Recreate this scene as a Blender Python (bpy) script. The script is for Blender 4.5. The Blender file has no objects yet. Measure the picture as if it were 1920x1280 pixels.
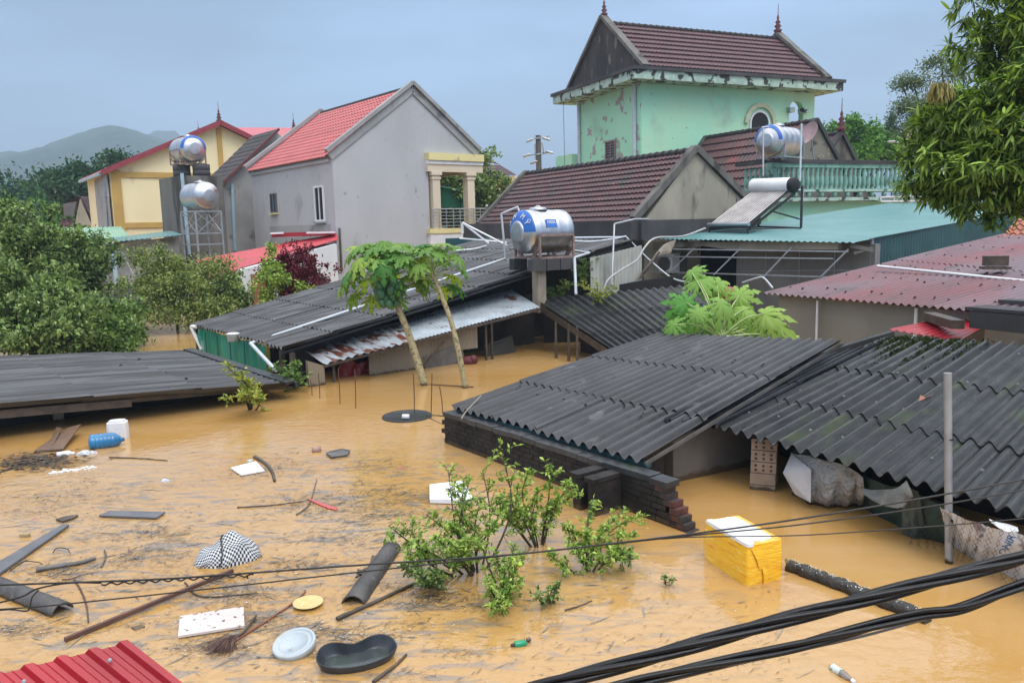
import bpy, math, random
import numpy as np
from mathutils import Vector, Matrix, Euler
S = bpy.context.scene
# ---------------------------------------------------------------- camera
CAMH = 3.3; FPX = 1500.0; PITCH = math.radians(8.2); ROLL = math.radians(1.4)
CF = Vector((0, math.cos(PITCH), -math.sin(PITCH)))
_r0 = Vector((1, 0, 0)); _u0 = Vector((0, math.sin(PITCH), math.cos(PITCH)))
CR = _r0*math.cos(ROLL) - _u0*math.sin(ROLL)
CU = _u0*math.cos(ROLL) + _r0*math.sin(ROLL)
CC = Vector((0, 0, CAMH))
cam_d = bpy.data.cameras.new('camera'); cam = bpy.data.objects.new('camera', cam_d)
S.collection.objects.link(cam); S.camera = cam
cam_d.sensor_width = 36; cam_d.lens = 36*FPX/1920; cam_d.clip_end = 6000; cam_d.clip_start = 0.05
m = Matrix((CR, CU, -CF)).transposed().to_4x4(); m.translation = CC; cam.matrix_world = m
# ---------------------------------------------------------------- world: overcast, brighter overhead
SUN_EL = math.radians(58); SUN_AZ = math.radians(150)
W = bpy.data.worlds.new('World'); S.world = W; W.use_nodes = True
nt = W.node_tree; nt.nodes.clear()
def wn(t, **k):
    n = nt.nodes.new(t)
    for a, b in k.items(): setattr(n, a, b)
    return n
wo = wn('ShaderNodeOutputWorld'); add = wn('ShaderNodeAddShader')
bg1 = wn('ShaderNodeBackground'); bg2 = wn('ShaderNodeBackground')
sky = wn('ShaderNodeTexSky', sky_type='NISHITA', sun_disc=False, sun_elevation=SUN_EL, sun_rotation=SUN_AZ, dust_density=1.0)
nt.links.new(sky.outputs[0], bg1.inputs[0]); bg1.inputs[1].default_value = 0.05
tc = wn('ShaderNodeTexCoord'); sep = wn('ShaderNodeSeparateXYZ'); nt.links.new(tc.outputs['Generated'], sep.inputs[0])
mr = wn('ShaderNodeMapRange'); nt.links.new(sep.outputs[2], mr.inputs[0]); mr.inputs[1].default_value = -0.05; mr.inputs[2].default_value = 1.0
rp = wn('ShaderNodeValToRGB'); nt.links.new(mr.outputs[0], rp.inputs[0])
e = rp.color_ramp.elements
e[0].position = 0.0; e[0].color = (.11, .21, .38, 1); e[1].position = 1.0; e[1].color = (1.9, 1.85, 1.8, 1)
for p_, c_ in ((.10, (.185, .29, .445)), (.31, (.205, .31, .48)), (.42, (.66, .74, .86)), (.6, (1.35, 1.35, 1.38))):
    q = e.new(p_); q.color = (*c_, 1)
mp = wn('ShaderNodeMapping'); nt.links.new(tc.outputs['Generated'], mp.inputs[0]); mp.inputs['Scale'].default_value = (1.3, 1.3, 5)
nz = wn('ShaderNodeTexNoise'); nt.links.new(mp.outputs[0], nz.inputs[0]); nz.inputs['Scale'].default_value = 1.6; nz.inputs['Detail'].default_value = 4
r2 = wn('ShaderNodeMapRange'); nt.links.new(nz.outputs[0], r2.inputs[0]); r2.inputs[1].default_value = .38; r2.inputs[2].default_value = .62; r2.inputs[3].default_value = .62; r2.inputs[4].default_value = 1.40
r3 = wn('ShaderNodeMapRange'); nt.links.new(sep.outputs[0], r3.inputs[0]); r3.inputs[1].default_value = -.6; r3.inputs[2].default_value = .6; r3.inputs[3].default_value = .88; r3.inputs[4].default_value = 1.16
mm = wn('ShaderNodeMath', operation='MULTIPLY'); nt.links.new(r2.outputs[0], mm.inputs[0]); nt.links.new(r3.outputs[0], mm.inputs[1])
mx = wn('ShaderNodeVectorMath', operation='SCALE'); nt.links.new(rp.outputs[0], mx.inputs[0]); nt.links.new(mm.outputs[0], mx.inputs[3])
nt.links.new(mx.outputs[0], bg2.inputs[0]); bg2.inputs[1].default_value = 1.2
nt.links.new(bg1.outputs[0], add.inputs[0]); nt.links.new(bg2.outputs[0], add.inputs[1]); nt.links.new(add.outputs[0], wo.inputs[0])
# ---------------------------------------------------------------- sun behind cloud, exposure
sd = bpy.data.lights.new('sun', 'SUN'); sd.energy = 1.5; sd.angle = math.radians(25); sd.color = (1, .97, .92)
so = bpy.data.objects.new('sun', sd); S.collection.objects.link(so)
sv = Vector((math.sin(SUN_AZ)*math.cos(SUN_EL), math.cos(SUN_AZ)*math.cos(SUN_EL), math.sin(SUN_EL)))
so.rotation_euler = sv.to_track_quat('Z', 'Y').to_euler(); so.location = (0, 0, 30)
vs = S.view_settings; vs.view_transform = 'Standard'; vs.look = 'None'; vs.gamma = 1; vs.exposure = 0.15
# ---------------------------------------------------------------- projection helpers
def ray(x, y): return CF + CR*((x-960)/FPX) + CU*((640-y)/FPX)
def G(x, y, z=0.0):
    d = ray(x, y); return CC + d*((z-CAMH)/d.z)
def D(x, y, Y):
    d = ray(x, y); return CC + d*(Y/d.y)
def dirh(deg): a = math.radians(deg); return Vector((math.sin(a), math.cos(a), 0))
Z = Vector((0, 0, 1))
class Pl:
    def __init__(s, p, n): s.p = p; s.n = n
    def at(s, x, y):
        d = ray(x, y); return CC + d*((s.p-CC).dot(s.n)/d.dot(s.n))
def wallpl(p, deg):
    d = dirh(deg); return Pl(p, Vector((d.y, -d.x, 0)))
def fxat(p, d, px):           # run from p along horizontal direction d until picture column px (approx.)
    lo, hi = 0.0, 60.0
    def col(q):
        v = q-CC; return 960+FPX*v.dot(CR)/v.dot(CF)
    a = col(p) < px
    for _ in range(40):
        mid = (lo+hi)/2
        if (col(p+d*mid) < px) == a: lo = mid
        else: hi = mid
    return lo
# ---------------------------------------------------------------- object helpers
ORG = {}
def props(o, label=None, cat=None, group=None, kind=None):
    if label: o['label'] = label
    if cat: o['category'] = cat
    if group: o['group'] = group
    if kind: o['kind'] = kind
def thing(name, label, cat, loc, group=None):
    o = bpy.data.objects.new(name, None); S.collection.objects.link(o); o.location = loc
    o.empty_display_size = .2; ORG[o] = Vector(loc); props(o, label, cat, group); return o
class MB:
    def __init__(s): s.v = []; s.f = []; s.sm = []
    def add(s, vs, fs, sm=False):
        b = len(s.v); s.v += [tuple(p) for p in vs]; s.f += [tuple(b+i for i in f) for f in fs]; s.sm += [sm]*len(fs); return s
    def box(s, c, sx, sy, sz, x=Vector((1, 0, 0)), z=Z):
        x = Vector(x).normalized(); y = Vector(z).cross(x).normalized(); zz = x.cross(y)
        c = Vector(c); P = [c + x*(sx/2*i) + y*(sy/2*j) + zz*(sz/2*k) for k in (-1, 1) for j in (-1, 1) for i in (-1, 1)]
        return s.add(P, [(0, 2, 3, 1), (4, 5, 7, 6), (0, 1, 5, 4), (2, 6, 7, 3), (0, 4, 6, 2), (1, 3, 7, 5)])
    def bar(s, a, b, w, h, up=Z):      # box beam from a to b
        a = Vector(a); b = Vector(b); x = (b-a); 
        if abs(x.normalized().dot(up)) > .95: up = Vector((0, 1, 0))
        y = up.cross(x).normalized(); u = x.normalized().cross(y)
        P = [p + y*(w/2*j) + u*(h/2*k) for k in (-1, 1) for j in (-1, 1) for p in (a, b)]
        return s.add(P, [(0, 2, 3, 1), (4, 5, 7, 6), (0, 1, 5, 4), (2, 6, 7, 3), (0, 4, 6, 2), (1, 3, 7, 5)])
    def prism(s, pts, ext):            # polygon extruded by vector
        n = len(pts); ext = Vector(ext); P = [Vector(p) for p in pts]
        nn = Vector((0, 0, 0))
        for i in range(n): nn += P[i].cross(P[(i+1) % n])
        if nn.dot(ext) > 0: P.reverse()
        Q = [p+ext for p in P]
        return s.add(P+Q, [tuple(range(n)), tuple(range(2*n-1, n-1, -1))] + [(i, n+i, n+(i+1) % n, (i+1) % n)[::-1] if False else ((i+1) % n, i, n+i, n+(i+1) % n) for i in range(n)])
    def tube(s, pts, r, n=8, cap=True, sm=True):
        P = [Vector(p) for p in pts]; R = r if isinstance(r, (list, tuple)) else [r]*len(P)
        V = []; F = []; prev = None
        for i, p in enumerate(P):
            t = (P[min(i+1, len(P)-1)] - P[max(i-1, 0)]).normalized()
            if prev is None:
                a = Vector((0, 0, 1)) if abs(t.z) < .9 else Vector((1, 0, 0)); u = t.cross(a).normalized()
            else: u = (prev - t*prev.dot(t)).normalized()
            prev = u; w = t.cross(u)
            for k in range(n):
                a = 2*math.pi*k/n; V.append(p + (u*math.cos(a) + w*math.sin(a))*R[i])
        for i in range(len(P)-1):
            for k in range(n):
                F.append((i*n+k, i*n+(k+1) % n, (i+1)*n+(k+1) % n, (i+1)*n+k))
        s.add(V, F, sm)
        if cap:
            s.add(V[:n], [tuple(range(n-1, -1, -1))]); s.add(V[-n:], [tuple(range(n))])
        return s
    def lathe(s, c, ax, prof, n=24, a0=0, a1=360, up=Z, sm=True, sy=1.0):   # prof: (distance along axis, radius)
        ax = Vector(ax).normalized(); c = Vector(c)
        u = Vector(up) - ax*Vector(up).dot(ax)
        if u.length < .01: u = Vector((1, 0, 0))
        u.normalize(); w = ax.cross(u); full = (a1-a0) >= 359.9; m_ = n if full else n+1
        V = []; F = []
        for (h, r) in prof:
            for k in range(m_):
                a = math.radians(a0 + (a1-a0)*k/n); V.append(c + ax*h + (u*math.cos(a) + w*math.sin(a)*sy)*r)
        for i in range(len(prof)-1):
            for k in range(n):
                k2 = (k+1) % m_; F.append((i*m_+k, i*m_+k2, (i+1)*m_+k2, (i+1)*m_+k))
        return s.add(V, F, sm)
    def ell(s, c, r, n=10, rot=None):
        c = Vector(c); V = []; F = []
        for i in range(n+1):
            t = math.pi*i/n
            for k in range(2*n):
                a = math.pi*k/n; q = Vector((r[0]*math.sin(t)*math.cos(a), r[1]*math.sin(t)*math.sin(a), r[2]*math.cos(t)))
                if rot: q = rot @ q
                V.append(c+q)
        for i in range(n):
            for k in range(2*n): F.append((i*2*n+k, (i+1)*2*n+k, (i+1)*2*n+(k+1) % (2*n), i*2*n+(k+1) % (2*n)))
        return s.add(V, F, True)
    def build(s, name, mat, parent=None, label=None, cat=None, group=None, kind=None):
        me = bpy.data.meshes.new(name)
        if parent is not None: org = ORG[parent]
        else:
            A = np.array(s.v); org = Vector((A[:, 0].mean(), A[:, 1].mean(), A[:, 2].min()))
        A = np.array(s.v) - np.array(org)
        me.from_pydata(A.tolist(), [], s.f); me.validate()
        if len(me.polygons) == len(s.sm): me.polygons.foreach_set('use_smooth', s.sm)
        me.materials.append(mat); me.update()
        o = bpy.data.objects.new(name, me); S.collection.objects.link(o); ORG[o] = Vector(org)
        if parent is not None: o.parent = parent
        else: o.location = org
        props(o, label, cat, group, kind); return o
def part(parent, name, mat, mb, label=None): return mb.build(name, mat, parent, label=label)
def npmesh(name, V, F, mat, parent=None, org=None, **kw):
    V = np.asarray(V, dtype=np.float64); F = np.asarray(F, dtype=np.int32)
    if parent is not None: org = ORG[parent]
    elif org is None: org = Vector((V[:, 0].mean(), V[:, 1].mean(), V[:, 2].min()))
    me = bpy.data.meshes.new(name); me.vertices.add(len(V)); me.vertices.foreach_set('co', (V-np.array(org)).ravel())
    k = F.shape[1]; me.loops.add(F.size); me.loops.foreach_set('vertex_index', F.ravel())
    me.polygons.add(len(F)); me.polygons.foreach_set('loop_start', np.arange(0, F.size, k, dtype=np.int32))
    me.update(calc_edges=True); me.materials.append(mat)
    o = bpy.data.objects.new(name, me); S.collection.objects.link(o); ORG[o] = Vector(org)
    if parent is not None: o.parent = parent
    else: o.location = org
    props(o, **kw); return o
def crom(pts, n=6):
    P = [Vector(p) for p in pts]; P = [P[0]*2-P[1]] + P + [P[-1]*2-P[-2]]; out = []
    for i in range(1, len(P)-2):
        a, b, c, d = P[i-1:i+3]
        for k in range(n):
            t = k/n; out.append(((b*2) + (c-a)*t + (a*2-b*5+c*4-d)*t*t + (b*3-a-c*3+d)*t*t*t)*.5)
    out.append(P[-2]); return out
def textmesh(s, size, ext=.002):
    cu = bpy.data.curves.new('t', 'FONT'); cu.body = s; cu.size = size; cu.extrude = ext; cu.align_x = 'CENTER'; cu.align_y = 'CENTER'
    o = bpy.data.objects.new('t', cu); S.collection.objects.link(o); dg = bpy.context.evaluated_depsgraph_get()
    me = o.evaluated_get(dg).to_mesh(); V = [v.co.copy() for v in me.vertices]; F = [tuple(p.vertices) for p in me.polygons]
    bpy.data.objects.remove(o); bpy.data.curves.remove(cu); return V, F
def put(V, o, x, y):
    x = Vector(x).normalized(); y = Vector(y).normalized(); n = x.cross(y); return [Vector(o) + x*v.x + y*v.y + n*v.z for v in V]
# ---------------------------------------------------------------- materials
def M(name, c1, c2=None, scale=3., rough=.7, rough2=None, bump=0., bscale=30., stretch=(1, 1, 1), metal=0., spec=.5, stain=None, stain2=None, island=0., detail=6, coat=0, cont=(.35, .65), bdist=.02, trans=0., coords='Object', rot=None, wet=0):
    ma = bpy.data.materials.new(name); ma.use_nodes = True; t = ma.node_tree; b = t.nodes['Principled BSDF']; L = t.links.new
    def N(ty, **k):
        n = t.nodes.new(ty)
        for a, v in k.items(): setattr(n, a, v)
        return n
    tc = N('ShaderNodeTexCoord'); mp = N('ShaderNodeMapping'); mp.inputs['Scale'].default_value = stretch
    if rot is not None: m0 = N('ShaderNodeMapping'); m0.inputs['Rotation'].default_value = (0, 0, math.radians(-rot)); L(tc.outputs[coords], m0.inputs[0]); L(m0.outputs[0], mp.inputs[0])
    else: L(tc.outputs[coords], mp.inputs[0])
    def noise(sc, off=0, dt=detail, mapped=True):
        n = N('ShaderNodeTexNoise', noise_dimensions='4D'); n.inputs['W'].default_value = off; n.inputs['Scale'].default_value = sc; n.inputs['Detail'].default_value = dt
        L((mp if mapped else tc).outputs[0 if mapped else coords], n.inputs['Vector']); return n.outputs[0]
    def rampf(src, lo, hi):
        r = N('ShaderNodeMapRange', interpolation_type='SMOOTHSTEP'); L(src, r.inputs[0]); r.inputs[1].default_value = lo; r.inputs[2].default_value = hi; return r.outputs[0]
    def mix(f, a, c):
        x = N('ShaderNodeMix', data_type='RGBA'); L(f, x.inputs[0])
        for s_, v in ((6, a), (7, c)):
            if isinstance(v, tuple): x.inputs[s_].default_value = (*v, 1)
            else: L(v, x.inputs[s_])
        return x.outputs[2]
    c2 = c2 or tuple(k*.8 for k in c1)
    f = rampf(noise(scale), *cont); col = mix(f, c1, c2)
    for k, st in enumerate((stain, stain2)):
        if st: col = mix(rampf(noise(st[1], 3+k*5, 8), st[2], st[2]+(st[3] if len(st) > 3 else .08)), col, st[0])
    if island:
        g = N('ShaderNodeNewGeometry'); h = N('ShaderNodeMapRange'); L(g.outputs['Random Per Island'], h.inputs[0]); h.inputs[3].default_value = 1-island; h.inputs[4].default_value = 1+island
        v = N('ShaderNodeVectorMath', operation='SCALE'); L(col, v.inputs[0]); L(h.outputs[0], v.inputs[3]); col = v.outputs[0]
    if wet:      # soaked, mud-stained band just above the flood line
        g2 = N('ShaderNodeNewGeometry'); sp = N('ShaderNodeSeparateXYZ'); L(g2.outputs['Position'], sp.inputs[0]); nn = N('ShaderNodeMath', operation='MULTIPLY_ADD'); L(noise(9, 7), nn.inputs[0]); nn.inputs[1].default_value = -.16; L(sp.outputs[2], nn.inputs[2])
        h2 = N('ShaderNodeMapRange', interpolation_type='SMOOTHSTEP'); L(nn.outputs[0], h2.inputs[0]); h2.inputs[1].default_value = wet-.08; h2.inputs[2].default_value = wet-.13; col = mix(h2.outputs[0], col, (.075, .048, .026))
    L(col, b.inputs['Base Color']); b.inputs['Metallic'].default_value = metal; b.inputs['Specular IOR Level'].default_value = spec
    if rough2 is not None:
        h = N('ShaderNodeMapRange'); L(noise(scale*1.7, 9), h.inputs[0]); h.inputs[1].default_value = .35; h.inputs[2].default_value = .65; h.inputs[3].default_value = rough; h.inputs[4].default_value = rough2; L(h.outputs[0], b.inputs['Roughness'])
    else: b.inputs['Roughness'].default_value = rough
    b.inputs['Coat Weight'].default_value = coat; b.inputs['Coat Roughness'].default_value = .15
    if bump:
        bp = N('ShaderNodeBump'); bp.inputs['Strength'].default_value = bump; bp.inputs['Distance'].default_value = bdist; L(noise(bscale, 1, 5), bp.inputs['Height']); L(bp.outputs[0], b.inputs['Normal'])
    b.inputs['Transmission Weight'].default_value = trans
    return ma
def leafmat(name, cols, rough=.4, tr=.3):
    ma = bpy.data.materials.new(name); ma.use_nodes = True; t = ma.node_tree; b = t.nodes['Principled BSDF']; L = t.links.new
    g = t.nodes.new('ShaderNodeNewGeometry'); r = t.nodes.new('ShaderNodeValToRGB'); L(g.outputs['Random Per Island'], r.inputs[0])
    el = r.color_ramp.elements
    for i, c in enumerate(cols):
        p = i/(len(cols)-1)
        q = el[0] if i == 0 else (el[1] if i == len(cols)-1 else el.new(p)); q.position = p; q.color = (*c, 1)
    L(r.outputs[0], b.inputs['Base Color']); b.inputs['Roughness'].default_value = rough+.12; b.inputs['Specular IOR Level'].default_value = .2
    tl = t.nodes.new('ShaderNodeBsdfTranslucent'); hs = t.nodes.new('ShaderNodeHueSaturation'); L(r.outputs[0], hs.inputs['Color']); hs.inputs['Value'].default_value = 1.5; hs.inputs['Saturation'].default_value = 1.15
    L(hs.outputs[0], tl.inputs[0]); mx = t.nodes.new('ShaderNodeMixShader'); mx.inputs[0].default_value = tr*.8
    L(b.outputs[0], mx.inputs[1]); L(tl.outputs[0], mx.inputs[2]); L(mx.outputs[0], t.nodes['Material Output'].inputs[0]); return ma
def flat(name, c, rough=.6, metal=0, **k): return M(name, c, tuple(x*.82 for x in c), 6, rough, metal=metal, **k)
m_fibro = M('fibre_cement_wet', (.016, .017, .020), (.034, .035, .040), 4, .24, .42, bump=.3, bscale=60, bdist=.008, stretch=(.35, 1, 1), rot=37, stain=((.016, .017, .019), 10, .54, .14), stain2=((.07, .072, .075), 6, .63, .06), island=.25)
m_fibro2 = M('fibre_cement_old', (.012, .013, .014), (.028, .029, .030), 6, .26, .48, spec=.42, bump=.5, bscale=70, bdist=.008, stretch=(.35, 1, 1), rot=37, stain=((.012, .013, .014), 16, .53, .12), stain2=((.030, .042, .016), 2.6, .57, .10), island=.2)
m_fibroL = M('fibre_cement_wave_shade', (.018, .019, .022), (.075, .077, .086), 2.2, .26, .42, bump=.3, bscale=50, bdist=.008, stretch=(.12, 3.2, 1), rot=37, stain=((.012, .013, .015), 3.5, .56, .10), cont=(.42, .62), island=.25)  # streaks along the waves put their light and dark lines into the colour
m_fascia = M('dark_timber', (.045, .032, .025), (.09, .065, .05), 4, .6, bump=.3, stretch=(1, 1, 1))
m_zinc = M('zinc_sheet', (.50, .56, .61), (.38, .43, .47), 3, .35, .5, metal=.15, stain=((.16, .07, .04), 2.2, .62, .06), island=.2)
m_zincrust = M('rusty_zinc_sheet', (.50, .54, .57), (.38, .40, .42), 3, .4, .6, metal=.1, stretch=(3.2, .5, 1), rot=37, stain=((.17, .055, .03), 2.6, .50, .06), island=.12)
m_tile = M('old_brown_tile', (.095, .032, .034), (.05, .025, .029), 3, .5, bump=.3, bscale=40, stain=((.04, .035, .035), 1.5, .55, .12), stain2=((.20, .07, .055), 5, .62, .06), island=.08)
m_tiler = M('weathered_red_tile', (.095, .034, .037), (.062, .026, .031), 3, .55, bump=.3, bscale=40, stain=((.05, .036, .036), 2.5, .6, .12), island=.08)
m_tiledk = M('dark_tile', (.045, .036, .036), (.025, .022, .024), 2, .6, bump=.3, island=.1)
m_redtile = M('new_red_tile', (.44, .085, .085), (.37, .07, .07), 1.5, .42, bump=.1, island=.05)
m_redmet = M('red_metal_roof', (.48, .05, .065), (.40, .045, .06), 1.2, .4, bump=.1, stain=((.60, .30, .30), 8, .66, .04))
m_red = M('red_painted_sheet', (.37, .018, .03), (.30, .016, .026), 1.4, .3, .45, bump=.1, stain=((.30, .06, .06), 14, .66, .06), stain2=((.22, .02, .025), 3, .6, .1))
m_pink = M('faded_red_metal', (.155, .030, .036), (.11, .038, .046), .7, .28, .42, stain=((.11, .065, .078), .40, .43, .16), stain2=((.06, .03, .034), 4, .56, .10), stretch=(.35, 1, 1), rot=33, island=.15)
m_teal = M('teal_metal_roof', (.072, .20, .20), (.09, .225, .222), .8, .32, .45, stain=((.12, .22, .22), 3, .6, .1), stain2=((.05, .14, .14), 30, .68, .03))
m_tealwall = M('dark_teal_metal', (.012, .060, .070), (.018, .080, .09), 1, .45)
m_greenroof = M('pale_green_roof', (.20, .38, .26), (.24, .40, .27), .8, .5)
m_plaster = M('grey_plaster', (.45, .45, .465), (.39, .40, .41), .55, .85, bump=.2, bscale=25, stretch=(1, 1, .45), stain=((.31, .32, .32), .9, .58, .10), stain2=((.27, .275, .27), 4, .63, .08), cont=(.3, .7))
m_plaster2 = M('damp_grey_plaster', (.34, .34, .34), (.27, .27, .265), .6, .85, bump=.15, stain=((.17, .17, .16), 1.1, .58, .1))
m_concrete = M('weathered_concrete', (.36, .33, .26), (.27, .25, .195), 1.1, .85, bump=.3, stain=((.12, .11, .09), 1.6, .56, .12), stain2=((.07, .065, .05), 6, .66, .05), stretch=(1, 1, .4))
m_concdk = M('dark_streaked_concrete', (.16, .15, .135), (.10, .095, .085), 1.2, .85, bump=.3, stain=((.045, .042, .035), 1.5, .5, .15), stretch=(1, 1, .25))
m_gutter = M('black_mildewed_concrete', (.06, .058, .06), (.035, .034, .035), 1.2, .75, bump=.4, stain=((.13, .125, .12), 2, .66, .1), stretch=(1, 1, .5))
m_yellow = M('pale_yellow_paint', (.86, .74, .45), (.80, .68, .41), .5, .8, stain=((.62, .52, .33), 1.2, .60, .12), stretch=(1, 1, .4))
m_ochre = M('ochre_paint', (.52, .33, .09), (.46, .29, .08), 1, .8)
m_cream = M('cream_paint', (.68, .58, .44), (.62, .53, .40), 1, .75)
m_ycream = M('yellow_cream_paint', (.72, .62, .30), (.66, .56, .28), 1, .75, stain=((.4, .36, .22), 2, .62, .08))
m_white = M('white_paint', (.75, .75, .76), (.66, .66, .67), 2, .6)
m_whitew = M('whitewash_wall', (.66, .68, .70), (.56, .58, .60), .6, .85, stain=((.36, .37, .37), .8, .62, .12), wet=0.150)
m_mint = M('peeling_mint_paint', (.34, .70, .50), (.38, .72, .52), .5, .8, bump=.15, stain=((.27, .46, .34), .35, .55, .2), stain2=((.33, .32, .30), 1.5, .57, .015))
m_mintclean = M('mint_paint', (.34, .70, .50), (.42, .68, .46), .35, .8, bump=.1, stain=((.30, .42, .32), .4, .56, .2), stain2=((.26, .34, .27), 7, .66, .05))
m_mintbal = M('weathered_mint_balustrade', (.22, .42, .34), (.15, .30, .25), 4, .7, stain=((.07, .11, .09), 3, .58, .08))
m_mintmold = M('mildewed_mint_slab', (.42, .56, .48), (.30, .42, .35), 2, .8, bump=.3, stain=((.035, .04, .035), 2.6, .52, .05))
m_blackgable = M('mildew_black_gable', (.026, .024, .024), (.055, .048, .042), 1.2, .85, bump=.4, stain=((.16, .14, .12), 2.2, .60, .08), stretch=(1, 1, .4))
m_block = M('wet_block_wall', (.17, .155, .135), (.12, .108, .092), .9, .7, bump=.3, bscale=18, stain=((.055, .05, .045), .9, .55, .18), wet=0.110)
m_brick = M('blackened_brick', (.014, .013, .013), (.028, .024, .022), 3, .55, .8, bump=1, bscale=9, bdist=.03, spec=.3, stain=((.09, .03, .018), 3.5, .63, .05), wet=0.070)
m_brickred = M('bare_red_brick', (.12, .038, .030), (.06, .026, .024), 6, .6, bump=.5, stain=((.035, .03, .03), 5, .5, .1))
m_hollow = M('hollow_clay_brick', (.36, .27, .20), (.30, .22, .165), 5, .8, bump=.2, wet=0.070)
m_black = flat('black_and_shade_fill', (.008, .008, .009), .7)  # plain black parts; also painted shade inside openings and under roofs
m_dark = M('dark_interior', (.02, .018, .018), (.035, .03, .03), 2, .8)  # near-black tone puts the sheds' inner shade into the walls; bolts share it
m_glass = flat('dark_window_glass', (.015, .02, .035), .08)
m_steel = M('stainless_steel', (.60, .60, .62), (.50, .50, .52), 3, .28, .42, metal=1, bump=.1, bscale=8)
m_steeld = M('brushed_steel', (.50, .52, .55), (.42, .44, .47), 3, .36, .5, metal=.9)
m_galv = M('galvanised_steel', (.42, .44, .46), (.34, .35, .37), 5, .45, metal=.6, wet=0.060)
m_rustst = M('rusty_angle_steel', (.34, .24, .22), (.22, .15, .13), 6, .6, metal=.3)
m_blue = flat('blue_print', (.02, .13, .48), .35)
m_pvc = M('grey_pvc_pipe', (.52, .56, .60), (.44, .48, .52), 3, .4)
m_pvcb = M('pale_blue_pipe', (.36, .48, .56), (.30, .42, .50), 3, .4)
m_hose = flat('grey_hose', (.42, .42, .42), .5)
m_cable = M('black_cable', (.004, .004, .005), (.007, .007, .008), 8, .32, bump=.1, bscale=40, spec=.3)
m_wire = flat('black_wire', (.012, .012, .012), .5)
m_beige = M('beige_corrugated_panel', (.26, .21, .15), (.20, .165, .12), 1, .7, stretch=(1, 1, .3), stain=((.12, .10, .08), 2, .6, .1), wet=0.070)
m_gpanel = M('green_plastic_sheet', (.02, .20, .13), (.03, .24, .16), 2, .3, stain=((.22, .42, .36), 2.4, .60, .07), stretch=(1, 1, .5), wet=0.060)
m_wood = M('wet_dark_wood', (.05, .036, .026), (.09, .065, .045), 6, .5, bump=.5, stretch=(1, 1, 1))
m_woodg = M('grey_wood', (.13, .12, .115), (.09, .085, .08), 5, .5, bump=.3)
m_post = M('pale_concrete_post', (.30, .26, .20), (.22, .19, .15), 3, .8, bump=.2, wet=0.070)
m_bark = M('bark', (.07, .055, .04), (.045, .036, .028), 8, .8, bump=.6)
m_papbark = M('papaya_bark', (.40, .34, .19), (.30, .25, .13), 14, .7, bump=.7, bscale=22, stain=((.15, .12, .07), 16, .55, .06), wet=0.070)
m_papfruit = flat('unripe_papaya', (.05, .15, .065), .4)
m_petiole = flat('papaya_stalk', (.38, .50, .17), .5)
LG = leafmat('citrus_leaves', [(.006, .028, .006), (.016, .062, .010), (.036, .115, .016), (.09, .22, .03), (.30, .42, .13)])
LGb = leafmat('light_bush_leaves', [(.03, .075, .018), (.06, .13, .03), (.12, .22, .045), (.22, .34, .09)])
LO = leafmat('olive_bush_leaves', [(.03, .07, .012), (.07, .15, .02), (.13, .26, .032), (.22, .37, .06), (.34, .40, .12)])
LM = leafmat('mango_leaves', [(.009, .045, .011), (.025, .11, .018), (.06, .20, .026), (.14, .32, .045), (.32, .46, .08)], .3, .25)
LP = leafmat('papaya_leaves', [(.05, .17, .035), (.09, .26, .05), (.16, .38, .08), (.34, .46, .08)], .38, .3)
LP2 = leafmat('near_papaya_leaves', [(.10, .28, .055), (.16, .36, .08), (.22, .43, .11), (.38, .50, .12)], .45, .35)
LR_ = leafmat('maroon_leaves', [(.06, .008, .016), (.12, .014, .028), (.20, .03, .045)], .5, .2)
LS = leafmat('lime_leaves', [(.05, .15, .015), (.14, .30, .028), (.28, .46, .06), (.48, .60, .15)], .35, .35)
LY = leafmat('yellow_sapling_leaves', [(.12, .2, .03), (.35, .42, .06), (.5, .5, .12)], .4, .35)
LF = leafmat('far_leaves', [(.02, .06, .025), (.035, .09, .035), (.06, .13, .05)], .6, .2)
LF2 = leafmat('far_bright_leaves', [(.04, .12, .02), (.08, .20, .03), (.15, .30, .05)], .6, .3)
LFe = leafmat('feathery_leaves', [(.06, .10, .05), (.12, .17, .08), (.2, .25, .13)], .6, .3)
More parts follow.
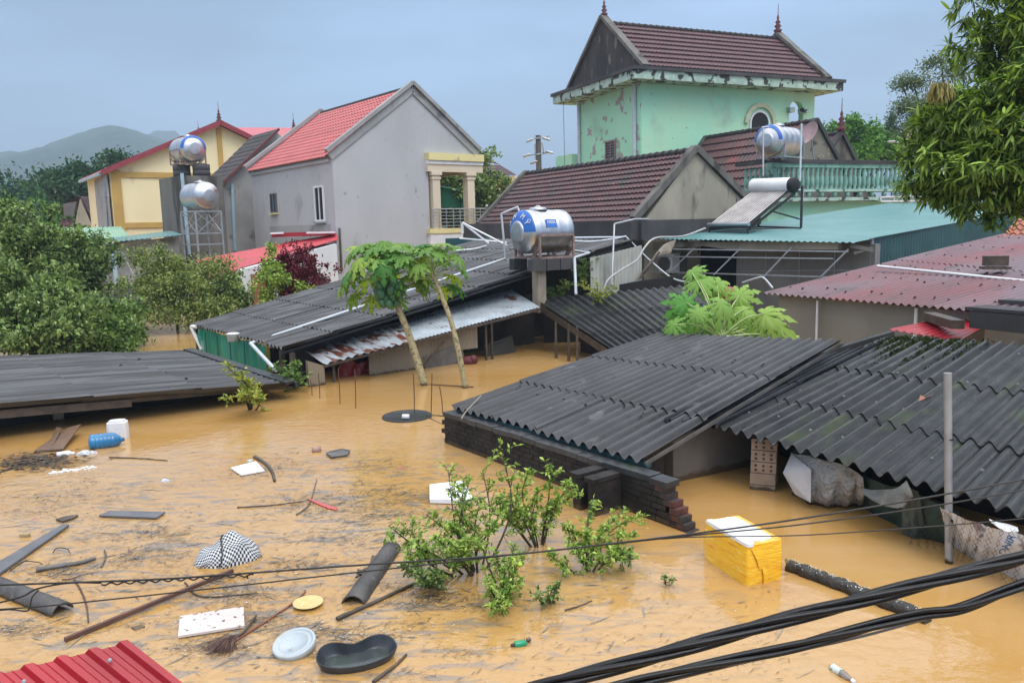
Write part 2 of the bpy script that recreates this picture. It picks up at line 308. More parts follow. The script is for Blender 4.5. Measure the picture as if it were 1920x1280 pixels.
# ---------------------------------------------------------------- corrugated / tiled slope generator
def corr(mb, A, B, C_, D_, pitch=.177, amp=.026, nc=3, sw=5, seed=1, lap=.07, lift=.012, th=.007, res=8, jit=.012, prof='sine', sub=2, sag=0., yaw=0., under=False):
    """A->B eave, D_->C_ top. Waves run from eave to top; sheets overlap upwards."""
    rg = random.Random(seed); A, B, C_, D_ = [Vector(p) for p in (A, B, C_, D_)]
    Wd = ((B-A).length + (C_-D_).length)/2; Ln = ((D_-A).length + (C_-B).length)/2
    nw = max(2, round(Wd/pitch)); nrm = (B-A).cross(D_-A).normalized()
    if nrm.z < 0: nrm = -nrm
    ncol = max(1, round(nw/sw)); wc = nw/ncol
    def wave(u):
        if prof == 'sine': return amp*math.cos(2*math.pi*u*nw)
        p = (u*nw) % 1.0
        if prof == 'trap': return amp*(1 if p < .3 else (1-(p-.3)/.09 if p < .39 else (-1+(p-.91)/.09 if p > .91 else 0) if p > .91 else 0)) if p < .39 else (amp*(p-.91)/.09 if p > .91 else 0)
        return 0
    for i in range(nc):
        for j in range(ncol):
            v0 = i/nc - (lap/nc*3 if i > 0 else 0) + rg.uniform(-jit, jit)/Ln; v1 = (i+1)/nc
            u0 = j/ncol; u1 = (j+1)/ncol + (.22/nw if j < ncol-1 else 0)
            n = max(2, int(round(wc*res))); ji = rg.uniform(0, .006); yw = rg.uniform(-yaw, yaw)
            rows = []
            for k in range(sub+1):
                tv = k/sub; v = v0 + (v1-v0)*tv; row = []
                for q in range(n+1):
                    u = u0 + (u1-u0)*q/n; p = (A*(1-u)+B*u)*(1-v) + (D_*(1-u)+C_*u)*v
                    off = wave(u + yw*(v-.5)/Wd) + (lift if i > 0 or lift > .02 else 0)*(1-tv) + ji + (.004 if j % 2 else 0) - sag*math.sin(math.pi*u)*(1) 
                    row.append(p + nrm*off)
                rows.append(row)
            V = []; F = []
            w_ = n+1; V = [p - nrm*th for p in rows[0]] + list(rows[0]); F = [(q, q+1, w_+q+1, w_+q) for q in range(n)]
            b0 = len(V)
            for r_ in rows: V += r_
            for a in range(len(rows)-1):
                for q in range(n): F.append((b0+a*w_+q, b0+a*w_+q+1, b0+(a+1)*w_+q+1, b0+(a+1)*w_+q))
            mb.add(V, F, True)
            for q in range(n): mb.sm[len(mb.sm)-len(F)+q] = False
    return mb
def hooks(t, mat, A, B, C_, D_, n, seed, s=.03, h=.05):
    rg = random.Random(seed); rows = max(2, int(math.sqrt(n/2.2))); cols = n//rows
    for i in range(rows):
        for j in range(cols):
            u, v = (j+.5+rg.uniform(-.2, .2)+(i%2)*.4)/cols, (i+.5+rg.uniform(-.1, .1))/rows; p = (A*(1-u)+B*u)*(1-v) + (D_*(1-u)+C_*u)*v; q = MB()
            q.box(p+Z*h, s, s*.6, s*.35, dirh(rg.uniform(0, 180))); q.box(p+Z*(h+s*.25), s*.4, s*.4, s*.4, dirh(20)); q.build('roof_bolt', mat, t)
def lerp(a, b, t): return a + (b-a)*t
# ---------------------------------------------------------------- foliage
def rnd_unit(rs, n):
    a = rs.normal(size=(n, 3)); return a/np.linalg.norm(a, axis=1)[:, None]
def leafquads(P, Dr, Nr, Ln, Wd, curl=.12, seg=1):
    """leaf = folded diamond (seg=1) or long blade (seg=2)"""
    Dr = Dr/np.linalg.norm(Dr, axis=1)[:, None]; Sd = np.cross(Dr, Nr); Sd /= np.linalg.norm(Sd, axis=1)[:, None]+1e-9; Up = np.cross(Sd, Dr)
    Ln = Ln[:, None]; Wd = Wd[:, None]
    if seg == 1:
        V = np.stack([P, P+Dr*Ln*.5+Sd*Wd*.5+Up*Wd*.15, P+Dr*Ln-Up*Ln*curl, P+Dr*Ln*.5-Sd*Wd*.5+Up*Wd*.15], 1)
        F = np.arange(len(P))[:, None]*4 + np.array([[0, 1, 2, 3]]); return V.reshape(-1, 3), F
    K = []
    for (t, w, c) in ((0, .1, 0), (.33, 1, .02), (.7, .8, .12), (1, .03, .32)):
        c0 = P+Dr*Ln*t-Up*Ln*c*curl*5; K += [c0-Sd*Wd*w*.5, c0+Sd*Wd*w*.5]
    V = np.stack(K, 1); b = np.arange(len(P))[:, None, None]*8 + np.array([[[0, 1, 3, 2], [2, 3, 5, 4], [4, 5, 7, 6]]]); return V.reshape(-1, 3), b.reshape(-1, 4)
def crown(name, parent, mat, blobs, n, cl, ll, lw, seed, spread=.12, droop=.2, rin=.45, seg=1, up=.6, sub=9, shoots=None):
    """each blob is a ragged group of leaf clumps with gaps between them; shoots = (material, share) upright pale tips"""
    rs = np.random.RandomState(seed); SB = []
    for c, r in blobs:
        c = np.array(c); r = np.array(r)*.86; m = max(6, int(1.5*sub*(.7+.6*rs.rand())))
        for _ in range(m):
            u = rnd_unit(rs, 1)[0]; u[2] = u[2]*.9+.12; k = rs.uniform(.25, 1.25); SB.append((c+u*r*k, r*rs.uniform(.13, .28)))
    for _ in range(int(.35*sub*len(blobs))):
        c, r = blobs[rs.randint(len(blobs))]; c = np.array(c); r = np.array(r); u = rnd_unit(rs, 1)[0]; u[2] = abs(u[2])*.8; SB.append((c+u*r*rs.uniform(1.25, 1.6), r*rs.uniform(.07, .15)))
    wt = np.array([(r[0]*r[1]*r[2])**(2/3) for c, r in SB]); wt /= wt.sum(); ix = rs.choice(len(SB), n, p=wt)
    u = rnd_unit(rs, n); rad = (rin + (1.15-rin)*rs.rand(n)**.7)[:, None]
    Cn = np.array([SB[i][0] for i in ix]); Rn = np.array([SB[i][1] for i in ix]); P0 = Cn + u*Rn*rad
    P = np.repeat(P0, cl, 0); U = np.repeat(u, cl, 0); N = len(P)
    P = P + rs.normal(size=(N, 3))*spread*.5
    d = U*.7 + rnd_unit(rs, N)*.9; d[:, 2] -= droop; nr = rnd_unit(rs, N)*.6; nr[:, 2] += up
    V, F = leafquads(P, d, nr, ll*(.6+.8*rs.rand(N)), lw*(.7+.6*rs.rand(N)), seg=seg)
    V1, F1 = V, F
    if shoots:
        sel = P0[(u[:, 2] > -.1) & (rs.rand(n) < shoots[1])]; k = 6; P = np.repeat(sel, k, 0); N = len(P); P = P + rs.normal(size=(N, 3))*spread*.22 + np.array([0, 0, .04]); d = rnd_unit(rs, N)*.6+np.array([0, 0, .9]); nr = rnd_unit(rs, N)
        V, F = leafquads(P, d, nr, ll*(.6+.6*rs.rand(N)), lw*(.7+.5*rs.rand(N)))
        o = npmesh(name, np.concatenate([V1, V]), np.concatenate([F1, F+len(V1)]), mat, parent); o.data.materials.append(shoots[0]); o.data.polygons.foreach_set('material_index', np.concatenate([np.zeros(len(F1), dtype=np.int32), np.ones(len(F), dtype=np.int32)])); return o
    return npmesh(name, V1, F1, mat, parent)
LSH = leafmat('pale_shoots', [(.20, .30, .08), (.34, .44, .16), (.48, .55, .28)], .4, .3)
def tree(name, label, cat, base, h, blobs, mat, n, cl, ll, lw, seed, tr=.12, group=None, **k):
    base = Vector(base); t = thing(name, label, cat, base, group); rg = random.Random(seed); mb = MB()
    fork = base + Vector((rg.uniform(-.1, .1), rg.uniform(-.1, .1), h)); mb.tube(crom([base-Z*.6, lerp(base, fork, .5)+Vector((rg.uniform(-.1, .1)*h*.3, 0, 0)), fork], 4), [tr*(1-.05*i) for i in range(9)], 8)
    for c, r in blobs:
        c = Vector(c); mid = lerp(fork, c, .5)+Vector((0, 0, -.1*(c-fork).length)); ps = crom([fork, mid, c+Vector((0, 0, r[2]*.4))], 4); mb.tube(ps, [tr*.6*(1-.09*i) for i in range(len(ps))], 6)
        for _ in range(4):
            e_ = c + Vector((rg.uniform(-1, 1)*r[0], rg.uniform(-1, 1)*r[1], rg.uniform(-.6, .9)*r[2]))*.8; mb.tube([c-Z*r[2]*.2, lerp(c, e_, .5)+Z*.03, e_], [tr*.28, tr*.18, tr*.06], 5)
    part(t, 'trunk', m_bark, mb); crown('crown', t, mat, blobs, n, cl, ll, lw, seed, **k); return t
def stems(name, label, cat, base, tips, mat, seed, ll=.05, lw=.028, tw=26, cl=5, r0=.012, bark=None, group=None, start=.3, spread=.22, fruit=None, sag=.0, lfn='foliage'):
    """open bush: each tip gets a bent stem with leafy twigs along its outer part"""
    base = Vector(base); t = thing(name, label, cat, base, group); rg = random.Random(seed); rs = np.random.RandomState(seed); mb = MB(); P = []; Dd = []
    for tp in tips:
        tp = Vector(tp); L_ = (tp-base).length; off = Vector((rg.uniform(-1, 1), rg.uniform(-1, 1), rg.uniform(-.6, .8)))*L_*.17
        ps = crom([base-Z*.15, lerp(base, tp, .5)+off, tp], 8); n = len(ps); mb.tube(ps, [r0*(1-.85*i/(n-1))+.0015 for i in range(n)], 6)
        for k in range(tw):
            f = start + (1-start)*(k+rg.random())/tw; i = min(int(f*(n-1)), n-2); p = lerp(ps[i], ps[i+1], f*(n-1)-i); ax = (ps[i+1]-ps[i]).normalized()
            d = (ax*.5 + Vector((rg.gauss(0, 1), rg.gauss(0, 1), rg.gauss(.1, .8))).normalized()).normalized(); tl = spread*L_*rg.uniform(.3, 1)*(1.15-f*.5); q = p + d*tl
            mb.tube([p, lerp(p, q, .5)+Z*.01, q], [r0*.25+.0008, r0*.16+.0006, .0008], 4)
            for c in range(cl*2):
                s_ = rg.uniform(.25, 1.05); P.append(lerp(p, q, s_)+Vector((rg.gauss(0, .006), rg.gauss(0, .006), rg.gauss(0, .006)))); Dd.append(d*.6 + Vector((rg.gauss(0, .7), rg.gauss(0, .7), rg.gauss(.05, .5))))
    part(t, 'stem', bark or m_bark, mb); P = np.array(P); Dd = np.array(Dd); N = len(P); nr = rnd_unit(rs, N)*.5; nr[:, 2] += .8
    V, F = leafquads(P, Dd, nr, ll*(.5+.8*rs.rand(N)), lw*(.6+.6*rs.rand(N))); npmesh(lfn, V, F, mat, t)
    for c, r in (fruit or []):
        fb = MB(); fb.ell(c, (r, r, r*.92), 8); part(t, 'fruit', fruitmat, fb)
    return t
fruitmat = M('green_yellow_citrus', (.42, .50, .05), (.25, .40, .05), 10, .4)
def papleaf(mb, c, ax, nrm, R_, seed, droop=.35):
    """palmate deeply lobed leaf; c petiole joint, ax leaf forward, nrm up"""
    rg = random.Random(seed); ax = ax.normalized(); sd = ax.cross(nrm).normalized(); up = sd.cross(ax); lobes = 9; V = [c]; F = []; nA = 0; outer = []; mid = []
    for i in range(lobes):
        a = math.radians(-150 + 300*i/(lobes-1)) + rg.uniform(-.06, .06); L_ = R_*(1-.35*abs(i-4)/4)*rg.uniform(.9, 1.05)
        pts = [(.36, -.42), (.50, -.34), (.56, -.50), (.68, -.26), (.76, -.40), (.88, -.13), (1., 0), (.88, .13), (.76, .40), (.68, .26), (.56, .50), (.50, .34), (.36, .42)]
        for (r_, w_) in pts:
            ang = a + w_*.55*(1 if r_ < .3 else .95/(r_+.2)); rr = L_*r_*1.0
            p = c + (ax*math.cos(ang) + sd*math.sin(ang))*rr - up*(droop*rr*rr/R_) - up*(.10*R_*abs(w_)*1.2) + up*rg.uniform(-.01, .01)*R_
            outer.append(p)
        ri = c + (ax*math.cos(a) + sd*math.sin(a))*L_*.5 - up*(droop*L_*.25*L_/R_) + up*.02*R_; mid.append(ri)
        b = len(V); V += outer[-13:] + [ri]
        for k in range(12): F.append((b+13, b+k, b+k+1))
        F.append((0, b, b+13)); F.append((0, b+13, b+12))
        if i: F.append((0, b-2, b))
    mb.add(V, F, True)
def papaya(name, label, trunk, r0, r1, leaves, R_, seed, mat, fruits=0, group=None, ripe=0):
    trunk = [Vector(p) for p in trunk]; t = thing(name, label, 'papaya tree', trunk[0], group); rg = random.Random(seed)
    ps = crom(trunk, 8); n = len(ps); mb = MB(); mb.tube([ps[0]-Z*.4]+ps, [r0]+[lerp(r0, r1, i/(n-1))*(1+.05*math.sin(i*2.3)) for i in range(n)], 12); part(t, 'trunk', m_papbark, mb)
    top = ps[-1]; pm = MB(); lb = MB()
    for i in range(leaves):
        a = i*2.4 + rg.uniform(-.3, .3); el = lerp(1.45, -.55, i/max(1, leaves-1)) + rg.uniform(-.12, .12); L_ = R_*rg.uniform(1.6, 2.1)*(1.0+.05*i/leaves)
        if el < .30 and math.sin(a) < -.35: continue
        d = Vector((math.cos(a)*math.cos(el), math.sin(a)*math.cos(el), math.sin(el))); e_ = top + d*L_ - Z*(L_*.10); s_ = top - Z*(.10*i/leaves)*1.2
        pp = crom([s_, lerp(s_, e_, .5)+Z*L_*.08, e_], 4); pm.tube(pp, [.013*R_/.4]*3+[.010*R_/.4]*2+[.007*R_/.4]*(len(pp)-5), 5)
        h = Vector((d.x, d.y, 0)).normalized(); tilt = rg.uniform(-.9, -.25) if i > leaves*.3 else rg.uniform(-.4, .3)
        ax = (h*math.cos(tilt)+Z*math.sin(tilt)); nr = (Z*math.cos(tilt)-h*math.sin(tilt)); papleaf(lb, e_, ax, nr, R_*rg.uniform(.85, 1.12), seed*100+i, rg.uniform(.3, .75))
    part(t, 'leaf_stalks', m_petiole, pm); part(t, 'leaves', mat, lb)
    dn = (ps[-4]-top).normalized()
    for k in range(fruits):
        a = k*2.4; dd = dn*(.16+.030*k*R_/.45) ; side = Vector((math.cos(a), math.sin(a), 0))*(r1+.055+.035*math.sin(k)**2); fm = MB(); s_ = rg.uniform(.85, 1.15)
        fm.ell(top+dd+side, (.062*s_, .062*s_, .088*s_), 7, Euler((rg.uniform(-.4, .4), rg.uniform(-.4, .4), 0)).to_matrix()); part(t, 'fruit', m_papfruit, fm)
    return t
# ---------------------------------------------------------------- setting
def m_water():
    ma = bpy.data.materials.new('muddy_floodwater'); ma.use_nodes = True; t = ma.node_tree; b = t.nodes['Principled BSDF']; L = t.links.new
    def N(ty, **k):
        n = t.nodes.new(ty)
        for a, v in k.items(): setattr(n, a, v)
        return n
    g = N('ShaderNodeTexCoord'); mp = N('ShaderNodeMapping'); L(g.outputs['Object'], mp.inputs[0]); mp.inputs['Rotation'].default_value = (0, 0, .5); mp.inputs['Scale'].default_value = (.35, 1.3, 1)
    n1 = N('ShaderNodeTexNoise'); L(mp.outputs[0], n1.inputs[0]); n1.inputs['Scale'].default_value = .7; n1.inputs['Detail'].default_value = 6; n1.inputs['Distortion'].default_value = .8
    r = N('ShaderNodeValToRGB'); L(n1.outputs[0], r.inputs[0]); r.color_ramp.elements[0].position = .35; r.color_ramp.elements[0].color = (.43, .24, .070, 1); r.color_ramp.elements[1].position = .68; r.color_ramp.elements[1].color = (.46, .285, .118, 1)
    # thin grey scum drifting where the rubbish collects
    n2 = N('ShaderNodeTexNoise'); L(mp.outputs[0], n2.inputs[0]); n2.inputs['Scale'].default_value = 5.5; n2.inputs['Detail'].default_value = 9; n2.inputs['Distortion'].default_value = 1.2
    f = N('ShaderNodeMapRange', interpolation_type='SMOOTHSTEP'); L(n2.outputs[0], f.inputs[0]); f.inputs[1].default_value = .50; f.inputs[2].default_value = .64
    vm = N('ShaderNodeVectorMath', operation='DISTANCE'); L(g.outputs['Object'], vm.inputs[0]); vm.inputs[1].default_value = (-3.0, 7.6, 0)
    fd = N('ShaderNodeMapRange', interpolation_type='SMOOTHSTEP'); L(vm.outputs['Value'], fd.inputs[0]); fd.inputs[1].default_value = 6.4; fd.inputs[2].default_value = 2.4
    mu = N('ShaderNodeMath', operation='MULTIPLY'); L(f.outputs[0], mu.inputs[0]); L(fd.outputs[0], mu.inputs[1]); mu2 = N('ShaderNodeMath', operation='MULTIPLY'); L(mu.outputs[0], mu2.inputs[0]); mu2.inputs[1].default_value = .68
    x = N('ShaderNodeMix', data_type='RGBA'); L(mu2.outputs[0], x.inputs[0]); L(r.outputs[0], x.inputs[6]); x.inputs[7].default_value = (.17, .16, .15, 1); L(x.outputs[2], b.inputs['Base Color'])
    b.inputs['Roughness'].default_value = .07; b.inputs['IOR'].default_value = 1.55; b.inputs['Specular IOR Level'].default_value = .5
    n3 = N('ShaderNodeTexNoise'); L(g.outputs['Object'], n3.inputs[0]); n3.inputs['Scale'].default_value = 6.5; n3.inputs['Detail'].default_value = 4
    v = N('ShaderNodeTexVoronoi'); L(g.outputs['Object'], v.inputs[0]); v.inputs['Scale'].default_value = 7
    vr = N('ShaderNodeMapRange'); L(v.outputs['Distance'], vr.inputs[0]); vr.inputs[1].default_value = .0; vr.inputs[2].default_value = .12
    b1 = N('ShaderNodeBump'); b1.inputs['Strength'].default_value = .22; b1.inputs['Distance'].default_value = .03; L(n3.outputs[0], b1.inputs['Height'])
    b2 = N('ShaderNodeBump'); b2.inputs['Strength'].default_value = .3; b2.inputs['Distance'].default_value = .004; L(vr.outputs[0], b2.inputs['Height']); L(b1.outputs[0], b2.inputs['Normal']); L(b2.outputs[0], b.inputs['Normal'])
    return ma
mb = MB(); mb.add([(-300, -20, 0), (300, -20, 0), (300, 130, 0), (-300, 130, 0)], [(0, 1, 2, 3)]); w_ = mb.build('floodwater', m_water(), kind='structure')
# object coordinates should equal world coordinates for the scum mask
w_.data.transform(Matrix.Translation(w_.location)); w_.location = (0, 0, 0)
m_gr = M('wet_ground', (.06, .07, .03), (.10, .08, .04), .1, .9)
gv = []; gf = []; xs = [-4000, -1500, -600, -300, -100, 0, 100, 300, 600, 1500, 4000]; ys = [-30, 60, 110, 135, 300, 700, 1500, 4500]
for y_ in ys:
    for x_ in xs: gv.append((x_, y_, -2.0 if y_ < 115 else .35))
for j in range(len(ys)-1):
    for i in range(len(xs)-1): a = j*len(xs)+i; gf.append((a, a+1, a+1+len(xs), a+len(xs)))
mb = MB(); mb.add(gv, gf); mb.build('ground', m_gr, kind='structure')
# hills
def ridge(name, pts, Y, depth, seed, mat):
    rs = np.random.RandomState(seed); n = 120; xs = np.linspace(pts[0][0], pts[-1][0], n); hy = np.interp(xs, [p[0] for p in pts], [p[1] for p in pts])
    nn = np.cumsum(rs.normal(size=n)); nn -= np.interp(np.arange(n), [0, n-1], [nn[0], nn[-1]]); hy = hy + nn*.7 + rs.normal(size=n)*.9
    V = []; F = []; K = 14
    for i in range(n):
        top = D(xs[i], hy[i], Y); hh = max(top.z, 2)
        for k in range(K+1):
            t = k/K; prof_ = math.sin(min(t*1.35, 1)*math.pi/2)**1.3 if t < .75 else math.cos((t-.75)/.25*math.pi/2); jit = (math.sin(i*.35+k*1.7)+math.sin(i*.13-k*.9))*.03*(1-abs(t-.5)*.5)
            V.append((top.x*(1-.35*(.74-t)), top.y-depth*(.74-t), max(0.2, hh*max(0, prof_+(jit if k not in (0, K) else 0)*(0 if abs(t-.74) < .06 else 1)))))
    for i in range(n-1):
        for k in range(K): a = i*(K+1)+k; F.append((a, a+K+1, a+K+2, a+1))
    mb = MB(); mb.add(V, F, True); return mb.build(name, mat, kind='structure')
m_hill = M('forested_hill', (.012, .038, .022), (.028, .065, .032), .02, .95, bump=1, bscale=.08, bdist=6, stain=((.015, .035, .02), .03, .55, .15))
ridge('hill', [(-700, 330), (-300, 300), (0, 292), (60, 290), (110, 278), (150, 264), (200, 247), (235, 247), (260, 253), (300, 268), (420, 292), (560, 330), (900, 372), (1300, 398)], 1000, 500, 3, m_hill)
ridge('far_hill', [(-200, 360), (120, 300), (250, 262), (290, 246), (330, 247), (360, 268), (420, 300), (600, 350), (900, 390)], 1500, 500, 5, m_hill)
# ================================================================ BUILDINGS
def gbody(mb, K, a, b, L_, Wd, z0, zl, zr, af, za):
    """solid house body: pentagon (wall+gable) in the b direction, pushed back along a"""
    P = [K+Z*(z0-K.z), K+b*Wd+Z*(z0-K.z), K+b*Wd+Z*(zr-K.z), K+b*Wd*af+Z*(za-K.z), K+Z*(zl-K.z)]
    return mb.prism(P, a*L_)
def at_z(p, z): return Vector((p.x, p.y, z))
def window(t, c, ax, n, w, h, mf, fw=.05, mull=1, louvre=0, sill=None):
    """frame, glass pane (sub-part) on a wall; c centre on wall, ax along wall, n outward"""
    f = MB(); 
    for s in (-1, 1):
        f.box(c+ax*(s*(w/2-fw/2))+n*.03, fw, .07, h, ax); f.box(c+Z*(s*(h/2-fw/2))+n*.03, w-2*fw, .068, fw, ax)
    for k in range(mull): f.box(c+ax*(w*((k+1)/(mull+1)-.5))+n*.028, fw*.6, .06, h-2*fw, ax)
    fo = f.build('window', mf, t); ORG[fo] = ORG[t]
    g = MB(); g.box(c+n*.012, w-fw, .02, h-fw, ax); g.build('pane', m_glass, fo)
    if louvre:
        l = MB()
        for k in range(louvre): l.box(c+Z*(h*((k+.5)/louvre-.5))+n*.034, w-2.2*fw, .05, .012, ax, (Z+n*.8).normalized())
        l.build('louvre', mf, fo)
    if sill: s_ = MB(); s_.box(c-Z*(h/2+.04)+n*.06, w+.16, .16, .07, ax); s_.build('sill', sill, fo)
    return fo
def rake(mb, p, q, n, w=.22, d=.12, up=Z):   # barge band along p->q standing out along n
    mb.bar(p+n*(d/2-.03), q+n*(d/2-.03), d, w, up)
def finial(t, p, h=.9, mat=None):
    f = MB(); f.lathe(p, Z, [(0, .10*h), (.08*h, .16*h), (.14*h, .06*h), (.22*h, .13*h), (.3*h, .05*h), (.36*h, .10*h), (.44*h, .035*h), (.52*h, .05*h), (.62*h, .016*h), (1.0*h, .008*h)], 10); f.build('finial', mat or m_finial, t)
m_finial = M('dark_red_finial', (.16, .03, .035), (.08, .03, .03), 6, .6)

# ---- grey plastered house with new red tile roof (left of centre)
K = D(632, 470, 36); a = dirh(-38); b = dirh(52); nG = -a; nS = Vector((-b.x, -b.y, 0))     # gable faces nG, side wall faces nS
pg = Pl(K, a.copy()); psd = Pl(K, b.copy())
apx = pg.at(772, 166); ele = psd.at(631, 287).z; L1 = fxat(K, a, 480); Wm = fxat(K, b, 808); Wt = fxat(K, b, 900); zr = pg.at(898, 285).z
Wa = (apx-K).dot(b)
t = thing('plastered_house', 'two-storey grey rendered house with bright red tiled roof and column porch', 'house', at_z(K, 0))
w = MB(); gbody(w, K, a, b, L1, Wm, -2, ele, apx.z - (apx.z-zr)*(Wm-Wa)/(Wt-Wa), Wa/Wm, apx.z); part(t, 'wall', m_plaster, w)
# gable top over the porch
zb = pg.at(850, 292).z
w = MB(); zm = apx.z - (apx.z-zr)*(Wm-Wa)/(Wt-Wa); w.prism([K+b*(Wm+.003)+Z*(zb-K.z), K+b*Wt+Z*(zb-K.z), K+b*Wt+Z*(zr-K.z), K+b*(Wm+.003)+Z*(zm-K.z)], a*.3); part(t, 'gable_end', m_plaster, w)
# roof slopes
ro = .35
e0 = K + Z*(ele-K.z) - b*.25 - Z*.12; rg0 = at_z(K+b*Wa, apx.z+.06); 
r = MB(); corr(r, e0+a*.1, e0+a*(L1-.1), rg0+a*(L1-.1), rg0+a*.1, .30, .03, 15, 60, 4, .03, .035, .03, 6, .0, sub=1)
e1 = K + b*(Wt+.1) + Z*(zr-K.z-.08); corr(r, e1+a*.1, e1+a*(L1-.1), rg0+a*(L1-.1), rg0+a*.1, .30, .03, 12, 60, 5, .03, .035, .03, 6, .0, sub=1)
rr = part(t, 'roof', m_redtile, r)
ORG[rr] = ORG[t]
r = MB(); 
for i in range(int(L1/.32)): r.lathe(rg0+a*(.1+i*.32)+Z*.0, a, [(0, .11), (.34, .09)], 8)
r.build('ridge_tiles', m_tiledk, rr)
# barge bands at both ends
r = MB()
for off, n_ in ((0, nG), (L1, a)):
    o_ = a*off
    r.bar(K+Z*(ele-K.z+.12)-b*.3+o_+n_*.06, rg0+Z*.2+o_+n_*.06, .28, .16); r.bar(K+Z*(ele-K.z-.13)-b*.12+o_+n_*.03, rg0-Z*.12+o_+n_*.03, .10, .3)
    r.bar(rg0+Z*.2+o_+n_*.06, K+b*(Wt+.12)+Z*(zr-K.z+.1)+o_+n_*.06, .28, .16); r.bar(rg0-Z*.12+o_+n_*.03, K+b*Wt+Z*(zr-K.z-.13)+o_+n_*.03, .10, .3)
    part(t, 'verge_band', m_plaster2, r); r = MB()
r = MB(); r.bar(K+Z*(ele-K.z-.25)+nS*.05+a*.2, K+Z*(ele-K.z-.25)+nS*.05+a*(L1-.1), .10, .14); part(t, 'eave_moulding', m_plaster, r)
# side windows
p1 = psd.at(600, 382); p2 = psd.at(514, 381)
window(t, p1, a, nS, 1.0, 1.62, m_white, .09, 1, sill=m_plaster2); window(t, p2, a, nS, .8, .98, m_concdk, .06, 1, sill=m_ycream)
# damp band low on the side wall (raised render patch)
w = MB(); zt = psd.at(600, 424).z; w.box(psd.at(560, 440)+nS*.012, L1*.72, .02, .9, a); part(t, 'render_patch', m_plaster2, w)
# porch: cornice beam, columns, slab, railing
cb = MB(); P0 = pg.at(806, 290); P1 = pg.at(904, 289); cz = pg.at(850, 296).z
c0 = K+b*(Wm-.05); bl = (P1-P0).dot(b)
for z_, h_, d_, mat_, nm in ((cz, .34, .50, m_ycream, 'cornice'), (cz-.26, .16, .34, m_white, 'cornice_moulding'), (cz-.52, .36, .22, m_cream, 'porch_beam')):
    q = MB(); q.bar(at_z(c0-b*.1, z_)+nG*(.1), at_z(c0+b*(bl+.05), z_)+nG*.1, d_, h_); q.bar(at_z(c0+b*(bl-.1), z_)+a*.15, at_z(c0+b*(bl-.1), z_)+a*5, d_, h_-.01); part(t, nm, mat_, q)
zf = pg.at(835, 428).z; zc = cz-.70
def column(p, wd=.42):
    q = MB(); q.box(at_z(p, (zf+zc)/2), wd, wd, zc-zf, b); q.box(at_z(p, zc-.08), wd+.16, wd+.16, .16, b); q.box(at_z(p, zc-.30), wd+.08, wd+.08, .1, b); return q
for (off, aa) in ((fxat(c0, b, 819)+.0, .15), (fxat(c0, b, 883), .15), (fxat(c0, b, 823)+.15, 2.4)): part(t, 'column', m_cream, column(c0+b*off+a*aa+nG*.12))
q = MB(); q.box(at_z(c0+b*(bl*.45)+a*2.2, zf-.12), bl*1.0, 5.0, .24, b); part(t, 'porch_floor', m_ycream, q)
q = MB(); q.box(at_z(c0+b*(bl*.45)+a*2.2, zf-.5), bl*.96, 4.9, .5, b); part(t, 'porch_slab', m_white, q)
q = MB(); zr1 = pg.at(850, 392).z; rl = bl*1.05
for k in range(6): q.tube([at_z(c0+nG*.3, zf+.12+(zr1-zf-.12)*k/5), at_z(c0+b*rl+nG*.3, zf+.12+(zr1-zf-.12)*k/5)], .035 if k == 5 else .018, 6)
for k in range(9): q.tube([at_z(c0+b*(rl*k/8)+nG*.3, zf), at_z(c0+b*(rl*k/8)+nG*.3, zr1)], .022, 6)
q.ell(at_z(c0+b*rl+nG*.3, zr1+.12), (.09, .09, .09), 6); part(t, 'railing', m_galv, q)
q = MB(); q.prism([at_z(c0+b*.3+a*4.6, zc), at_z(c0+b*(bl-.2)+a*4.6, zc), at_z(c0+b*(bl-.2)+a*4.6, zc-.5), at_z(c0+b*.3+a*4.6, zc-.9)], a*.1); part(t, 'porch_ceiling', m_tiledk, q)
q = MB(); q.tube([at_z(K+nG*.06+b*.15, 1.5), at_z(K+nG*.06+b*.15, 3.4)], .05); part(t, 'drain_stub', m_concdk, q)

# ---- red lean-to with white wall in front of it
t = thing('lean_to_house', 'low white walled lean-to with faded red metal roof under grey house', 'outbuilding', at_z(D(455, 560, 31.5), 0))
K2 = D(452, 520, 31.5); W2 = fxat(K2, b, 634); pw = Pl(K2, a.copy()); za_, zb_ = pw.at(452, 506).z, pw.at(634, 457).z
w = MB(); w.prism([at_z(K2, -2), at_z(K2+b*W2, -2), at_z(K2+b*W2, zb_), at_z(K2, za_)], a*2.6); part(t, 'wall', m_whitew, w)
r = MB(); A_ = D(392, 521, 31.2); B_ = D(634, 450, 34.3); C_ = D(632, 438, 36.4); D_ = D(368, 488, 33.6)
corr(r, A_, D_, C_, B_, .22, .018, 1, 200, 6, 0, 0, .01, 6, 0, sub=6); part(t, 'roof', m_redmet, r)
r = MB(); r.bar(D(510, 441, 35.2), D(628, 437, 35.9), .5, .18); part(t, 'roof_flashing', m_red, r)
r = MB(); r.bar(D(575, 440, 35.0)+Z*.08, D(628, 439, 35.4)+Z*.08, .4, .08); r.bar(D(508, 442, 34.9)+Z*.1, D(532, 441, 35.)+Z*.1, .3, .08); part(t, 'foam_strip', m_white, r)
w = MB(); q = pw.at(490, 548); w.box(q-a*.04, .75, .1, 1.5, b); part(t, 'brick_patch', m_hollow if False else M('orange_brick_patch', (.32, .12, .07), (.22, .09, .06), 8, .8, bump=.3), w)
w = MB(); q = pw.at(603, 535); w.box(q-a*.03, .45, .08, .7, b); part(t, 'wall_hatch', m_concdk, w)

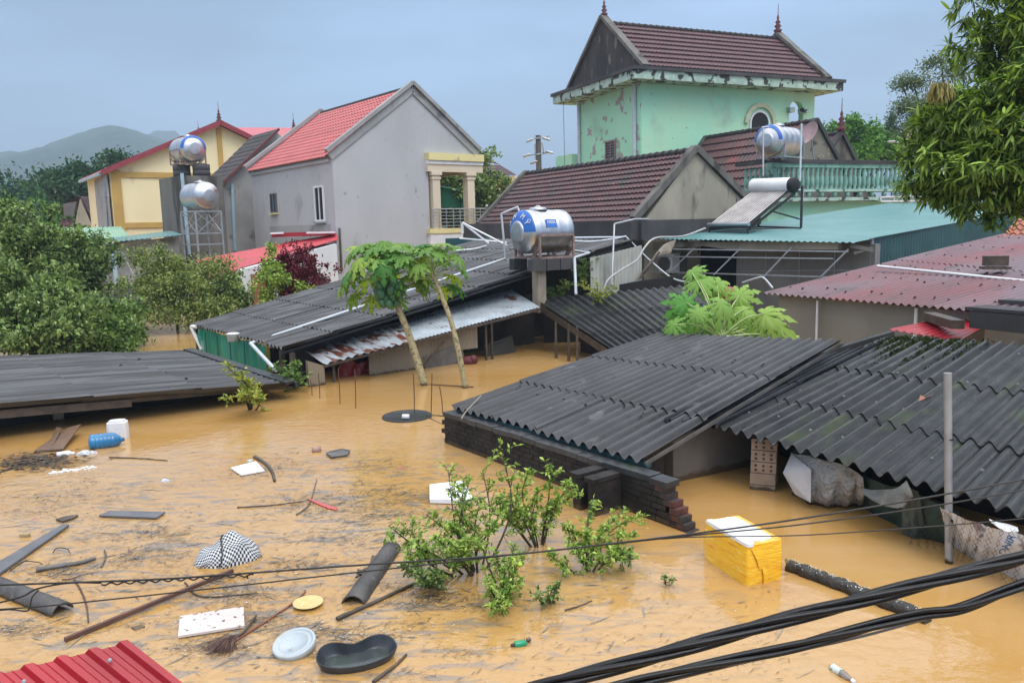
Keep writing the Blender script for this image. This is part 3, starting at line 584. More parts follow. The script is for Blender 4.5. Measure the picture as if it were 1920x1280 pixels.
# ---- dark roofed house between
a3 = dirh(-38); K3 = D(428, 400, 45.5); L3 = fxat(K3, a3, 392); W3 = 6.2
p3 = Pl(K3, a3.copy()); z3 = p3.at(428, 341).z; z3a = p3.at(500, 290).z
t = thing('dark_roofed_house', 'grey house with dark mossy tile roof between grey house and water tower', 'house', at_z(K3, 0))
w = MB(); gbody(w, K3, a3, b, L3, W3, -2, z3, z3, .5, z3+2.9); part(t, 'wall', m_plaster2, w)
r = MB(); rk = at_z(K3+b*W3*.5, z3+3.0); corr(r, K3+Z*(z3-K3.z-.15)-b*.3-a3*.4, K3+Z*(z3-K3.z-.15)-b*.3+a3*(L3+.3), rk+a3*(L3+.3), rk-a3*.4, .3, .03, 11, 60, 7, .03, .035, .03, 6, 0, sub=1); part(t, 'roof', m_tiledk, r)
r = MB(); r.bar(K3+Z*(z3-K3.z-.1)-b*.35-a3*.45, rk-a3*.45-Z*.02, .10, .14); part(t, 'verge_band', m_finial, r)
r = MB(); r.tube([p3.at(434, 345)-a3*.1, p3.at(440, 470)-a3*.1], .09, 8); part(t, 'rain_pipe', m_pvcb, r)

# ---- yellow gabled house far left
aY = dirh(-36); bY = dirh(56); K4 = D(212, 400, 50); L4 = fxat(K4, aY, 170); W4 = 2*fxat(K4, bY, 421); p4 = Pl(K4, aY.copy()); nY = -aY
z4 = p4.at(210, 320).z; z4a = p4.at(421, 236).z
t = thing('yellow_house', 'tall pale yellow gabled house with ochre bands and red metal roof', 'house', at_z(K4, 0))
w = MB(); gbody(w, K4, aY, bY, L4, W4, -2, z4, z4, .5, z4a); part(t, 'wall', m_yellow, w)
w = MB(); w.box(at_z(K4+aY*(L4/2)-bY*.02, (z4-2)/2-.1), .06, L4, z4+1.7, bY); part(t, 'side_wall', m_plaster2, w)
w = MB(); 
w.box(at_z(K4+bY*.32+nY*.05, (z4-2)/2), .55, .14, z4+2, bY); zz1 = p4.at(260, 328).z; w.bar(at_z(K4+bY*.6+nY*.045, zz1), at_z(K4+bY*(W4-.6)+nY*.045, zz1), .12, .32)
zz2 = p4.at(270, 422).z; w.bar(at_z(K4+bY*.6+nY*.045, zz2), at_z(K4+bY*(W4-.6)+nY*.045, zz2), .12, .32); w.box(at_z(K4+bY*(W4/2)+nY*.04, (z4a+zz1)/2), .3, .12, z4a-zz1-.5, bY); part(t, 'ochre_band', m_ochre, w)
r = MB(); rk = at_z(K4+bY*(W4/2), z4a+.15); o1 = -aY*.5
for s in (0, 1):
    ev = at_z(K4+bY*(-.5 if s == 0 else W4+.5), z4-.1); corr(r, ev+o1, ev+aY*L4, rk+aY*L4, rk+o1, .25, .02, 1, 200, 8, 0, 0, .02, 6, 0, sub=1)
part(t, 'roof', m_redmet, r)
r = MB(); ev = at_z(K4-bY*.5, z4-.15); ev2 = at_z(K4+bY*(W4+.5), z4-.15); r.bar(ev-aY*.55, rk-aY*.55-Z*.05, .10, .3); r.bar(rk-aY*.55-Z*.05, ev2-aY*.55, .10, .3); part(t, 'verge_band', M('red_verge', (.28, .035, .05), None, 3, .5), r)
finial(t, rk-aY*.3, 1.3)
f_ = p4.at(385, 277); 
r = MB(); r.box(f_+nY*.03, .5, .08, .9, bY); part(t, 'shutter', m_white, r)
r = MB(); r.tube([D(196, 330, 50.5), D(201, 425, 50.5)], .07, 6); r.box(D(200, 356, 50.3), .35, .2, .8, bY); part(t, 'meter_pole', m_galv, r)
r = MB(); r.bar(at_z(K4-bY*.45+aY*.3, z4-.2), at_z(K4-bY*.45+aY*L4, z4-.2), .2, .16); part(t, 'gutter', m_pvcb, r)
t = thing('red_roofed_building', 'long red metal roof with small spire behind the yellow gable', 'building', at_z(D(500, 260, 66), 0))
r = MB(); corr(r, D(440, 270, 62), D(600, 268, 68), D(560, 240, 72), D(440, 239, 70), .3, .02, 1, 200, 9, 0, 0, .02, 5, 0, sub=1); part(t, 'roof', m_redmet, r)
w = MB(); w.prism([D(455, 300, 64), D(600, 300, 69), D(600, 266, 69), D(455, 268, 64)], Vector((1, 5, 0))); part(t, 'wall', m_plaster2, w); finial(t, D(551, 243, 70), 1.4)
r = MB(); r.lathe(D(373, 250, 70), Z, [(0, .1), (.3, .16), (.45, .05), (1.3, .01)], 8); finial(t, D(373, 256, 70), 1.3)

# ---- concrete water tower block with tanks
aT = dirh(-40); bT = dirh(62); K5 = D(343, 420, 40.5); zT = D(343, 329, 40.5).z; LT = fxat(K5, aT, 305); WT = fxat(K5, bT, 424)
t = thing('concrete_block', 'streaked dark concrete water tower block beside yellow gable', 'water tower', at_z(K5, 0))
w = MB(); w.prism([at_z(K5, -2), at_z(K5+bT*WT, -2), at_z(K5+bT*WT+aT*LT, -2), at_z(K5+aT*LT, -2)], Z*(zT+2)); part(t, 'wall', m_concdk, w)
for px, py in ((340, 312), (377, 312)):
    q = MB(); c_ = D(px, py, 41.6); q.lathe(at_z(c_, zT), Z, [(0, .01), (0, .42), (.28, .42), (.29, .40), (.31, .42), (.6, .42), (.6, 0)], 18); part(t, 'support_drum', m_gutter, q)
w = MB(); w.tube([D(341, 325, 40.2), D(355, 477, 40.2)], .09, 8); part(t, 'rain_pipe', m_pvcb, w)
def tank(name, label, c, ax, Rr, L_, band=True, text=True, pink=False, group='stainless steel rooftop water tanks', legs=None, belly=None, n=40):
    """horizontal steel tank: c = centre of the end that faces the viewer, ax points away from it"""
    ax = ax.normalized(); t = thing(name, label, 'water tank', c-Z*(Rr+.18), group); sd = ax.cross(Z).normalized()
    P = [(-.17*Rr, 0.001), (-.165*Rr, .38*Rr)]
    prof = [(-.26*Rr, .50*Rr), (-.20*Rr, .62*Rr), (-.12*Rr, .80*Rr), (-.03*Rr, .93*Rr), (.05*Rr, .985*Rr), (.1*Rr, 1.0*Rr)]
    nr = 4
    for k in range(nr):
        x = .1*Rr + (L_-.2*Rr)*(k+.5)/nr; prof += [(x-.03, Rr), (x-.012, Rr*1.006), (x+.012, Rr*1.006), (x+.03, Rr)]
    prof += [(L_-.1*Rr, Rr), (L_-.03*Rr, .95*Rr), (L_+.1*Rr, .8*Rr), (L_+.2*Rr, .55*Rr), (L_+.24*Rr, 0.001)]
    m1 = MB(); m1.lathe(c, ax, prof, n, up=Z); body = part(t, 'body', m_steel, m1); ORG[body] = ORG[t]
    m1 = MB(); m1.lathe(c, ax, [(-.24*Rr, .52*Rr), (-.30*Rr, .50*Rr), (-.33*Rr, .46*Rr), (-.34*Rr, .38*Rr), (-.35*Rr, .2*Rr), (-.355*Rr, .001)], n); part(t, 'end_cap', m_steeld, m1)
    m1 = MB(); m1.lathe(c+ax*L_*.4+Z*(Rr*.98), Z, [(0, .24), (.05, .24), (.07, .21), (.08, .1), (.13, .04), (.13, .001)], 20); part(t, 'lid', m_steeld, m1)
    if band:
        m1 = MB(); pr = [(-.272*Rr, .47*Rr), (-.212*Rr, .625*Rr), (-.134*Rr, .812*Rr), (-.042*Rr, .945*Rr), (.03*Rr, 1.0*Rr), (.06*Rr, 1.004*Rr)]
        if band == 2: pr = pr[2:5]
        m1.lathe(c-ax*.004, ax, pr, 24, -90, 90); part(t, 'printed_band', m_blue, m1)
    if text:
        m1 = MB()
        for ch, an in zip('ÂN MỸ', (-56, -22, 0, 26, 56)):
            if ch == ' ': continue
            V, F = textmesh(ch, .34*Rr, .003); an = math.radians(an); rad = Z*math.cos(an)+(-sd)*math.sin(an)*1.0
            rad = Z*math.cos(an) + sd*math.sin(an)
            ctr = c + rad*(.76*Rr) + ax*(-.165*Rr) ; nrm = (-ax*.85+rad*.5).normalized(); xx = (Z.cross(nrm)); tang = rad.cross(-ax).normalized()
            # text x runs clockwise seen from outside
            yy = (rad - nrm*rad.dot(nrm)).normalized(); x_ = yy.cross(nrm).normalized(); m1.add(put(V, ctr+nrm*.018, x_, yy), F)
        part(t, 'lettering', m_white, m1)
        out = (-sd*.0+ax.cross(Z).normalized())  # side facing viewer
        if out.dot(CC-c) < 0: out = -out
        pl = MB(); nb = (out*.93+Z*.36).normalized(); cc_ = c+ax*(L_*.42)+nb*(Rr*1.012); yy = (Z-nb*Z.dot(nb)).normalized(); xx = yy.cross(nb)
        pl.box(cc_+nb*.004, .34, .22, .008, xx, nb); lb_ = part(t, 'side_label', m_blue, pl); ORG[lb_] = ORG[t]
        V, F = textmesh('1000L', .12, .002); tm = MB(); tm.add(put(V, cc_+nb*.012+yy*.03, xx, yy), F); tm.build('label_text', m_white, lb_)
    return t, sd
def tank_frame(t, c, ax, Rr, L_, zb, r=.022, ztop=None, mat=None):
    """welded cradle: four corner posts, rails, saddle struts"""
    sd = ax.cross(Z).normalized(); q = MB(); hw = Rr*.98; zt = ztop if ztop is not None else c.z-.05*Rr
    for s in (-1, 1):
        for e_ in (.12, .95): q.bar(at_z(c+ax*L_*e_+sd*hw*s, zb), at_z(c+ax*L_*e_+sd*hw*s, zt), r*2, r*2, ax)
        q.bar(at_z(c+ax*L_*.12+sd*hw*s, zt), at_z(c+ax*L_*.95+sd*hw*s, zt), r*2, r*2); q.bar(at_z(c+ax*L_*.12+sd*hw*s, zb+.02), at_z(c+ax*L_*.95+sd*hw*s, zb+.02), r*2, r*2)
    for e_ in (.12, .95):
        q.bar(at_z(c+ax*L_*e_-sd*hw, zb+.02), at_z(c+ax*L_*e_+sd*hw, zb+.02), r*2, r*2)
        for s in (-1, 1): q.bar(at_z(c+ax*L_*e_+sd*hw*.35*s, zb), c+ax*L_*e_+sd*hw*.72*s-Z*Rr*.72, r*2, r*1.6); q.bar(at_z(c+ax*L_*e_+sd*hw*s, zb+.35), at_z(c+ax*L_*e_+sd*hw*.5*s, zb), r*1.5, r*1.5)
    part(t, 'frame', mat or m_rustst, q)
cT = D(363, 279, 41.2); t, _ = tank('water_tank', 'steel tank with blue ring on twin dark drums above concrete tower', cT, dirh(-42), .66, 1.6, band=2, text=False); tank_frame(t, cT, dirh(-42), .66, 1.6, zT+.62, .03)
cT = D(389, 367, 37.2); zs = D(389, 396, 37.2).z; t, _ = tank('water_tank', 'plain steel tank with reddish underside on tall welded stand by concrete tower', cT, dirh(-48), .62, 1.5, band=False, text=False)
t2 = thing('tank_stand', 'tall galvanised lattice stand carrying a steel tank', 'stand', at_z(cT, 0)); q = MB(); zb5 = D(395, 458, 37).z; ax_ = dirh(-48); sd_ = ax_.cross(Z).normalized(); cor = [cT+ax_*e_+sd_*s for e_, s in ((.05, .62), (.05, -.62), (1.4, -.62), (1.4, .62))]
for p in cor: q.bar(at_z(p, -1), at_z(p, zs), .07, .07, ax_)
for z_ in (zs, (zs+zb5)/2-.25, zb5):
    for k in range(4): q.bar(at_z(cor[k], z_), at_z(cor[(k+1) % 4], z_), .06, .06)
for k in range(4): q.bar(at_z(cor[k], zs), at_z(cor[(k+1) % 4], (zs+zb5)/2-.25), .03, .03); q.bar(at_z(cor[k], (zs+zb5)/2-.25), at_z(cor[(k+1) % 4], zs), .03, .03)
part(t2, 'frame', m_galv, q); q = MB()
for e_ in (.2, 1.2):
    for s in (-1, 1): q.bar(at_z(cT+ax_*e_+sd_*s*.2, zs), cT+ax_*e_+sd_*s*.45-Z*.45, .04, .04)
part(t2, 'saddle', m_galv, q)

# ---- teal-roofed shed and green roof on the far left
t = thing('teal_shed', 'grey shed with thin blue-green roof and corner drain pipe', 'shed', at_z(D(260, 520, 37), 0))
A_, B_, C_, D_ = D(178, 457, 36.0), D(342, 440, 37.5), D(318, 433, 41), D(200, 447, 41)
w = MB(); w.prism([at_z(D(196, 500, 37), -2), at_z(D(338, 500, 38), -2), at_z(D(338, 500, 38), D(338, 441, 38).z-.05), at_z(D(196, 500, 37), D(196, 457, 37).z-.05)], Vector((-1.2, 4, 0))); part(t, 'wall', m_plaster2, w)
r = MB(); corr(r, A_, B_, C_, D_, .2, .015, 1, 200, 10, 0, 0, .02, 5, 0, sub=1); part(t, 'roof', m_teal, r)
r = MB(); r.tube(crom([D(190, 455, 36), D(208, 456, 35.9), D(212, 470, 35.9), D(220, 545, 35.9)], 4), .10, 8); part(t, 'rain_pipe', m_pvcb, r)
r = MB(); r.tube([D(228, 472, 36.2), D(252, 518, 36.2)], .03, 6); r.tube([D(192, 470, 36.2), D(235, 473, 36.2)], .025, 6); part(t, 'strut', m_galv, r)
t = thing('green_roofed_shed', 'pale green sloping metal roof below the yellow house', 'shed', at_z(D(190, 470, 43), 0))
r = MB(); corr(r, D(60, 462, 41.5), D(245, 446, 41.5), D(226, 425, 47.0), D(90, 428, 47), .25, .018, 1, 200, 11, 0, 0, .02, 5, 0, sub=1); part(t, 'roof', m_greenroof, r)
w = MB(); w.prism([at_z(D(80, 470, 42), -2), at_z(D(240, 470, 42), -2), at_z(D(240, 470, 42), D(240, 449, 42).z), at_z(D(80, 470, 42), D(80, 464, 42).z)], Vector((-.5, 4, 0))); part(t, 'wall', m_concdk, w)
# small tiled house far left
aH = dirh(-20); K6 = D(147, 420, 62); t = thing('old_tiled_house', 'small old house with steep dark tiled roof at far left', 'house', at_z(K6, 0)); bH = dirh(70)
z6 = .8+3.3; W6 = 4.5
w = MB(); p6 = Pl(K6, aH.copy()); w.prism([at_z(p6.at(140, 430), -1), at_z(p6.at(172, 430), -1), p6.at(172, 422), p6.at(150, 372), p6.at(140, 422)], aH*6); part(t, 'wall', m_concrete, w)
r = MB(); corr(r, p6.at(177, 427), p6.at(177, 427)+aH*7+bH*2.5, p6.at(149, 368)+aH*7+bH*2.5, p6.at(149, 368), .4, .05, 14, 60, 12, .03, .05, .05, 5, 0, sub=1); corr(r, p6.at(108, 396), p6.at(108, 396)+aH*7, p6.at(146, 368)+aH*7, p6.at(146, 368), .4, .05, 10, 60, 12, .03, .05, .05, 5, 0, sub=1); part(t, 'roof', m_tile, r)
w = MB(); w.prism([p6.at(119, 382)-aH*.1, p6.at(144, 378)-aH*.1, p6.at(138, 405)-aH*.1, p6.at(120, 405)-aH*.1], aH*.2); part(t, 'awning_panel', m_woodg, w)
r = MB(); corr(r, D(112, 425, 60.5), D(140, 426, 60.5), D(136, 412, 62), D(118, 410, 62), .4, .05, 4, 60, 13, .03, .05, .05, 5, 0, sub=1); part(t, 'lower_roof', m_tiler, r)
t = thing('cream_house', 'distant cream house with brown hipped roofs beyond the porch', 'house', at_z(D(930, 340, 75), 0))
w = MB(); w.prism([at_z(D(885, 400, 74), -1), at_z(D(972, 400, 76), -1), D(972, 338, 76), D(885, 338, 74)], Vector((2, 8, 0))); part(t, 'wall', m_yellow, w)
r = MB(); A_, B_ = D(880, 333, 73), D(968, 329, 75); C_, D_ = D(935, 309, 79), D(880, 309, 79); corr(r, A_, B_, C_, D_, .4, .03, 8, 60, 14, .03, .05, .04, 5, 0, sub=1); corr(r, D(868, 293, 72), D(935, 309, 73), D(915, 296, 76), D(870, 286, 76), .4, .03, 4, 60, 15, .03, .05, .04, 5, 0, sub=1); part(t, 'roof', m_tile, r)
w = MB(); w.bar(D(880, 337, 73.5), D(968, 334, 75.5), .5, .35); part(t, 'eave_band', m_yellow, w)
t = thing('utility_pole', 'concrete utility pole with angled insulator arms above tiled roof', 'utility pole', at_z(D(1011, 315, 62), 0))
w = MB(); w.tube([at_z(D(1011, 315, 62), 0), D(1009, 254, 62)], [.26, .2], 8); part(t, 'pole', m_concdk, w)
w = MB()
for (x0, y0, x1, y1) in ((996, 261, 1030, 256), (990, 292, 1035, 285), (1003, 270, 1004, 300), (1016, 268, 1020, 290)): w.bar(D(x0, y0, 61.8), D(x1, y1, 61.8), .10, .10)
part(t, 'cross_arm', m_galv, w)
for (x0, y0) in ((995, 263), (1026, 261), (989, 291), (1032, 286), (1002, 304)): q = MB(); q.lathe(D(x0, y0, 61.6), Vector((1, 0, .35 if x0 < 1010 else -.35)), [(-.35, .03), (-.33, .12), (-.2, .06), (-.15, .13), (0, .06), (.05, .13), (.25, .03)], 8); part(t, 'insulator', m_steeld, q)

# ---- central tile-roofed house
aC = dirh(-28); bC = dirh(62); KC = D(1208, 430, 25.5); pC = Pl(KC, aC.copy()); nC = -aC
apC = pC.at(1303, 285); WC = fxat(KC, bC, 1390); zc0 = pC.at(1208, 412).z; zc1 = pC.at(1390, 374).z; Wa = (apC-KC).dot(bC)
LC = fxat(at_z(KC+bC*Wa, apC.z), aC, 986)
t = thing('tiled_house', 'low house with long brown tiled roof and bare grey gable behind big tank', 'house', at_z(KC, 0))
w = MB(); gbody(w, KC, aC, bC, LC, WC, -2, zc0-.05, zc1, Wa/WC, apC.z); part(t, 'wall', m_concrete, w)
r = MB(); ev = at_z(KC-bC*.42, zc0-.05); rk = at_z(KC+bC*Wa, apC.z+.03); corr(r, ev+aC*.05, ev+aC*(LC-.05), rk+aC*(LC-.05), rk+aC*.05, .22, .022, 12, 80, 16, .03, .065, .05, 7, 0, sub=1)
ev2 = at_z(KC+bC*(WC+.2), zc1-.05); corr(r, ev2+aC*.05, ev2+aC*(LC-.05), rk+aC*(LC-.05), rk+aC*.05, .22, .022, 12, 80, 17, .03, .065, .05, 7, 0, sub=1); rf = part(t, 'roof', m_tile, r); ORG[rf] = ORG[t]
r = MB()
for i in range(int(LC/.36)): r.lathe(rk+aC*(.1+i*.36)+Z*.02, aC, [(0, .13), (.38, .10)], 8)
r.build('ridge_tiles', m_tiledk, rf)
r = MB()
for off in (0, LC):
    o_ = aC*off; r.bar(ev+Z*.08+o_, rk+Z*.10+o_, .26, .2); r.bar(rk+Z*.10+o_, ev2+Z*.08+o_, .26, .2); part(t, 'verge_band', m_concdk, r); r = MB()
# gutter beam round the house
r = MB(); zg = pC.at(1208, 428).z; 
g0 = KC-bC*.75-aC*.5; r.bar(at_z(g0+aC*(LC+1), zg), at_z(g0, zg-.05), .3, .62); r.bar(at_z(g0+bC*.15, zg-.05), at_z(g0+bC*(WC+1.0), zg-.05), .3, .60)
part(t, 'gutter_beam', m_gutter, r)
r = MB(); r.box(at_z(KC+aC*(LC/2)-bC*.3, zg-1.6), LC, .3, 2.5, aC); part(t, 'shade_painted_wall', m_gutter, r)  # shadow below the gutter beam is put into this wall's dark colour
r = MB(); r.bar(at_z(KC-bC*.18+aC*(LC+.5), zc0-.28), at_z(KC-bC*.18, zc0-.28), .5, .2); part(t, 'eave_shade_strip', m_black, r)  # black strip stands in for the shadow under the eave

# ---- green tower house
aG = dirh(-24); bG = dirh(66); KG = D(1203, 300, 41); pGl = Pl(KG, bG.copy()); pGr = Pl(KG, aG.copy()); nL = -bG; nR = -aG
zG = pGl.at(1199, 157).z; LG_ = fxat(KG, aG, 1084); WG = fxat(KG, bG, 1524); WGs = fxat(KG, bG, 1474)
t = thing('green_tower', 'tall mint green painted tower house with stained walls and dark tile roof', 'house', at_z(KG, 0))
w = MB(); w.prism([at_z(KG, -2), at_z(KG+bG*WGs, -2), at_z(KG+bG*WGs+aG*LG_, -2), at_z(KG+aG*LG_, -2)], Z*(zG+2)); part(t, 'wall', m_mintclean, w)
w = MB(); w.box(at_z(KG+aG*(LG_/2)-bG*.015, zG/2), LG_-.1, .04, zG-.02, aG); part(t, 'peeling_side', m_mint, w)
def archwall(mb, o, ax, n, w_, h_, aw, ah, th, ac):
    """wall o..o+ax*w_ with arched opening: centre ac, width aw, springing height ah"""
    segs = 14; outer = []; P = [o, o+ax*(ac-aw/2), ]
    arc = [o+ax*(ac-aw/2*math.cos(math.pi*k/segs))+Z*(ah+aw/2*math.sin(math.pi*k/segs)) for k in range(segs+1)]
    L_ = [o]+[o+ax*(ac-aw/2)]+arc[:segs//2+1]+[o+ax*ac+Z*h_, o+Z*h_]; R_ = [o+ax*(ac+aw/2), o+ax*w_, o+ax*w_+Z*h_, o+ax*ac+Z*h_]+arc[segs//2:][::1]
    mb.prism(L_, -n*th); mb.prism(R_, -n*th)
zfl = 4.5
pw_ = WG-WGs
w = MB(); o_ = at_z(KG+bG*WGs, zfl); zsp = pGr.at(1495, 207).z-zfl
archwall(w, o_+bG*.003, bG, nR, pw_, zG-zfl-.003, 1.0, zsp, .35, .62)
o2 = at_z(KG+bG*WG, zfl); archwall(w, o2+aG*.36-bG*.005, aG, bG, LG_-.4, zG-zfl-.003, 2.0, zsp, .35, 1.35); part(t, 'arcade', m_mintclean, w)
w = MB()
for bb in (.12, 1.12): w.box(at_z(KG+bG*(WGs+bb)+nR*.02, zfl+zsp-.02), .34, .5, .26, bG)
part(t, 'arch_capital', m_mintmold, w)
w = MB(); sz = zG+.22; cS = KG+bG*(WG/2)+aG*(LG_/2); w.box(at_z(cS, sz), WG+2.1, LG_+2.0, .42, bG); part(t, 'eave_slab', m_mintmold, w)
w = MB(); w.box(at_z(cS, sz+.29), WG+2.3, LG_+2.2, .16, bG); part(t, 'slab_coping', m_gutter, w)
z0 = sz+.372; rid = pGl.at(1144, 26); zri = at_z(KG+aG*(LG_/2), 0); 
# ridge height from the gable apex
pga = Pl(KG-bG*.2, bG.copy()); apz = pga.at(1145, 28).z
r = MB(); x0 = -.25; x1 = WG+.35; ya = -.45; yb = LG_+.45; rk = at_z(KG+aG*(LG_/2), apz-.25)
for yy_ in (ya, yb): ev = at_z(KG+aG*yy_, z0+.12); corr(r, ev+bG*(x0+.2), ev+bG*(x1-.2), rk+bG*(x1-.2), rk+bG*(x0+.2), .24, .022, 9, 90, 18, .03, .085, .07, 7, 0, sub=1)
rf = part(t, 'roof', m_tiler, r); ORG[rf] = ORG[t]
r = MB()
for i in range(int((x1-x0-.4)/.38)): r.lathe(rk+bG*(x0+.3+i*.38)+Z*.03, bG, [(0, .14), (.4, .10)], 8)
r.build('ridge_tiles', m_tiledk, rf)
for x_ in (x0, x1):
    r = MB(); P = [at_z(KG+bG*x_+aG*(ya-.25), z0), at_z(KG+bG*x_+aG*(yb+.25), z0), at_z(KG+bG*x_+aG*(LG_/2), apz)]; r.prism(P, bG*.22*(1 if x_ < 1 else -1)); part(t, 'gable_wall', m_blackgable if x_ < 1 else m_tiler, r)
    r = MB(); 
    for s in (0, 1): r.bar(P[s]+bG*.05*(1 if x_ < 1 else -1)+Z*.1, P[2]+bG*.05*(1 if x_ < 1 else -1)+Z*.1, .42, .16)
    part(t, 'gable_coping', m_concdk, r); finial(t, P[2]+bG*.1*(1 if x_ < 1 else -1)+Z*.12, 1.25 if x_ < 1 else 1.6)
for (x_, y_, wd) in ((1087, 240, .0), (1197, 240, .0)):
    q = MB(); u = fxat(KG, aG, x_+3) if x_ < 1150 else .45; q.tube([at_z(KG+aG*u-bG*.12, 1), at_z(KG+aG*u-bG*.12, zG)], .10, 8); part(t, 'rain_pipe', m_pvc, q)
q = pGl.at(1147, 284)+nL*.045; window(t, q, aG, nL, 1.05, 1.15, m_rustst, .08, 1, louvre=8)
# arched window on right wall
pc = pGr.at(1424, 232); rw = .58; 
q = MB(); pts = [pc+bG*(-rw*math.cos(math.pi*k/16))+Z*(rw*math.sin(math.pi*k/16)) for k in range(17)]; q.prism([pc-bG*rw-Z*.9]+pts+[pc+bG*rw-Z*.9], nR*.03); fw_ = part(t, 'arched_window', m_black, q); ORG[fw_] = ORG[t]
def arcband(c, r0, r1, n, ax, th, a0=0, a1=180, drop=0):
    q = MB(); K_ = 20; V = []; F = []
    for k in range(K_+1):
        an = math.radians(a0+(a1-a0)*k/K_); d = -ax*math.cos(an)+Z*math.sin(an)
        V += [c+d*r0, c+d*r1, c+d*r1+n*th, c+d*r0+n*th]
    for k in range(K_):
        for j in range(4): F.append((k*4+j, k*4+(j+1) % 4, k*4+4+(j+1) % 4, k*4+4+j))
    q.add(V, F); 
    if drop:
        for s in (-1, 1): q.box(c+ax*s*(r0+r1)/2-Z*drop/2+n*th/2, r1-r0, th, drop, ax)
    return q
arcband(pc, rw, rw+.10, nR, bG, .06, drop=.9).build('inner_moulding', m_white, fw_)
part(t, 'arch_hood', M('pale_sage_moulding', (.52, .56, .38), (.42, .46, .32), 4, .8), arcband(pc+Z*.0, rw+.26, rw+.48, nR, bG, .14))
q = MB(); q.box(at_z(KG+aG*(LG_+1.0)+bG*.4, 3.2), 2.0, 1.6, pGl.at(1085, 262).z*2-6.4 if False else 8.2, aG); part(t, 'side_parapet', m_mintclean, q)
q = MB(); q.tube([D(1056, 190, 42), D(1059, 312, 42)], .012, 4); part(t, 'hanging_wire', m_wire, q)

# ---- second tiled roof with stained gable, and the small one with spire
def smallgable(name, label, apx_px, Yn, wl, wr, dz, L_, rmat, wmat, dA=-28, fin=False, nc=10):
    a_ = dirh(dA); b_ = dirh(dA+90); ap = D(*apx_px, Yn); t = thing(name, label, 'house', at_z(ap, 0))
    w = MB(); P = [at_z(ap-b_*wl, 0), at_z(ap+b_*wr, 0), at_z(ap+b_*wr, ap.z-dz*wr/wl), ap, at_z(ap-b_*wl, ap.z-dz)]; w.prism(P, a_*L_); part(t, 'wall', wmat, w)
    r = MB(); 
    for s, wd in ((-1, wl), (1, wr)): ev = at_z(ap+b_*s*(wd+.25), ap.z-dz*(wd+.25)/wl+.05); rk = ap+Z*.05; corr(r, ev+a_*.05, ev+a_*(L_-.05), rk+a_*(L_-.05), rk+a_*.05, .24, .022, nc, 80, 19, .03, .075, .06, 7, 0, sub=1)
    rf = part(t, 'roof', rmat, r); ORG[rf] = ORG[t]; r = MB()
    for i in range(int(L_/.38)): r.lathe(ap+a_*(.1+i*.38)+Z*.06, a_, [(0, .13), (.4, .10)], 8)
    r.build('ridge_tiles', m_tiledk, rf)
    r = MB(); 
    for off in (0, L_): r = MB(); r.bar(P[4]+a_*off-b_*.25, ap+a_*off+Z*.12, .24, .16); r.bar(ap+a_*off+Z*.12, P[2]+a_*off+b_*.2, .24, .16); part(t, 'verge_band', m_gutter, r)
    if fin: finial(t, ap+Z*.15, 1.5)
    return t, ap, a_, b_
m_stgable = M('stained_grey_gable', (.22, .20, .17), (.15, .135, .115), 1.2, .85, bump=.3, stain=((.06, .055, .05), 2.4, .53, .10), stain2=((.36, .32, .20), 3.2, .60, .08))
m_tile2 = M('maroon_tile', (.10, .035, .035), (.065, .035, .036), 2.2, .45, bump=.3, stain=((.27, .04, .03), .55, .60, .1), island=.06)
smallgable('tiled_house', 'maroon tiled house whose stained gable stands right of the upper tank', (1529, 229), 35.5, 4.6, 2.6, 5.4, 6.9, m_tile2, m_stgable, nc=15)
smallgable('tiled_shrine', 'small maroon tiled roof with red spire beside the stained gable', (1577, 252), 38.5, 1.3, 3.2, 1.7, 3.5, m_tiler, m_concdk, fin=True, nc=5)
t = thing('satellite_dish', 'faded pink satellite dish tilted against the stained gable', 'satellite dish', D(1520, 270, 34.3)); q = MB(); q.lathe(D(1518, 251, 34.3), Vector((-.80, -.35, .42)), [(.10, .5), (.04, .38), (0, .2), (-.02, .001)], 24, sy=1.0); part(t, 'dish', M('faded_dish', (.36, .24, .25), (.30, .20, .21), 3, .6), q)
q = MB(); q.tube([D(1521, 256, 34.4), D(1526, 300, 34.6)], .03, 6); part(t, 'mast', m_galv, q)

# ---- balustraded terrace
K7 = D(1446, 330, 31); bB = dirh(66); aB = dirh(-24); W7 = fxat(K7, bB, 1745); p7 = Pl(K7, aB.copy()); zt7 = p7.at(1500, 303).z; zb7 = p7.at(1500, 358).z
t = thing('balustrade_terrace', 'mint green concrete terrace with rows of turned balusters and black coping', 'terrace', at_z(K7, 0))
L7 = 1.9
w = MB(); w.bar(at_z(K7-bB*.1, zt7), at_z(K7+bB*W7, zt7), .34, .14); w.bar(at_z(K7-bB*.02+aB*.18, zt7), at_z(K7-bB*.02+aB*L7, zt7), .30, .13); part(t, 'coping', m_gutter, w)
w = MB(); w.bar(at_z(K7, zt7-.15), at_z(K7+bB*W7, zt7-.15), .2, .16); w.bar(at_z(K7, zb7), at_z(K7+bB*W7, zb7), .26, .14); w.bar(at_z(K7+aB*.2, zb7), at_z(K7+aB*L7, zb7), .24, .13); w.box(at_z(K7, (zt7+zb7)/2-.02), .3, .3, zt7-zb7-.1, bB); part(t, 'rail', m_mintbal, w)
bh = zt7-.23-(zb7+.07); n7 = int(W7/.255); p0 = MB(); p0.lathe(Vector((0, 0, 0)), Z, [(0, .075), (.03, .075), (.05, .05), (.14, .085), (.26*1, .095), (bh*.55, .085), (bh*.68, .055), (bh*.74, .075), (bh*.78, .05), (bh*.9, .075), (bh, .08)], 8)
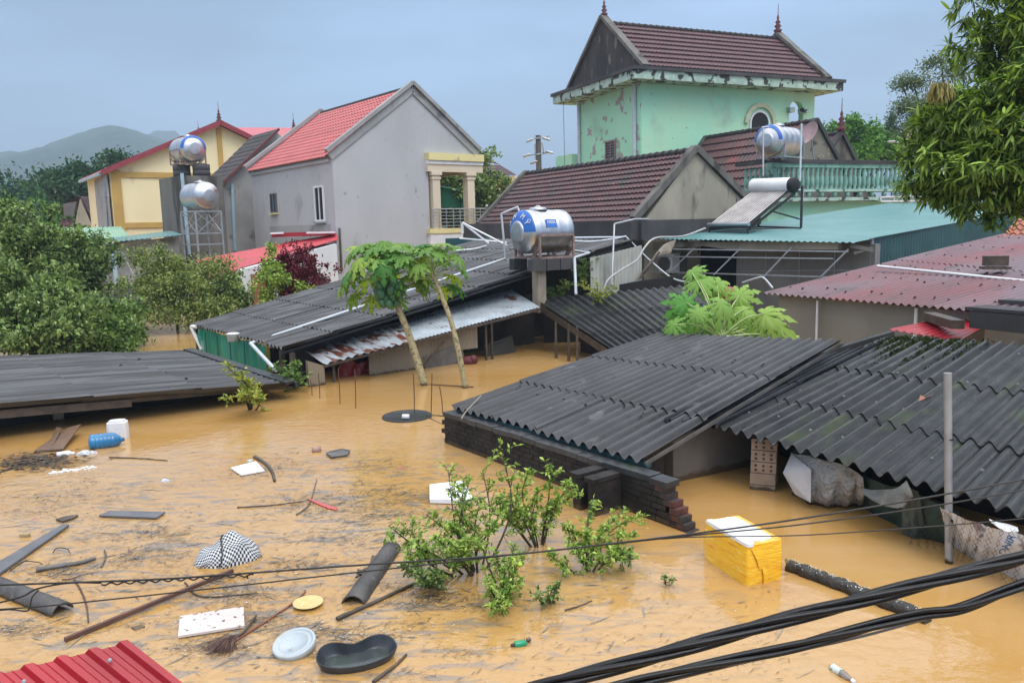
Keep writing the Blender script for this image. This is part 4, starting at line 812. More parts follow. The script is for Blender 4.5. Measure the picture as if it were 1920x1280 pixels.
for k in range(n7+5):
    p = K7+bB*(.3+k*(W7-.4)/n7) if k < n7 else K7+aB*(.3+(k-n7)*.28)
    q = MB(); q.v = [(v[0]+p.x, v[1]+p.y, v[2]+zb7+.07) for v in p0.v]; q.f = list(p0.f); q.sm = list(p0.sm); part(t, 'baluster', m_mintbal, q)
    if k < n7:
        pt = at_z(p+bB*(W7-.4)/n7/2, zt7-.23); q = MB(); q.prism([pt-bB*.12, pt+bB*.12, pt-Z*.14], nR*.06)
w = MB(); z8 = p7.at(1560, 366).z; w.bar(at_z(K7-bB*.3, z8-.16), at_z(K7+bB*W7, z8-.16), .5, .13); w.bar(at_z(K7+bB*.5-aB*.1, z8+.17), at_z(K7+bB*(W7+.3)-aB*.1, z8+.17), .2, .08); part(t, 'floor_slab', m_mintmold, w)
for k in range(12):
    q = MB(); q.ell(at_z(K7+bB*(1.1+k*(W7-1.2)/11)-aB*.1, z8+.02), (.10, .10, .12), 6); part(t, 'rosette', m_mintbal, q)
w = MB(); w.box(at_z(K7+bB*(W7/2+.3)+aB*.6, z8-.62), W7+.6, .9, .75, bB); part(t, 'fascia_wall', m_mintclean, w)
w = MB(); w.box(at_z(K7+bB*(W7/2)+aB*1.2, .6), W7, .3, z8*2-3.4, bB); part(t, 'shade_painted_wall', m_black, w)  # painted black for the shade beneath the terrace
w = MB(); w.box(at_z(K7+bB*2.6-aB*.05, z8-1.25), 5.6, .1, .55, bB); part(t, 'recess_shade_slab', m_black, w)  # solid black slab imitating the shaded void under the floor slab
# ---- upper tank on the terrace corner
cT = D(1440, 264, 29.6); axT = dirh(46); RT = .56; t, _ = tank('water_tank', 'steel tank with faded blue band on the green balustrade corner', cT, axT, RT, 1.75, band=2, text=False); tank_frame(t, cT, axT, RT, 1.75, D(1440, 296, 29.6).z, .02, cT.z-.02, m_galv)
q = MB(); q.tube([D(1431, 240, 28.9), D(1431, 330, 28.9)], .028, 6); q.tube([D(1428, 239, 28.9), D(1442, 238, 28.9)], .028, 6); part(t, 'filler_pipe', m_pvc, q)
t = thing('water_pipe', 'tall thin grey standpipe rising beside the upper tank', 'pipe', at_z(D(1498, 420, 27), 2)); q = MB(); q.tube([D(1503, 232, 27.6), D(1500, 340, 27.4)], .032, 6); part(t, 'riser', m_pvc, q)
q = MB(); q.tube(crom([D(1496, 357, 26.2), D(1504, 357, 26), D(1505, 366, 26), D(1502, 408, 26)], 3), .035, 6); part(t, 'feed_pipe', m_pvc, q)

# ---- teal metal-roofed house
A8, B8, C8, D8 = D(1236, 448, 25), D(1606, 455, 20), D(1896, 399, 26.0), D(1670, 381, 31)
t = thing('teal_roofed_house', 'grey house under broad teal metal roof with steel awning frame', 'house', at_z(lerp(A8, B8, .5), 0))
r = MB(); corr(r, A8, B8, C8, D8, .16, .016, 1, 400, 20, 0, 0, .01, 6, 0, sub=3); r.prism([C8-Z*.02, D(1872, 373, 29), D8-Z*.02], Z*.01); part(t, 'roof', m_teal, r)
inw = dirh(52)
wa, wb = A8+inw*1.1, B8+inw*.9
w = MB(); pwl = Pl(wa, Vector(((wb-wa).y, -(wb-wa).x, 0)).normalized()); ub = Vector(((wb-wa).x, (wb-wa).y, 0)).normalized()
x1_ = pwl.at(1381, 500); 
w.prism([at_z(x1_, -2), at_z(pwl.at(1640, 500), -2), at_z(pwl.at(1640, 500), 2.62), at_z(x1_, 2.75)], inw*.25); w.prism([at_z(wa, -2), at_z(pwl.at(1252, 500), -2), at_z(pwl.at(1252, 500), 2.8), at_z(wa, 2.8)], inw*.25)
w.prism([at_z(pwl.at(1252, 500), -2), at_z(x1_, -2), at_z(x1_, pwl.at(1320, 545).z), at_z(pwl.at(1252, 500), pwl.at(1320, 548).z)], inw*.25); part(t, 'wall', m_plaster2 if False else M('dark_damp_render', (.20, .20, .195), (.15, .15, .145), .7, .8, bump=.15, stain=((.10, .10, .095), 1.2, .6, .1)), w)
w = MB(); wc = lerp(wa, wb, .8); w.prism([at_z(wa+inw*.9, -1), at_z(wc+inw*.9, -1), at_z(wc+inw*.9, 2.7), at_z(wa+inw*.9, 2.8)], inw*.1); part(t, 'room_shade_sheet', m_black, w)  # black sheet behind the wall gap stands in for the unlit room
w = MB(); cn = [pwl.at(1236, 452), pwl.at(1600, 452), pwl.at(1600, 466), pwl.at(1400, 466), pwl.at(1350, 460), pwl.at(1300, 462), pwl.at(1240, 468)]; w.prism([p-inw*.75 for p in cn], inw*.2); part(t, 'torn_fascia', m_concrete, w)
# wall panel seams
w = MB()
for px in (1437, 1500, 1566): w.bar(at_z(pwl.at(px, 470)-inw*.015, 2.6), at_z(pwl.at(px, 470)-inw*.015, .8), .02, .02, inw)
w.bar(pwl.at(1381, 508)-inw*.017, pwl.at(1640, 506)-inw*.017, .02, .02); part(t, 'wall_seam', m_galv, w)
pf = Pl(A8-inw*.0, Vector(((B8-A8).y, -(B8-A8).x, 0)).normalized())
q = MB()
for (x0, y0, x1, y1) in ((1246, 466, 1600, 471), (1240, 480, 1572, 484), (1216, 508, 1590, 519)): q.bar(pf.at(x0, y0)-inw*.25, pf.at(x1, y1)-inw*.25, .035, .035)
for (x0, y0, x1, y1) in ((1298, 465, 1266, 511), (1385, 465, 1350, 514), (1480, 464, 1444, 517), (1587, 467, 1550, 518)): q.bar(pf.at(x0, y0)+inw*.1, pf.at(x1, y1)-inw*.29, .035, .035)
part(t, 'awning_frame', m_galv, q)
# side wall (dark teal ribbed)
s0 = D(1637, 446, 20.7); s1 = D(1903, 398, 26.1); w = MB(); 
def ribwall(mb, p, q, zb_, zp, zq, pitch, amp, prof='sine', res=6):
    p = Vector(p); q = Vector(q); d = (q-p); d.z = 0; L_ = d.length; d.normalize(); n = Vector((d.y, -d.x, 0)); N_ = int(L_/pitch*res); V = []; F = []
    for i in range(N_+1):
        x = L_*i/N_; o = n*(amp*math.cos(2*math.pi*x/pitch)); base = at_z(p, 0)+d*x+o; V += [at_z(base, zb_), at_z(base, lerp(zp, zq, i/N_))]
    for i in range(N_): F.append((2*i, 2*i+2, 2*i+3, 2*i+1))
    V2 = [Vector(v)-n*.02 for v in V]; F2 = [tuple(len(V)+k for k in f[::-1]) for f in F]; mb.add(V+V2, F+F2, False); return mb
ribwall(w, s0, s1, .5, s0.z, s1.z, .16, .014); part(t, 'side_wall', m_tealwall, w)
w = MB(); w.tube([at_z(s0-inw*.05, 1.2), at_z(s0-inw*.05, s0.z)], .05, 8); part(t, 'corner_pipe', m_galv, w)
q = MB(); q.bar(D(1596, 461, 20.2), D(1636, 470, 20.4), .1, .1); q.bar(D(1600, 475, 20.2), D(1636, 465, 20.4), .06, .06); part(t, 'eave_bracket', m_concdk, q)
q = MB(); q.bar(p7.at(1640, 370)-aB*.3, p7.at(1745, 368)-aB*.3, .06, .06); q.bar(p7.at(1640, 378)-aB*.3, p7.at(1745, 377)-aB*.3, .06, .06)
for px in (1640, 1665, 1690, 1718, 1745): q.bar(p7.at(px, 370)-aB*.3, p7.at(px, 378)-aB*.3, .05, .05)
q.build('white_rail', m_white, label='low white steel rail standing along back of teal roof', cat='railing')
# AC unit
t = thing('air_conditioner', 'white outdoor air conditioner unit under the teal eave', 'air conditioner', pwl.at(1262, 510)-inw*.4)
c_ = pwl.at(1263, 492)-inw*.35; q = MB(); q.box(c_, .8, .34, .62, ub); part(t, 'casing', m_white, q)
q = MB(); gl = c_ - ub*.41
for k in range(9): q.box(gl+Z*(-.26+k*.065)-inw*.0, .02, .3, .018, ub)
part(t, 'grille', m_concdk, q)
q = MB(); q.lathe(c_-inw*.18+ub*.08, -inw, [(0, .24), (.02, .24), (.025, .2), (.01, .05), (.01, .001)], 20); part(t, 'fan_guard', m_woodg, q)
t = thing('gutter_chute', 'torn brown hanging strip curving below the teal eave corner', 'awning', D(1215, 500, 23)); q = MB(); V = []; 
for k in range(13):
    f = k/12; p = crom([D(1262, 462, 24.2), D(1236, 468, 23.6), D(1218, 490, 23.2), D(1200, 512, 23)], 4)[k]; V.append(p)
F = []; W_ = []
for k, p in enumerate(V): W_ += [p-Vector((.1, .1, .12)), p+Vector((.18, .35, .2-.02*k)), p+Vector((.14, .33, .1-.02*k)), p-Vector((.1, .1, .2))]
for k in range(12):
    for j in range(4): F.append((k*4+j, k*4+(j+1) % 4, k*4+4+(j+1) % 4, k*4+4+j))
q.add(W_, F, False); part(t, 'strip', m_post, q)
q = MB(); q.tube(crom([D(1236, 472, 23.1), D(1222, 492, 23), D(1204, 512, 22.9)], 6), .03, 6); part(t, 'timber', m_wood, q)

# ---- solar water heater
t = thing('solar_water_heater', 'solar water heater with slanted glass tubes on the teal roof', 'solar heater', D(1410, 435, 24.5))
l0, l1 = D(1412, 349, 26.6), D(1490, 347, 25.2); axs = (l1-l0).normalized(); Rs = .235
q = MB(); q.lathe(l0, axs, [(-.03, .001), (-.02, .16), (0, .225), (.03, Rs), ((l1-l0).length-.12, Rs), ((l1-l0).length-.1, Rs-.005)], 28); part(t, 'storage_drum', m_white, q)
q = MB(); q.lathe(l1-axs*.12, axs, [(0, Rs+.004), (.12, Rs+.004), (.16, Rs-.03), (.18, .05), (.18, .001)], 28); part(t, 'end_cap', m_black, q)
b0, b1 = D(1330, 421, 25.6), D(1402, 420, 24.3); dn_ = ((b0+b1)/2-(l0+l1)/2).normalized(); nn_ = axs.cross(dn_).normalized(); nn_ = nn_ if nn_.z > 0 else -nn_
for k in range(14):
    f = (k+.5)/14; p = lerp(l0+axs*.08, l1-axs*.16, f)-Z*.10; q_ = lerp(b0, b1, f); q = MB(); q.tube([p, q_], .024, 8); part(t, 'glass_tube', M('glass_tube', (.60, .56, .54), (.45, .42, .41), 3, .2, metal=.2) if k == 0 else bpy.data.materials['glass_tube'], q)
q = MB(); q.box(lerp(lerp(l0, l1, .5), lerp(b0, b1, .5), .5)-nn_*.09, (b1-b0).length, (lerp(l0, l1, .5)-lerp(b0, b1, .5)).length, .01, axs, nn_); part(t, 'backing', m_black, q)
q = MB(); q.tube([b0-axs*.05, b1+axs*.05], .06, 10); part(t, 'foot_bar', m_steeld, q)
q = MB(); f0, f1 = b0-Z*.1, b1-Z*.1; g1 = D(1502, 427, 24.6); g0 = g1-(l1-l0); 
for p, g in ((f1, g1), (f0, g0)):
    tp_ = (l1-axs*.05 if g is g1 else l0+axs*.05)-nn_*.16-Z*.12; q.bar(p-nn_*.08, tp_, .06, .06); q.bar(g, Vector((g.x, g.y, l1.z-.05)) if g is g1 else tp_, .06, .06); q.bar(p-Z*.05, g, .03, .03); q.bar(lerp(p-nn_*.08, tp_, .5), lerp(g, tp_, .25), .045, .045); q.bar(p, p-Z*.25, .05, .05)
q.bar(f0, f1, .05, .05); q.bar(g0, g1, .04, .04); part(t, 'stand', m_black if False else flat('black_steel', (.02, .02, .022), .5), q)

# ---- faded red metal roof house on the right
A9, B9, C9, D9 = D(1432, 550, 17), D(1838, 583, 13.2), D(2230, 470, 16.3), D(1888, 438, 22.1)
A9b = A9; 
t = thing('red_roofed_house', 'low rendered house with broad faded pink-red metal roof and screw caps', 'house', at_z(lerp(A9, B9, .5), 0))
r = MB(); corr(r, A9, lerp(A9, B9, 1.35), C9+(C9-D9)*.35, D9, .17, .024, 2, 8, 21, .01, .014, .008, 7, 0, sub=3); part(t, 'roof', m_pink, r)
hooks(t, m_dark, A9, lerp(A9, B9, 1.25), C9, D9, 96, 4, .045, .03)
i9 = dirh(55); w = MB(); w.prism([at_z(A9+i9*.25+dirh(145)*.2, -2), at_z(B9+i9*.2, -2), at_z(B9+i9*.2, B9.z-.05), at_z(A9+i9*.25+dirh(145)*.2, A9.z-.02)], i9*6); part(t, 'wall', M('cement_render', (.27, .25, .21), (.22, .205, .175), .8, .8, bump=.1, stain=((.16, .15, .135), 1.3, .6, .1)), w)
p9 = wallpl(A9+i9*.25, 148)
w = MB(); q0 = lerp(A9, B9, .28)+i9*.12; w.tube([at_z(q0, 0), at_z(q0, A9.z-.08)], .025, 6); q0 = lerp(A9, B9, .74)+i9*.12; w.tube([at_z(q0, 0), at_z(q0, A9.z-.08)], .03, 6); part(t, 'wall_pipe', m_white, w)
r = MB(); r.tube([D(1645, 503, 18.2)+Z*.05, D(1925, 534, 15.2)+Z*.07], .030, 8); r.build('roof_pipe', m_white, label='long thin white pipe lying across the faded red roof', cat='pipe')
r = MB(); r.box(D(1866, 497, 16.3)+Z*.09, .42, .22, .2, dirh(100)); r.box(D(1866, 502, 16.3)+Z*.0, .5, .3, .05, dirh(100)); r.build('roof_brick', m_wood, label='dark brick weight resting on the faded red roof', cat='brick')
r = MB(); corr(r, D(1880, 447, 21.6), D(1990, 455, 20), D(2010, 395, 23), D(1925, 392, 24), .22, .03, 7, 60, 22, .03, .045, .03, 7, 0, sub=1); r.build('orange_tile_roof', M('orange_tile', (.42, .13, .06), (.30, .10, .055), 3, .6, bump=.2, island=.15), label='small patch of orange tiled roof at right edge of photo', cat='roof')

# ================================================================ FIBRE CEMENT SHEDS
# ---- main long shed
N_ = D(533, 655, 17.3); F_ = D(361, 611, 22.2); Rn = D(1192, 451, 23.7); Rf = D(905, 449, 30.2)
t = thing('long_shed', 'long shed with black corrugated roof climbing to the tank, green sheeted end', 'shed', at_z(lerp(N_, F_, .5), 0))
r = MB(); corr(r, N_, F_, Rf, Rn, .235, .045, 8, 5, 31, .05, .030, .012, 8, .03, sub=2, yaw=.01); part(t, 'roof', m_fibroL, r)
up_ = (Rn-N_).normalized(); fr_ = Vector((up_.y, -up_.x, 0)).normalized()
r = MB(); r.bar(N_-Z*.11-fr_*.22, Rn-Z*.11-fr_*.22, .05, .06); part(t, 'purlin', m_gutter, r)
e1_ = (N_-F_).normalized(); nE = Vector((e1_.y, -e1_.x, 0)); nE = nE if nE.dot(CC-N_) > 0 else -nE
w = MB(); g0_, g1_ = F_+e1_*.15-nE*.12, lerp(F_, N_, .80)-nE*.12
K_ = 60; V = []; F = []; rg = random.Random(5)
for i in range(K_+1):
    p = lerp(g0_, g1_, i/K_)+nE*(.035*math.sin(i*1.1)+rg.uniform(-.02, .02)+(.06*math.sin(i*.35) if i > 20 else 0)); V += [at_z(p, -.4), at_z(p, .45)+nE*rg.uniform(-.03, .05), at_z(p, lerp(g0_.z, g1_.z, i/K_)-.06)]
for i in range(K_): F += [(3*i, 3*i+3, 3*i+4, 3*i+1), (3*i+1, 3*i+4, 3*i+5, 3*i+2)]
w.add(V, F, True); part(t, 'green_sheeting', m_gpanel, w)
w = MB()
for f in (.17, .36, .55, .75): p = lerp(g0_, g1_, f)+nE*.10; w.bar(at_z(p, -.3), at_z(p, g0_.z-.1), .02, .02, nE)
part(t, 'sheet_batten', m_tealwall, w)
w = MB(); p = F_+e1_*.05-nE*.1; w.bar(at_z(p, -1.), at_z(p, F_.z-.06), .1, .1, nE); 
part(t, 'post', m_fascia, w)
for f in (.9, .99): w = MB(); p = lerp(F_, N_, f)-nE*.2; w.bar(at_z(p, -1.), at_z(p, F_.z-.1), .1, .1, nE); part(t, 'post', m_fascia, w)
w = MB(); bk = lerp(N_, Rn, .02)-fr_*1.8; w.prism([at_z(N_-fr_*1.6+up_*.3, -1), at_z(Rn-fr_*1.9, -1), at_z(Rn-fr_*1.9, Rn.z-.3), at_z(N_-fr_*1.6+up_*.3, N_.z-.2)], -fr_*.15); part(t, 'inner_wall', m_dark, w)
w = MB(); p = D(1010, 540, 20.9); uh_ = Vector((up_.x, up_.y, 0)).normalized(); w.box(at_z(p+up_*.1-fr_*.1, p.z-.1), .26, .26, 1.1, uh_); w.box(at_z(p+up_*.1-fr_*.1, p.z+.48), .3, .3, .07, uh_); part(t, 'concrete_post', m_post, w)
r = MB(); r.tube([D(470, 645, 18.6)+Z*.02, D(948, 489, 22.0)+Z*.06], .036, 8); r.tube([D(470, 645, 18.6)+Z*.02, D(517, 694, 17.0)], .045, 8); r.tube([D(948, 489, 22.)+Z*.05, D(940, 401, 22)], .03, 8); r.tube([D(940, 401, 22), D(971, 388, 21.8), D(973, 396, 21.8)], .03, 6); r.build('overflow_pipe', m_pvc, label='long white pipe running down the black shed roof from the tank', cat='pipe')
r = MB(); r.tube(crom([D(378, 655, 22), D(361, 618, 22.1), D(360, 612, 22.1), D(368, 613, 22)], 3), .05, 8); r.build('drain_pipe', m_white, label='short white bent pipe at left corner of green sheeting', cat='pipe')
r = MB(); r.lathe(D(437, 630, 19.5), Z, [(-.12, .001), (-.12, .13), (.05, .15), (.06, .16), (.07, .15), (.08, .12), (.05, .001)], 16); r.build('plastic_bucket', m_white, label='small white plastic tub hanging at edge of green sheeting', cat='tub')
r = MB()
r.tube([D(868, 418, 28), D(917, 457, 26.5)], .036, 8); r.tube([D(868, 418, 28), D(950, 460, 25.5)], .032, 8); r.tube([D(867, 418, 28), D(867, 438, 28)], .05, 8); r.tube(crom([D(855, 470, 27.5), D(890, 467, 27), D(912, 461, 26.6)], 4), .038, 8); r.tube([D(862, 447, 28), D(950, 455, 27)], .03, 8); r.build('pipe_bundle', m_white, label='tangle of white pipes crossing behind the big tank', cat='pipe')
# white pipes from tank to the right
r = MB(); r.tube(crom([D(1074, 452, 22), D(1110, 453, 22.6), D(1150, 448, 23.4), D(1173, 443, 24)], 5), .026, 8); r.tube([D(1173, 443, 24), D(1215, 485, 23.5)], .022, 8); r.tube(crom([D(1215, 485, 23.5), D(1260, 521, 22.8), D(1300, 531, 22)], 6), .024, 8); r.tube([D(1074, 446, 25), D(1215, 444, 25)], .034, 8); r.build('supply_pipe', m_pvc, label='white pipe from big tank toward the teal roofed house', cat='pipe')
r = MB(); r.tube([D(1147, 535, 21.6), D(1152, 420, 22.4)], .028, 8); r.tube([D(1152, 420, 22.4), D(1190, 411, 22.8), D(1216, 411, 23.2)], .028, 8); r.build('stand_pipe', m_galv, label='thin galvanised standpipe bent right above white ribbed sheet', cat='pipe')
r = MB(); r.tube(crom([D(1131, 548, 21.3), D(1140, 525, 21.4), D(1165, 506, 21.6), D(1195, 487, 21.8), D(1208, 465, 22), D(1230, 446, 22.6), D(1280, 443, 23.6), D(1322, 428, 24.6)], 6), .027, 8); r.build('hose', m_hose, label='grey hose curving from low roof up to the solar heater', cat='hose')
r = MB(); r.tube(crom([D(1392, 530, 21.2), D(1420, 521, 20.6), D(1432, 521, 20.4), D(1449, 540, 20)], 4), .025, 6); r.build('short_hose', m_pvc, label='short pale pipe hooked over papaya leaves by grey wall', cat='pipe')
r = MB(); r.tube([D(1080, 552, 20.8), D(1077, 483, 21.4)], .04, 8); r.tube([D(1077, 483, 21.4), D(1105, 474, 21.9), D(1075, 470, 22.2)], .036, 8); r.build('down_pipe', m_pvc, label='grey downpipe dropping from roof edge right of tank', cat='pipe')
# ---- main tank on its brick plinths
cT = D(979, 435, 21.2); axM = dirh(56); RM = .57; t, _ = tank('water_tank', 'large steel tank with blue lettered band on the black shed roof', cT, axM, RM, 1.33); zfr = D(1000, 484, 21.4).z
tank_frame(t, cT, axM, RM, 1.33, zfr, .028, cT.z-.1)
q = MB(); sdm = axM.cross(Z)
for p in (cT+axM*.1-sdm*-.5, cT+axM*1.0-sdm*-.5, cT+axM*.2+sdm*-.5, cT+axM*1.2+sdm*-.5, cT+axM*.55+sdm*.5): q.box(at_z(p, zfr-.16), .42, .24, .3, axM)
q.bar(at_z(cT+sdm*.5, zfr-.03), at_z(cT+axM*1.5+sdm*.5, zfr-.03), .14, .08); part(t, 'plinth', m_gutter, q)
# white corrugated panel
t = thing('ribbed_panel', 'mildewed white ribbed sheet wall under right end of the black roof', 'panel', D(1155, 550, 22.)); w = MB(); pa, pb_ = D(1106, 545, 21.9), D(1202, 540, 23.2); ribwall(w, pa, pb_, D(1150, 580, 22.2).z, D(1106, 484, 21.9).z, D(1202, 460, 23.2).z, .16, .03, res=8); part(t, 'sheet', M('mildewed_white_sheet', (.46, .46, .42), (.36, .37, .34), 1.5, .6, stain=((.12, .13, .10), 1.3, .6, .2), stretch=(1, 1, .5)), w)
# ---- zinc awning shed
L0, R0 = D(606, 683, 17.0), D(1012, 576, 20.6); L1_, R1_ = D(566, 655, 18.6), D(958, 543, 22.3)
t = thing('zinc_awning', 'low awning of grey zinc sheets, rusty at its left end', 'awning', at_z(lerp(L0, R0, .5), 0))
r = MB(); f = .36; corr(r, lerp(L0, R0, f), R0, R1_, lerp(L1_, R1_, f), .11, .011, 1, 14, 41, 0, 0, .004, 6, .04, sub=2, yaw=.03); part(t, 'roof', m_zinc, r)
r = MB(); corr(r, L0, lerp(L0, R0, f), lerp(L1_, R1_, f), L1_, .2, .022, 1, 6, 42, 0, 0, .004, 7, .04, sub=2, yaw=.03); part(t, 'rusty_sheets', m_zincrust, r, 'rust streaked sheets at left end of the awning')
r = MB(); r.bar(L0-Z*.05, R0-Z*.05, .04, .05); r.bar(lerp(L0, R0, .3)-Z*.08-fr_*.5, lerp(L0, R0, .98)-Z*.08-fr_*.5, .05, .06); part(t, 'rail', m_fascia, r)
w = MB(); w.prism([at_z(L0+up_*-.35, -.8), at_z(L0+up_*.02, -.8), at_z(L0+up_*.02, L0.z-.03), at_z(L0+up_*-.35, L0.z+.12)], -fr_*.12); part(t, 'corner_panel', m_beige, w)
w = MB(); ww = lerp(L0, R0, .2)-fr_*.25; we = lerp(L0, R0, .70)-fr_*.25; m_ = lerp(ww, we, .55)
ribwall(w, ww, m_, -.4, ww.z-.02, m_.z-.04, .12, .012); ribwall(w, m_, we, .32, m_.z-.04, we.z-.06, .12, .012); part(t, 'wall_panel', m_beige, w)
w = MB(); pm_ = lerp(ww, we, .63)+fr_*.02; w.box(at_z(pm_, .12), .9, .03, .5, up_); pm_ = lerp(ww, we, .77)+fr_*.03; w.box(at_z(pm_, .1), .5, .03, .35, up_); part(t, 'patch_board', m_woodg, w)
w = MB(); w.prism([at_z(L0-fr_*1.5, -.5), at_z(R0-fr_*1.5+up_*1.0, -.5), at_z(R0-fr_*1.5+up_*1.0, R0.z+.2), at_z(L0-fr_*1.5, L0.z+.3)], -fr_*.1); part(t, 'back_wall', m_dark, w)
for f in (.05, .73, .76): p = lerp(L0, R0, f)-fr_*.15; w = MB(); w.bar(at_z(p, -.6), at_z(p, p.z-.03), .05, .05, up_); part(t, 'post', m_fascia, w)
w = MB(); w.bar(D(790, 690, 18.3), D(832, 640, 18.9), .04, .04); part(t, 'brace', m_wood, w)
w = MB(); c_ = D(672, 689, 18.1); 
V = []; F = []; rg = random.Random(3)
for i in range(13):
    for j in range(5): p = c_+up_*(-.5+i*.085)+Z*(.18-.09*j+.1*math.sin(i*.7)*(1-j/4))+fr_*(.06*math.sin(i*1.7+j)); V.append(p)
for i in range(12):
    for j in range(4): F.append((i*5+j, i*5+j+1, i*5+j+6, i*5+j+5))
w.add(V, F, True); w.build('red_tarp', flat('red_tarp', (.22, .008, .012), .4), label='crumpled red tarp in the dark under the rusty awning', cat='tarp')
w = MB(); c_ = D(880, 676, 19.3); w.ell(c_, (.22, .15, .12), 7); w.ell(c_+Vector((.1, -.05, .05)), (.1, .1, .1), 6); w.build('red_bundle', flat('faded_red_cloth', (.14, .03, .035), .7), label='small reddish bundle at waterline beside right papaya trunk', cat='bundle')
# ---- lower right fibro roof under the gap
T0, T1 = D(1000, 560, 21.2), D(1290, 535, 21.6); E0 = D(1152, 660, 18.4); E1 = D(1420, 640, 17.2)
t = thing('low_shed', 'low dark corrugated roof sloping down toward the centre, grass on top', 'shed', at_z(lerp(T0, E0, .5), 0))
r = MB(); corr(r, E0, E1, T1, T0, .21, .04, 3, 6, 51, .05, .016, .008, 7, .03, sub=2, yaw=.02); part(t, 'roof', m_fibro2, r)
r = MB(); r.bar(E0-Z*.12, T0-Z*.12, .05, .16); r.bar(E0-Z*.28+Vector((.2, .3, 0)), T0-Z*.26+Vector((.2, .3, 0)), .06, .10); part(t, 'verge_board', m_wood, r)
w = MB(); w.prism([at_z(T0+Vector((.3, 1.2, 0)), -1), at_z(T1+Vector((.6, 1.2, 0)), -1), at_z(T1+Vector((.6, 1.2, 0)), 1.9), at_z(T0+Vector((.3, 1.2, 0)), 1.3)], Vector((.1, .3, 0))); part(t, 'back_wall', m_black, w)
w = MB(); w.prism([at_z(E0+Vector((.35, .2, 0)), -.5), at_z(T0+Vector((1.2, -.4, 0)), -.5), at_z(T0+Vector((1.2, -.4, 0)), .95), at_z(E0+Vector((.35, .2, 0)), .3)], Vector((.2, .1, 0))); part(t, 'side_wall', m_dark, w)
for px, py, YY in ((1042, 612, 19.8), (1066, 625, 19.3), (1082, 630, 19.0)):
    w = MB(); p = D(px, py, YY); w.tube([at_z(p, -.3), at_z(p, .9)], [.05, .03], 6); part(t, 'prop', m_wood, w)
w = MB(); p = D(937, 655, 20.6); w.box(p, .9, .06, .5, up_); w.box(p-Vector((0, .05, 0)), .5, .06, .35, up_); w.build('old_cabinet', flat('dark_grey_box', (.05, .05, .05), .6), label='dim grey cabinet front in the flooded room under awning', cat='cabinet')
# ---- left low roof
nr_, fr2 = D(545, 722, 15.5), D(353, 660, 19.7); kn, kf = D(0, 763, 12.75), D(0, 673, 17.3)
kn2 = lerp(nr_, kn, 1.5); kf2 = lerp(fr2, kf, 1.9)
t = thing('low_left_roof', 'wide low dark corrugated roof just above water at left edge', 'shed', at_z(lerp(nr_, fr2, .5), 0))
r = MB(); corr(r, nr_, fr2, kf2, kn2, .25, .055, 4, 5, 61, .03, .020, .012, 8, .03, sub=2, yaw=.03); part(t, 'roof', m_fibroL, r)
hooks(t, m_dark, nr_, fr2, kf2, kn2, 14, 8, .06)
r = MB(); r.bar(lerp(nr_, kn, .62)-Z*.14+Vector((0, .25, 0)), kn2-Z*.18+Vector((0, .25, 0)), .08, .14); r.bar(nr_-Z*.08+Vector((0, .4, 0)), lerp(nr_, kn, .66)-Z*.12+Vector((0, .4, 0)), .06, .09); part(t, 'beam', m_wood, r)
w = MB(); p = D(109, 780, 14.2); w.box(at_z(p, -.1), .16, .16, .75, dirh(50)); part(t, 'post', m_post, w)
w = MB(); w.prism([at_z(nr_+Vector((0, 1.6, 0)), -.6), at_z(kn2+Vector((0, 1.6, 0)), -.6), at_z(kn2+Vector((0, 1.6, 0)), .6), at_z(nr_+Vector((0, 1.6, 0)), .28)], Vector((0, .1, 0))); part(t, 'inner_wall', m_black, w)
r = MB(); r.bar(fr2+Z*.07, nr_+Z*.05, .22, .05); r.bar(fr2+Z*.02+Vector((.12, .0, 0)), nr_+Z*.0+Vector((.12, 0, 0)), .06, .12); part(t, 'edge_flashing', m_fibro2, r)
# small far sheets between the bushes
r = MB(); corr(r, D(150, 585, 25.5), D(210, 565, 26.5), D(205, 548, 27.8), D(128, 562, 27.), .177, .03, 1, 5, 62, 0, 0, .01, 7, .03, sub=1); corr(r, D(80, 590, 24.5), D(205, 575, 25.2), D(280, 540, 28.5), D(250, 532, 30), .177, .02, 1, 6, 63, 0, 0, .01, 7, .03, sub=1); r.build('loose_roof_sheets', m_fibro, label='broken corrugated sheets showing between the left bushes', cat='roof')
# ---- middle fibro roof with block wall and brick wall
E0, E1 = G(848, 763, .56), G(1206, 865, .58); T0, T1 = D(1240, 626, 14.9), D(1580, 640, 11.9)
t = thing('middle_shed', 'dark corrugated shed roof behind the blackened brick wall', 'shed', at_z(lerp(E0, E1, .5), 0))
r = MB(); corr(r, E0, E1, T1, T0, .195, .040, 3, 5, 71, .05, .020, .010, 9, .02, sub=3, yaw=.015); part(t, 'roof', m_fibro, r)
hooks(t, m_dark, E0, E1, T1, T0, 14, 9, .035)
w = MB(); ei = (T0-E0).normalized(); ea = (E1-E0).normalized(); ein = Vector((ei.x, ei.y, 0)).normalized(); w.prism([at_z(G(1262, 905), -1.5), at_z(G(1432, 868), -1.5), at_z(G(1432, 868), .72), at_z(G(1262, 905), .62)], -ea*.15); wl = part(t, 'block_wall', m_block, w)
w = MB(); w.prism([at_z(E0+ein*.2+ea*.1, -1.5), at_z(G(1262, 905)-ea*.16, -1.5), at_z(G(1262, 905)-ea*.16, .45), at_z(E0+ein*.2+ea*.1, .42)], ein*.14); part(t, 'front_wall', m_block, w)
r = MB(); r.bar(E0+ein*.1-Z*.06, E1+ein*.1-Z*.06, .08, .06); part(t, 'eave_batten', m_tealwall, r)
r = MB(); r.bar(E1-Z*.035+ein*.03, T1-Z*.035, .03, .04); part(t, 'verge_board', m_woodg, r)
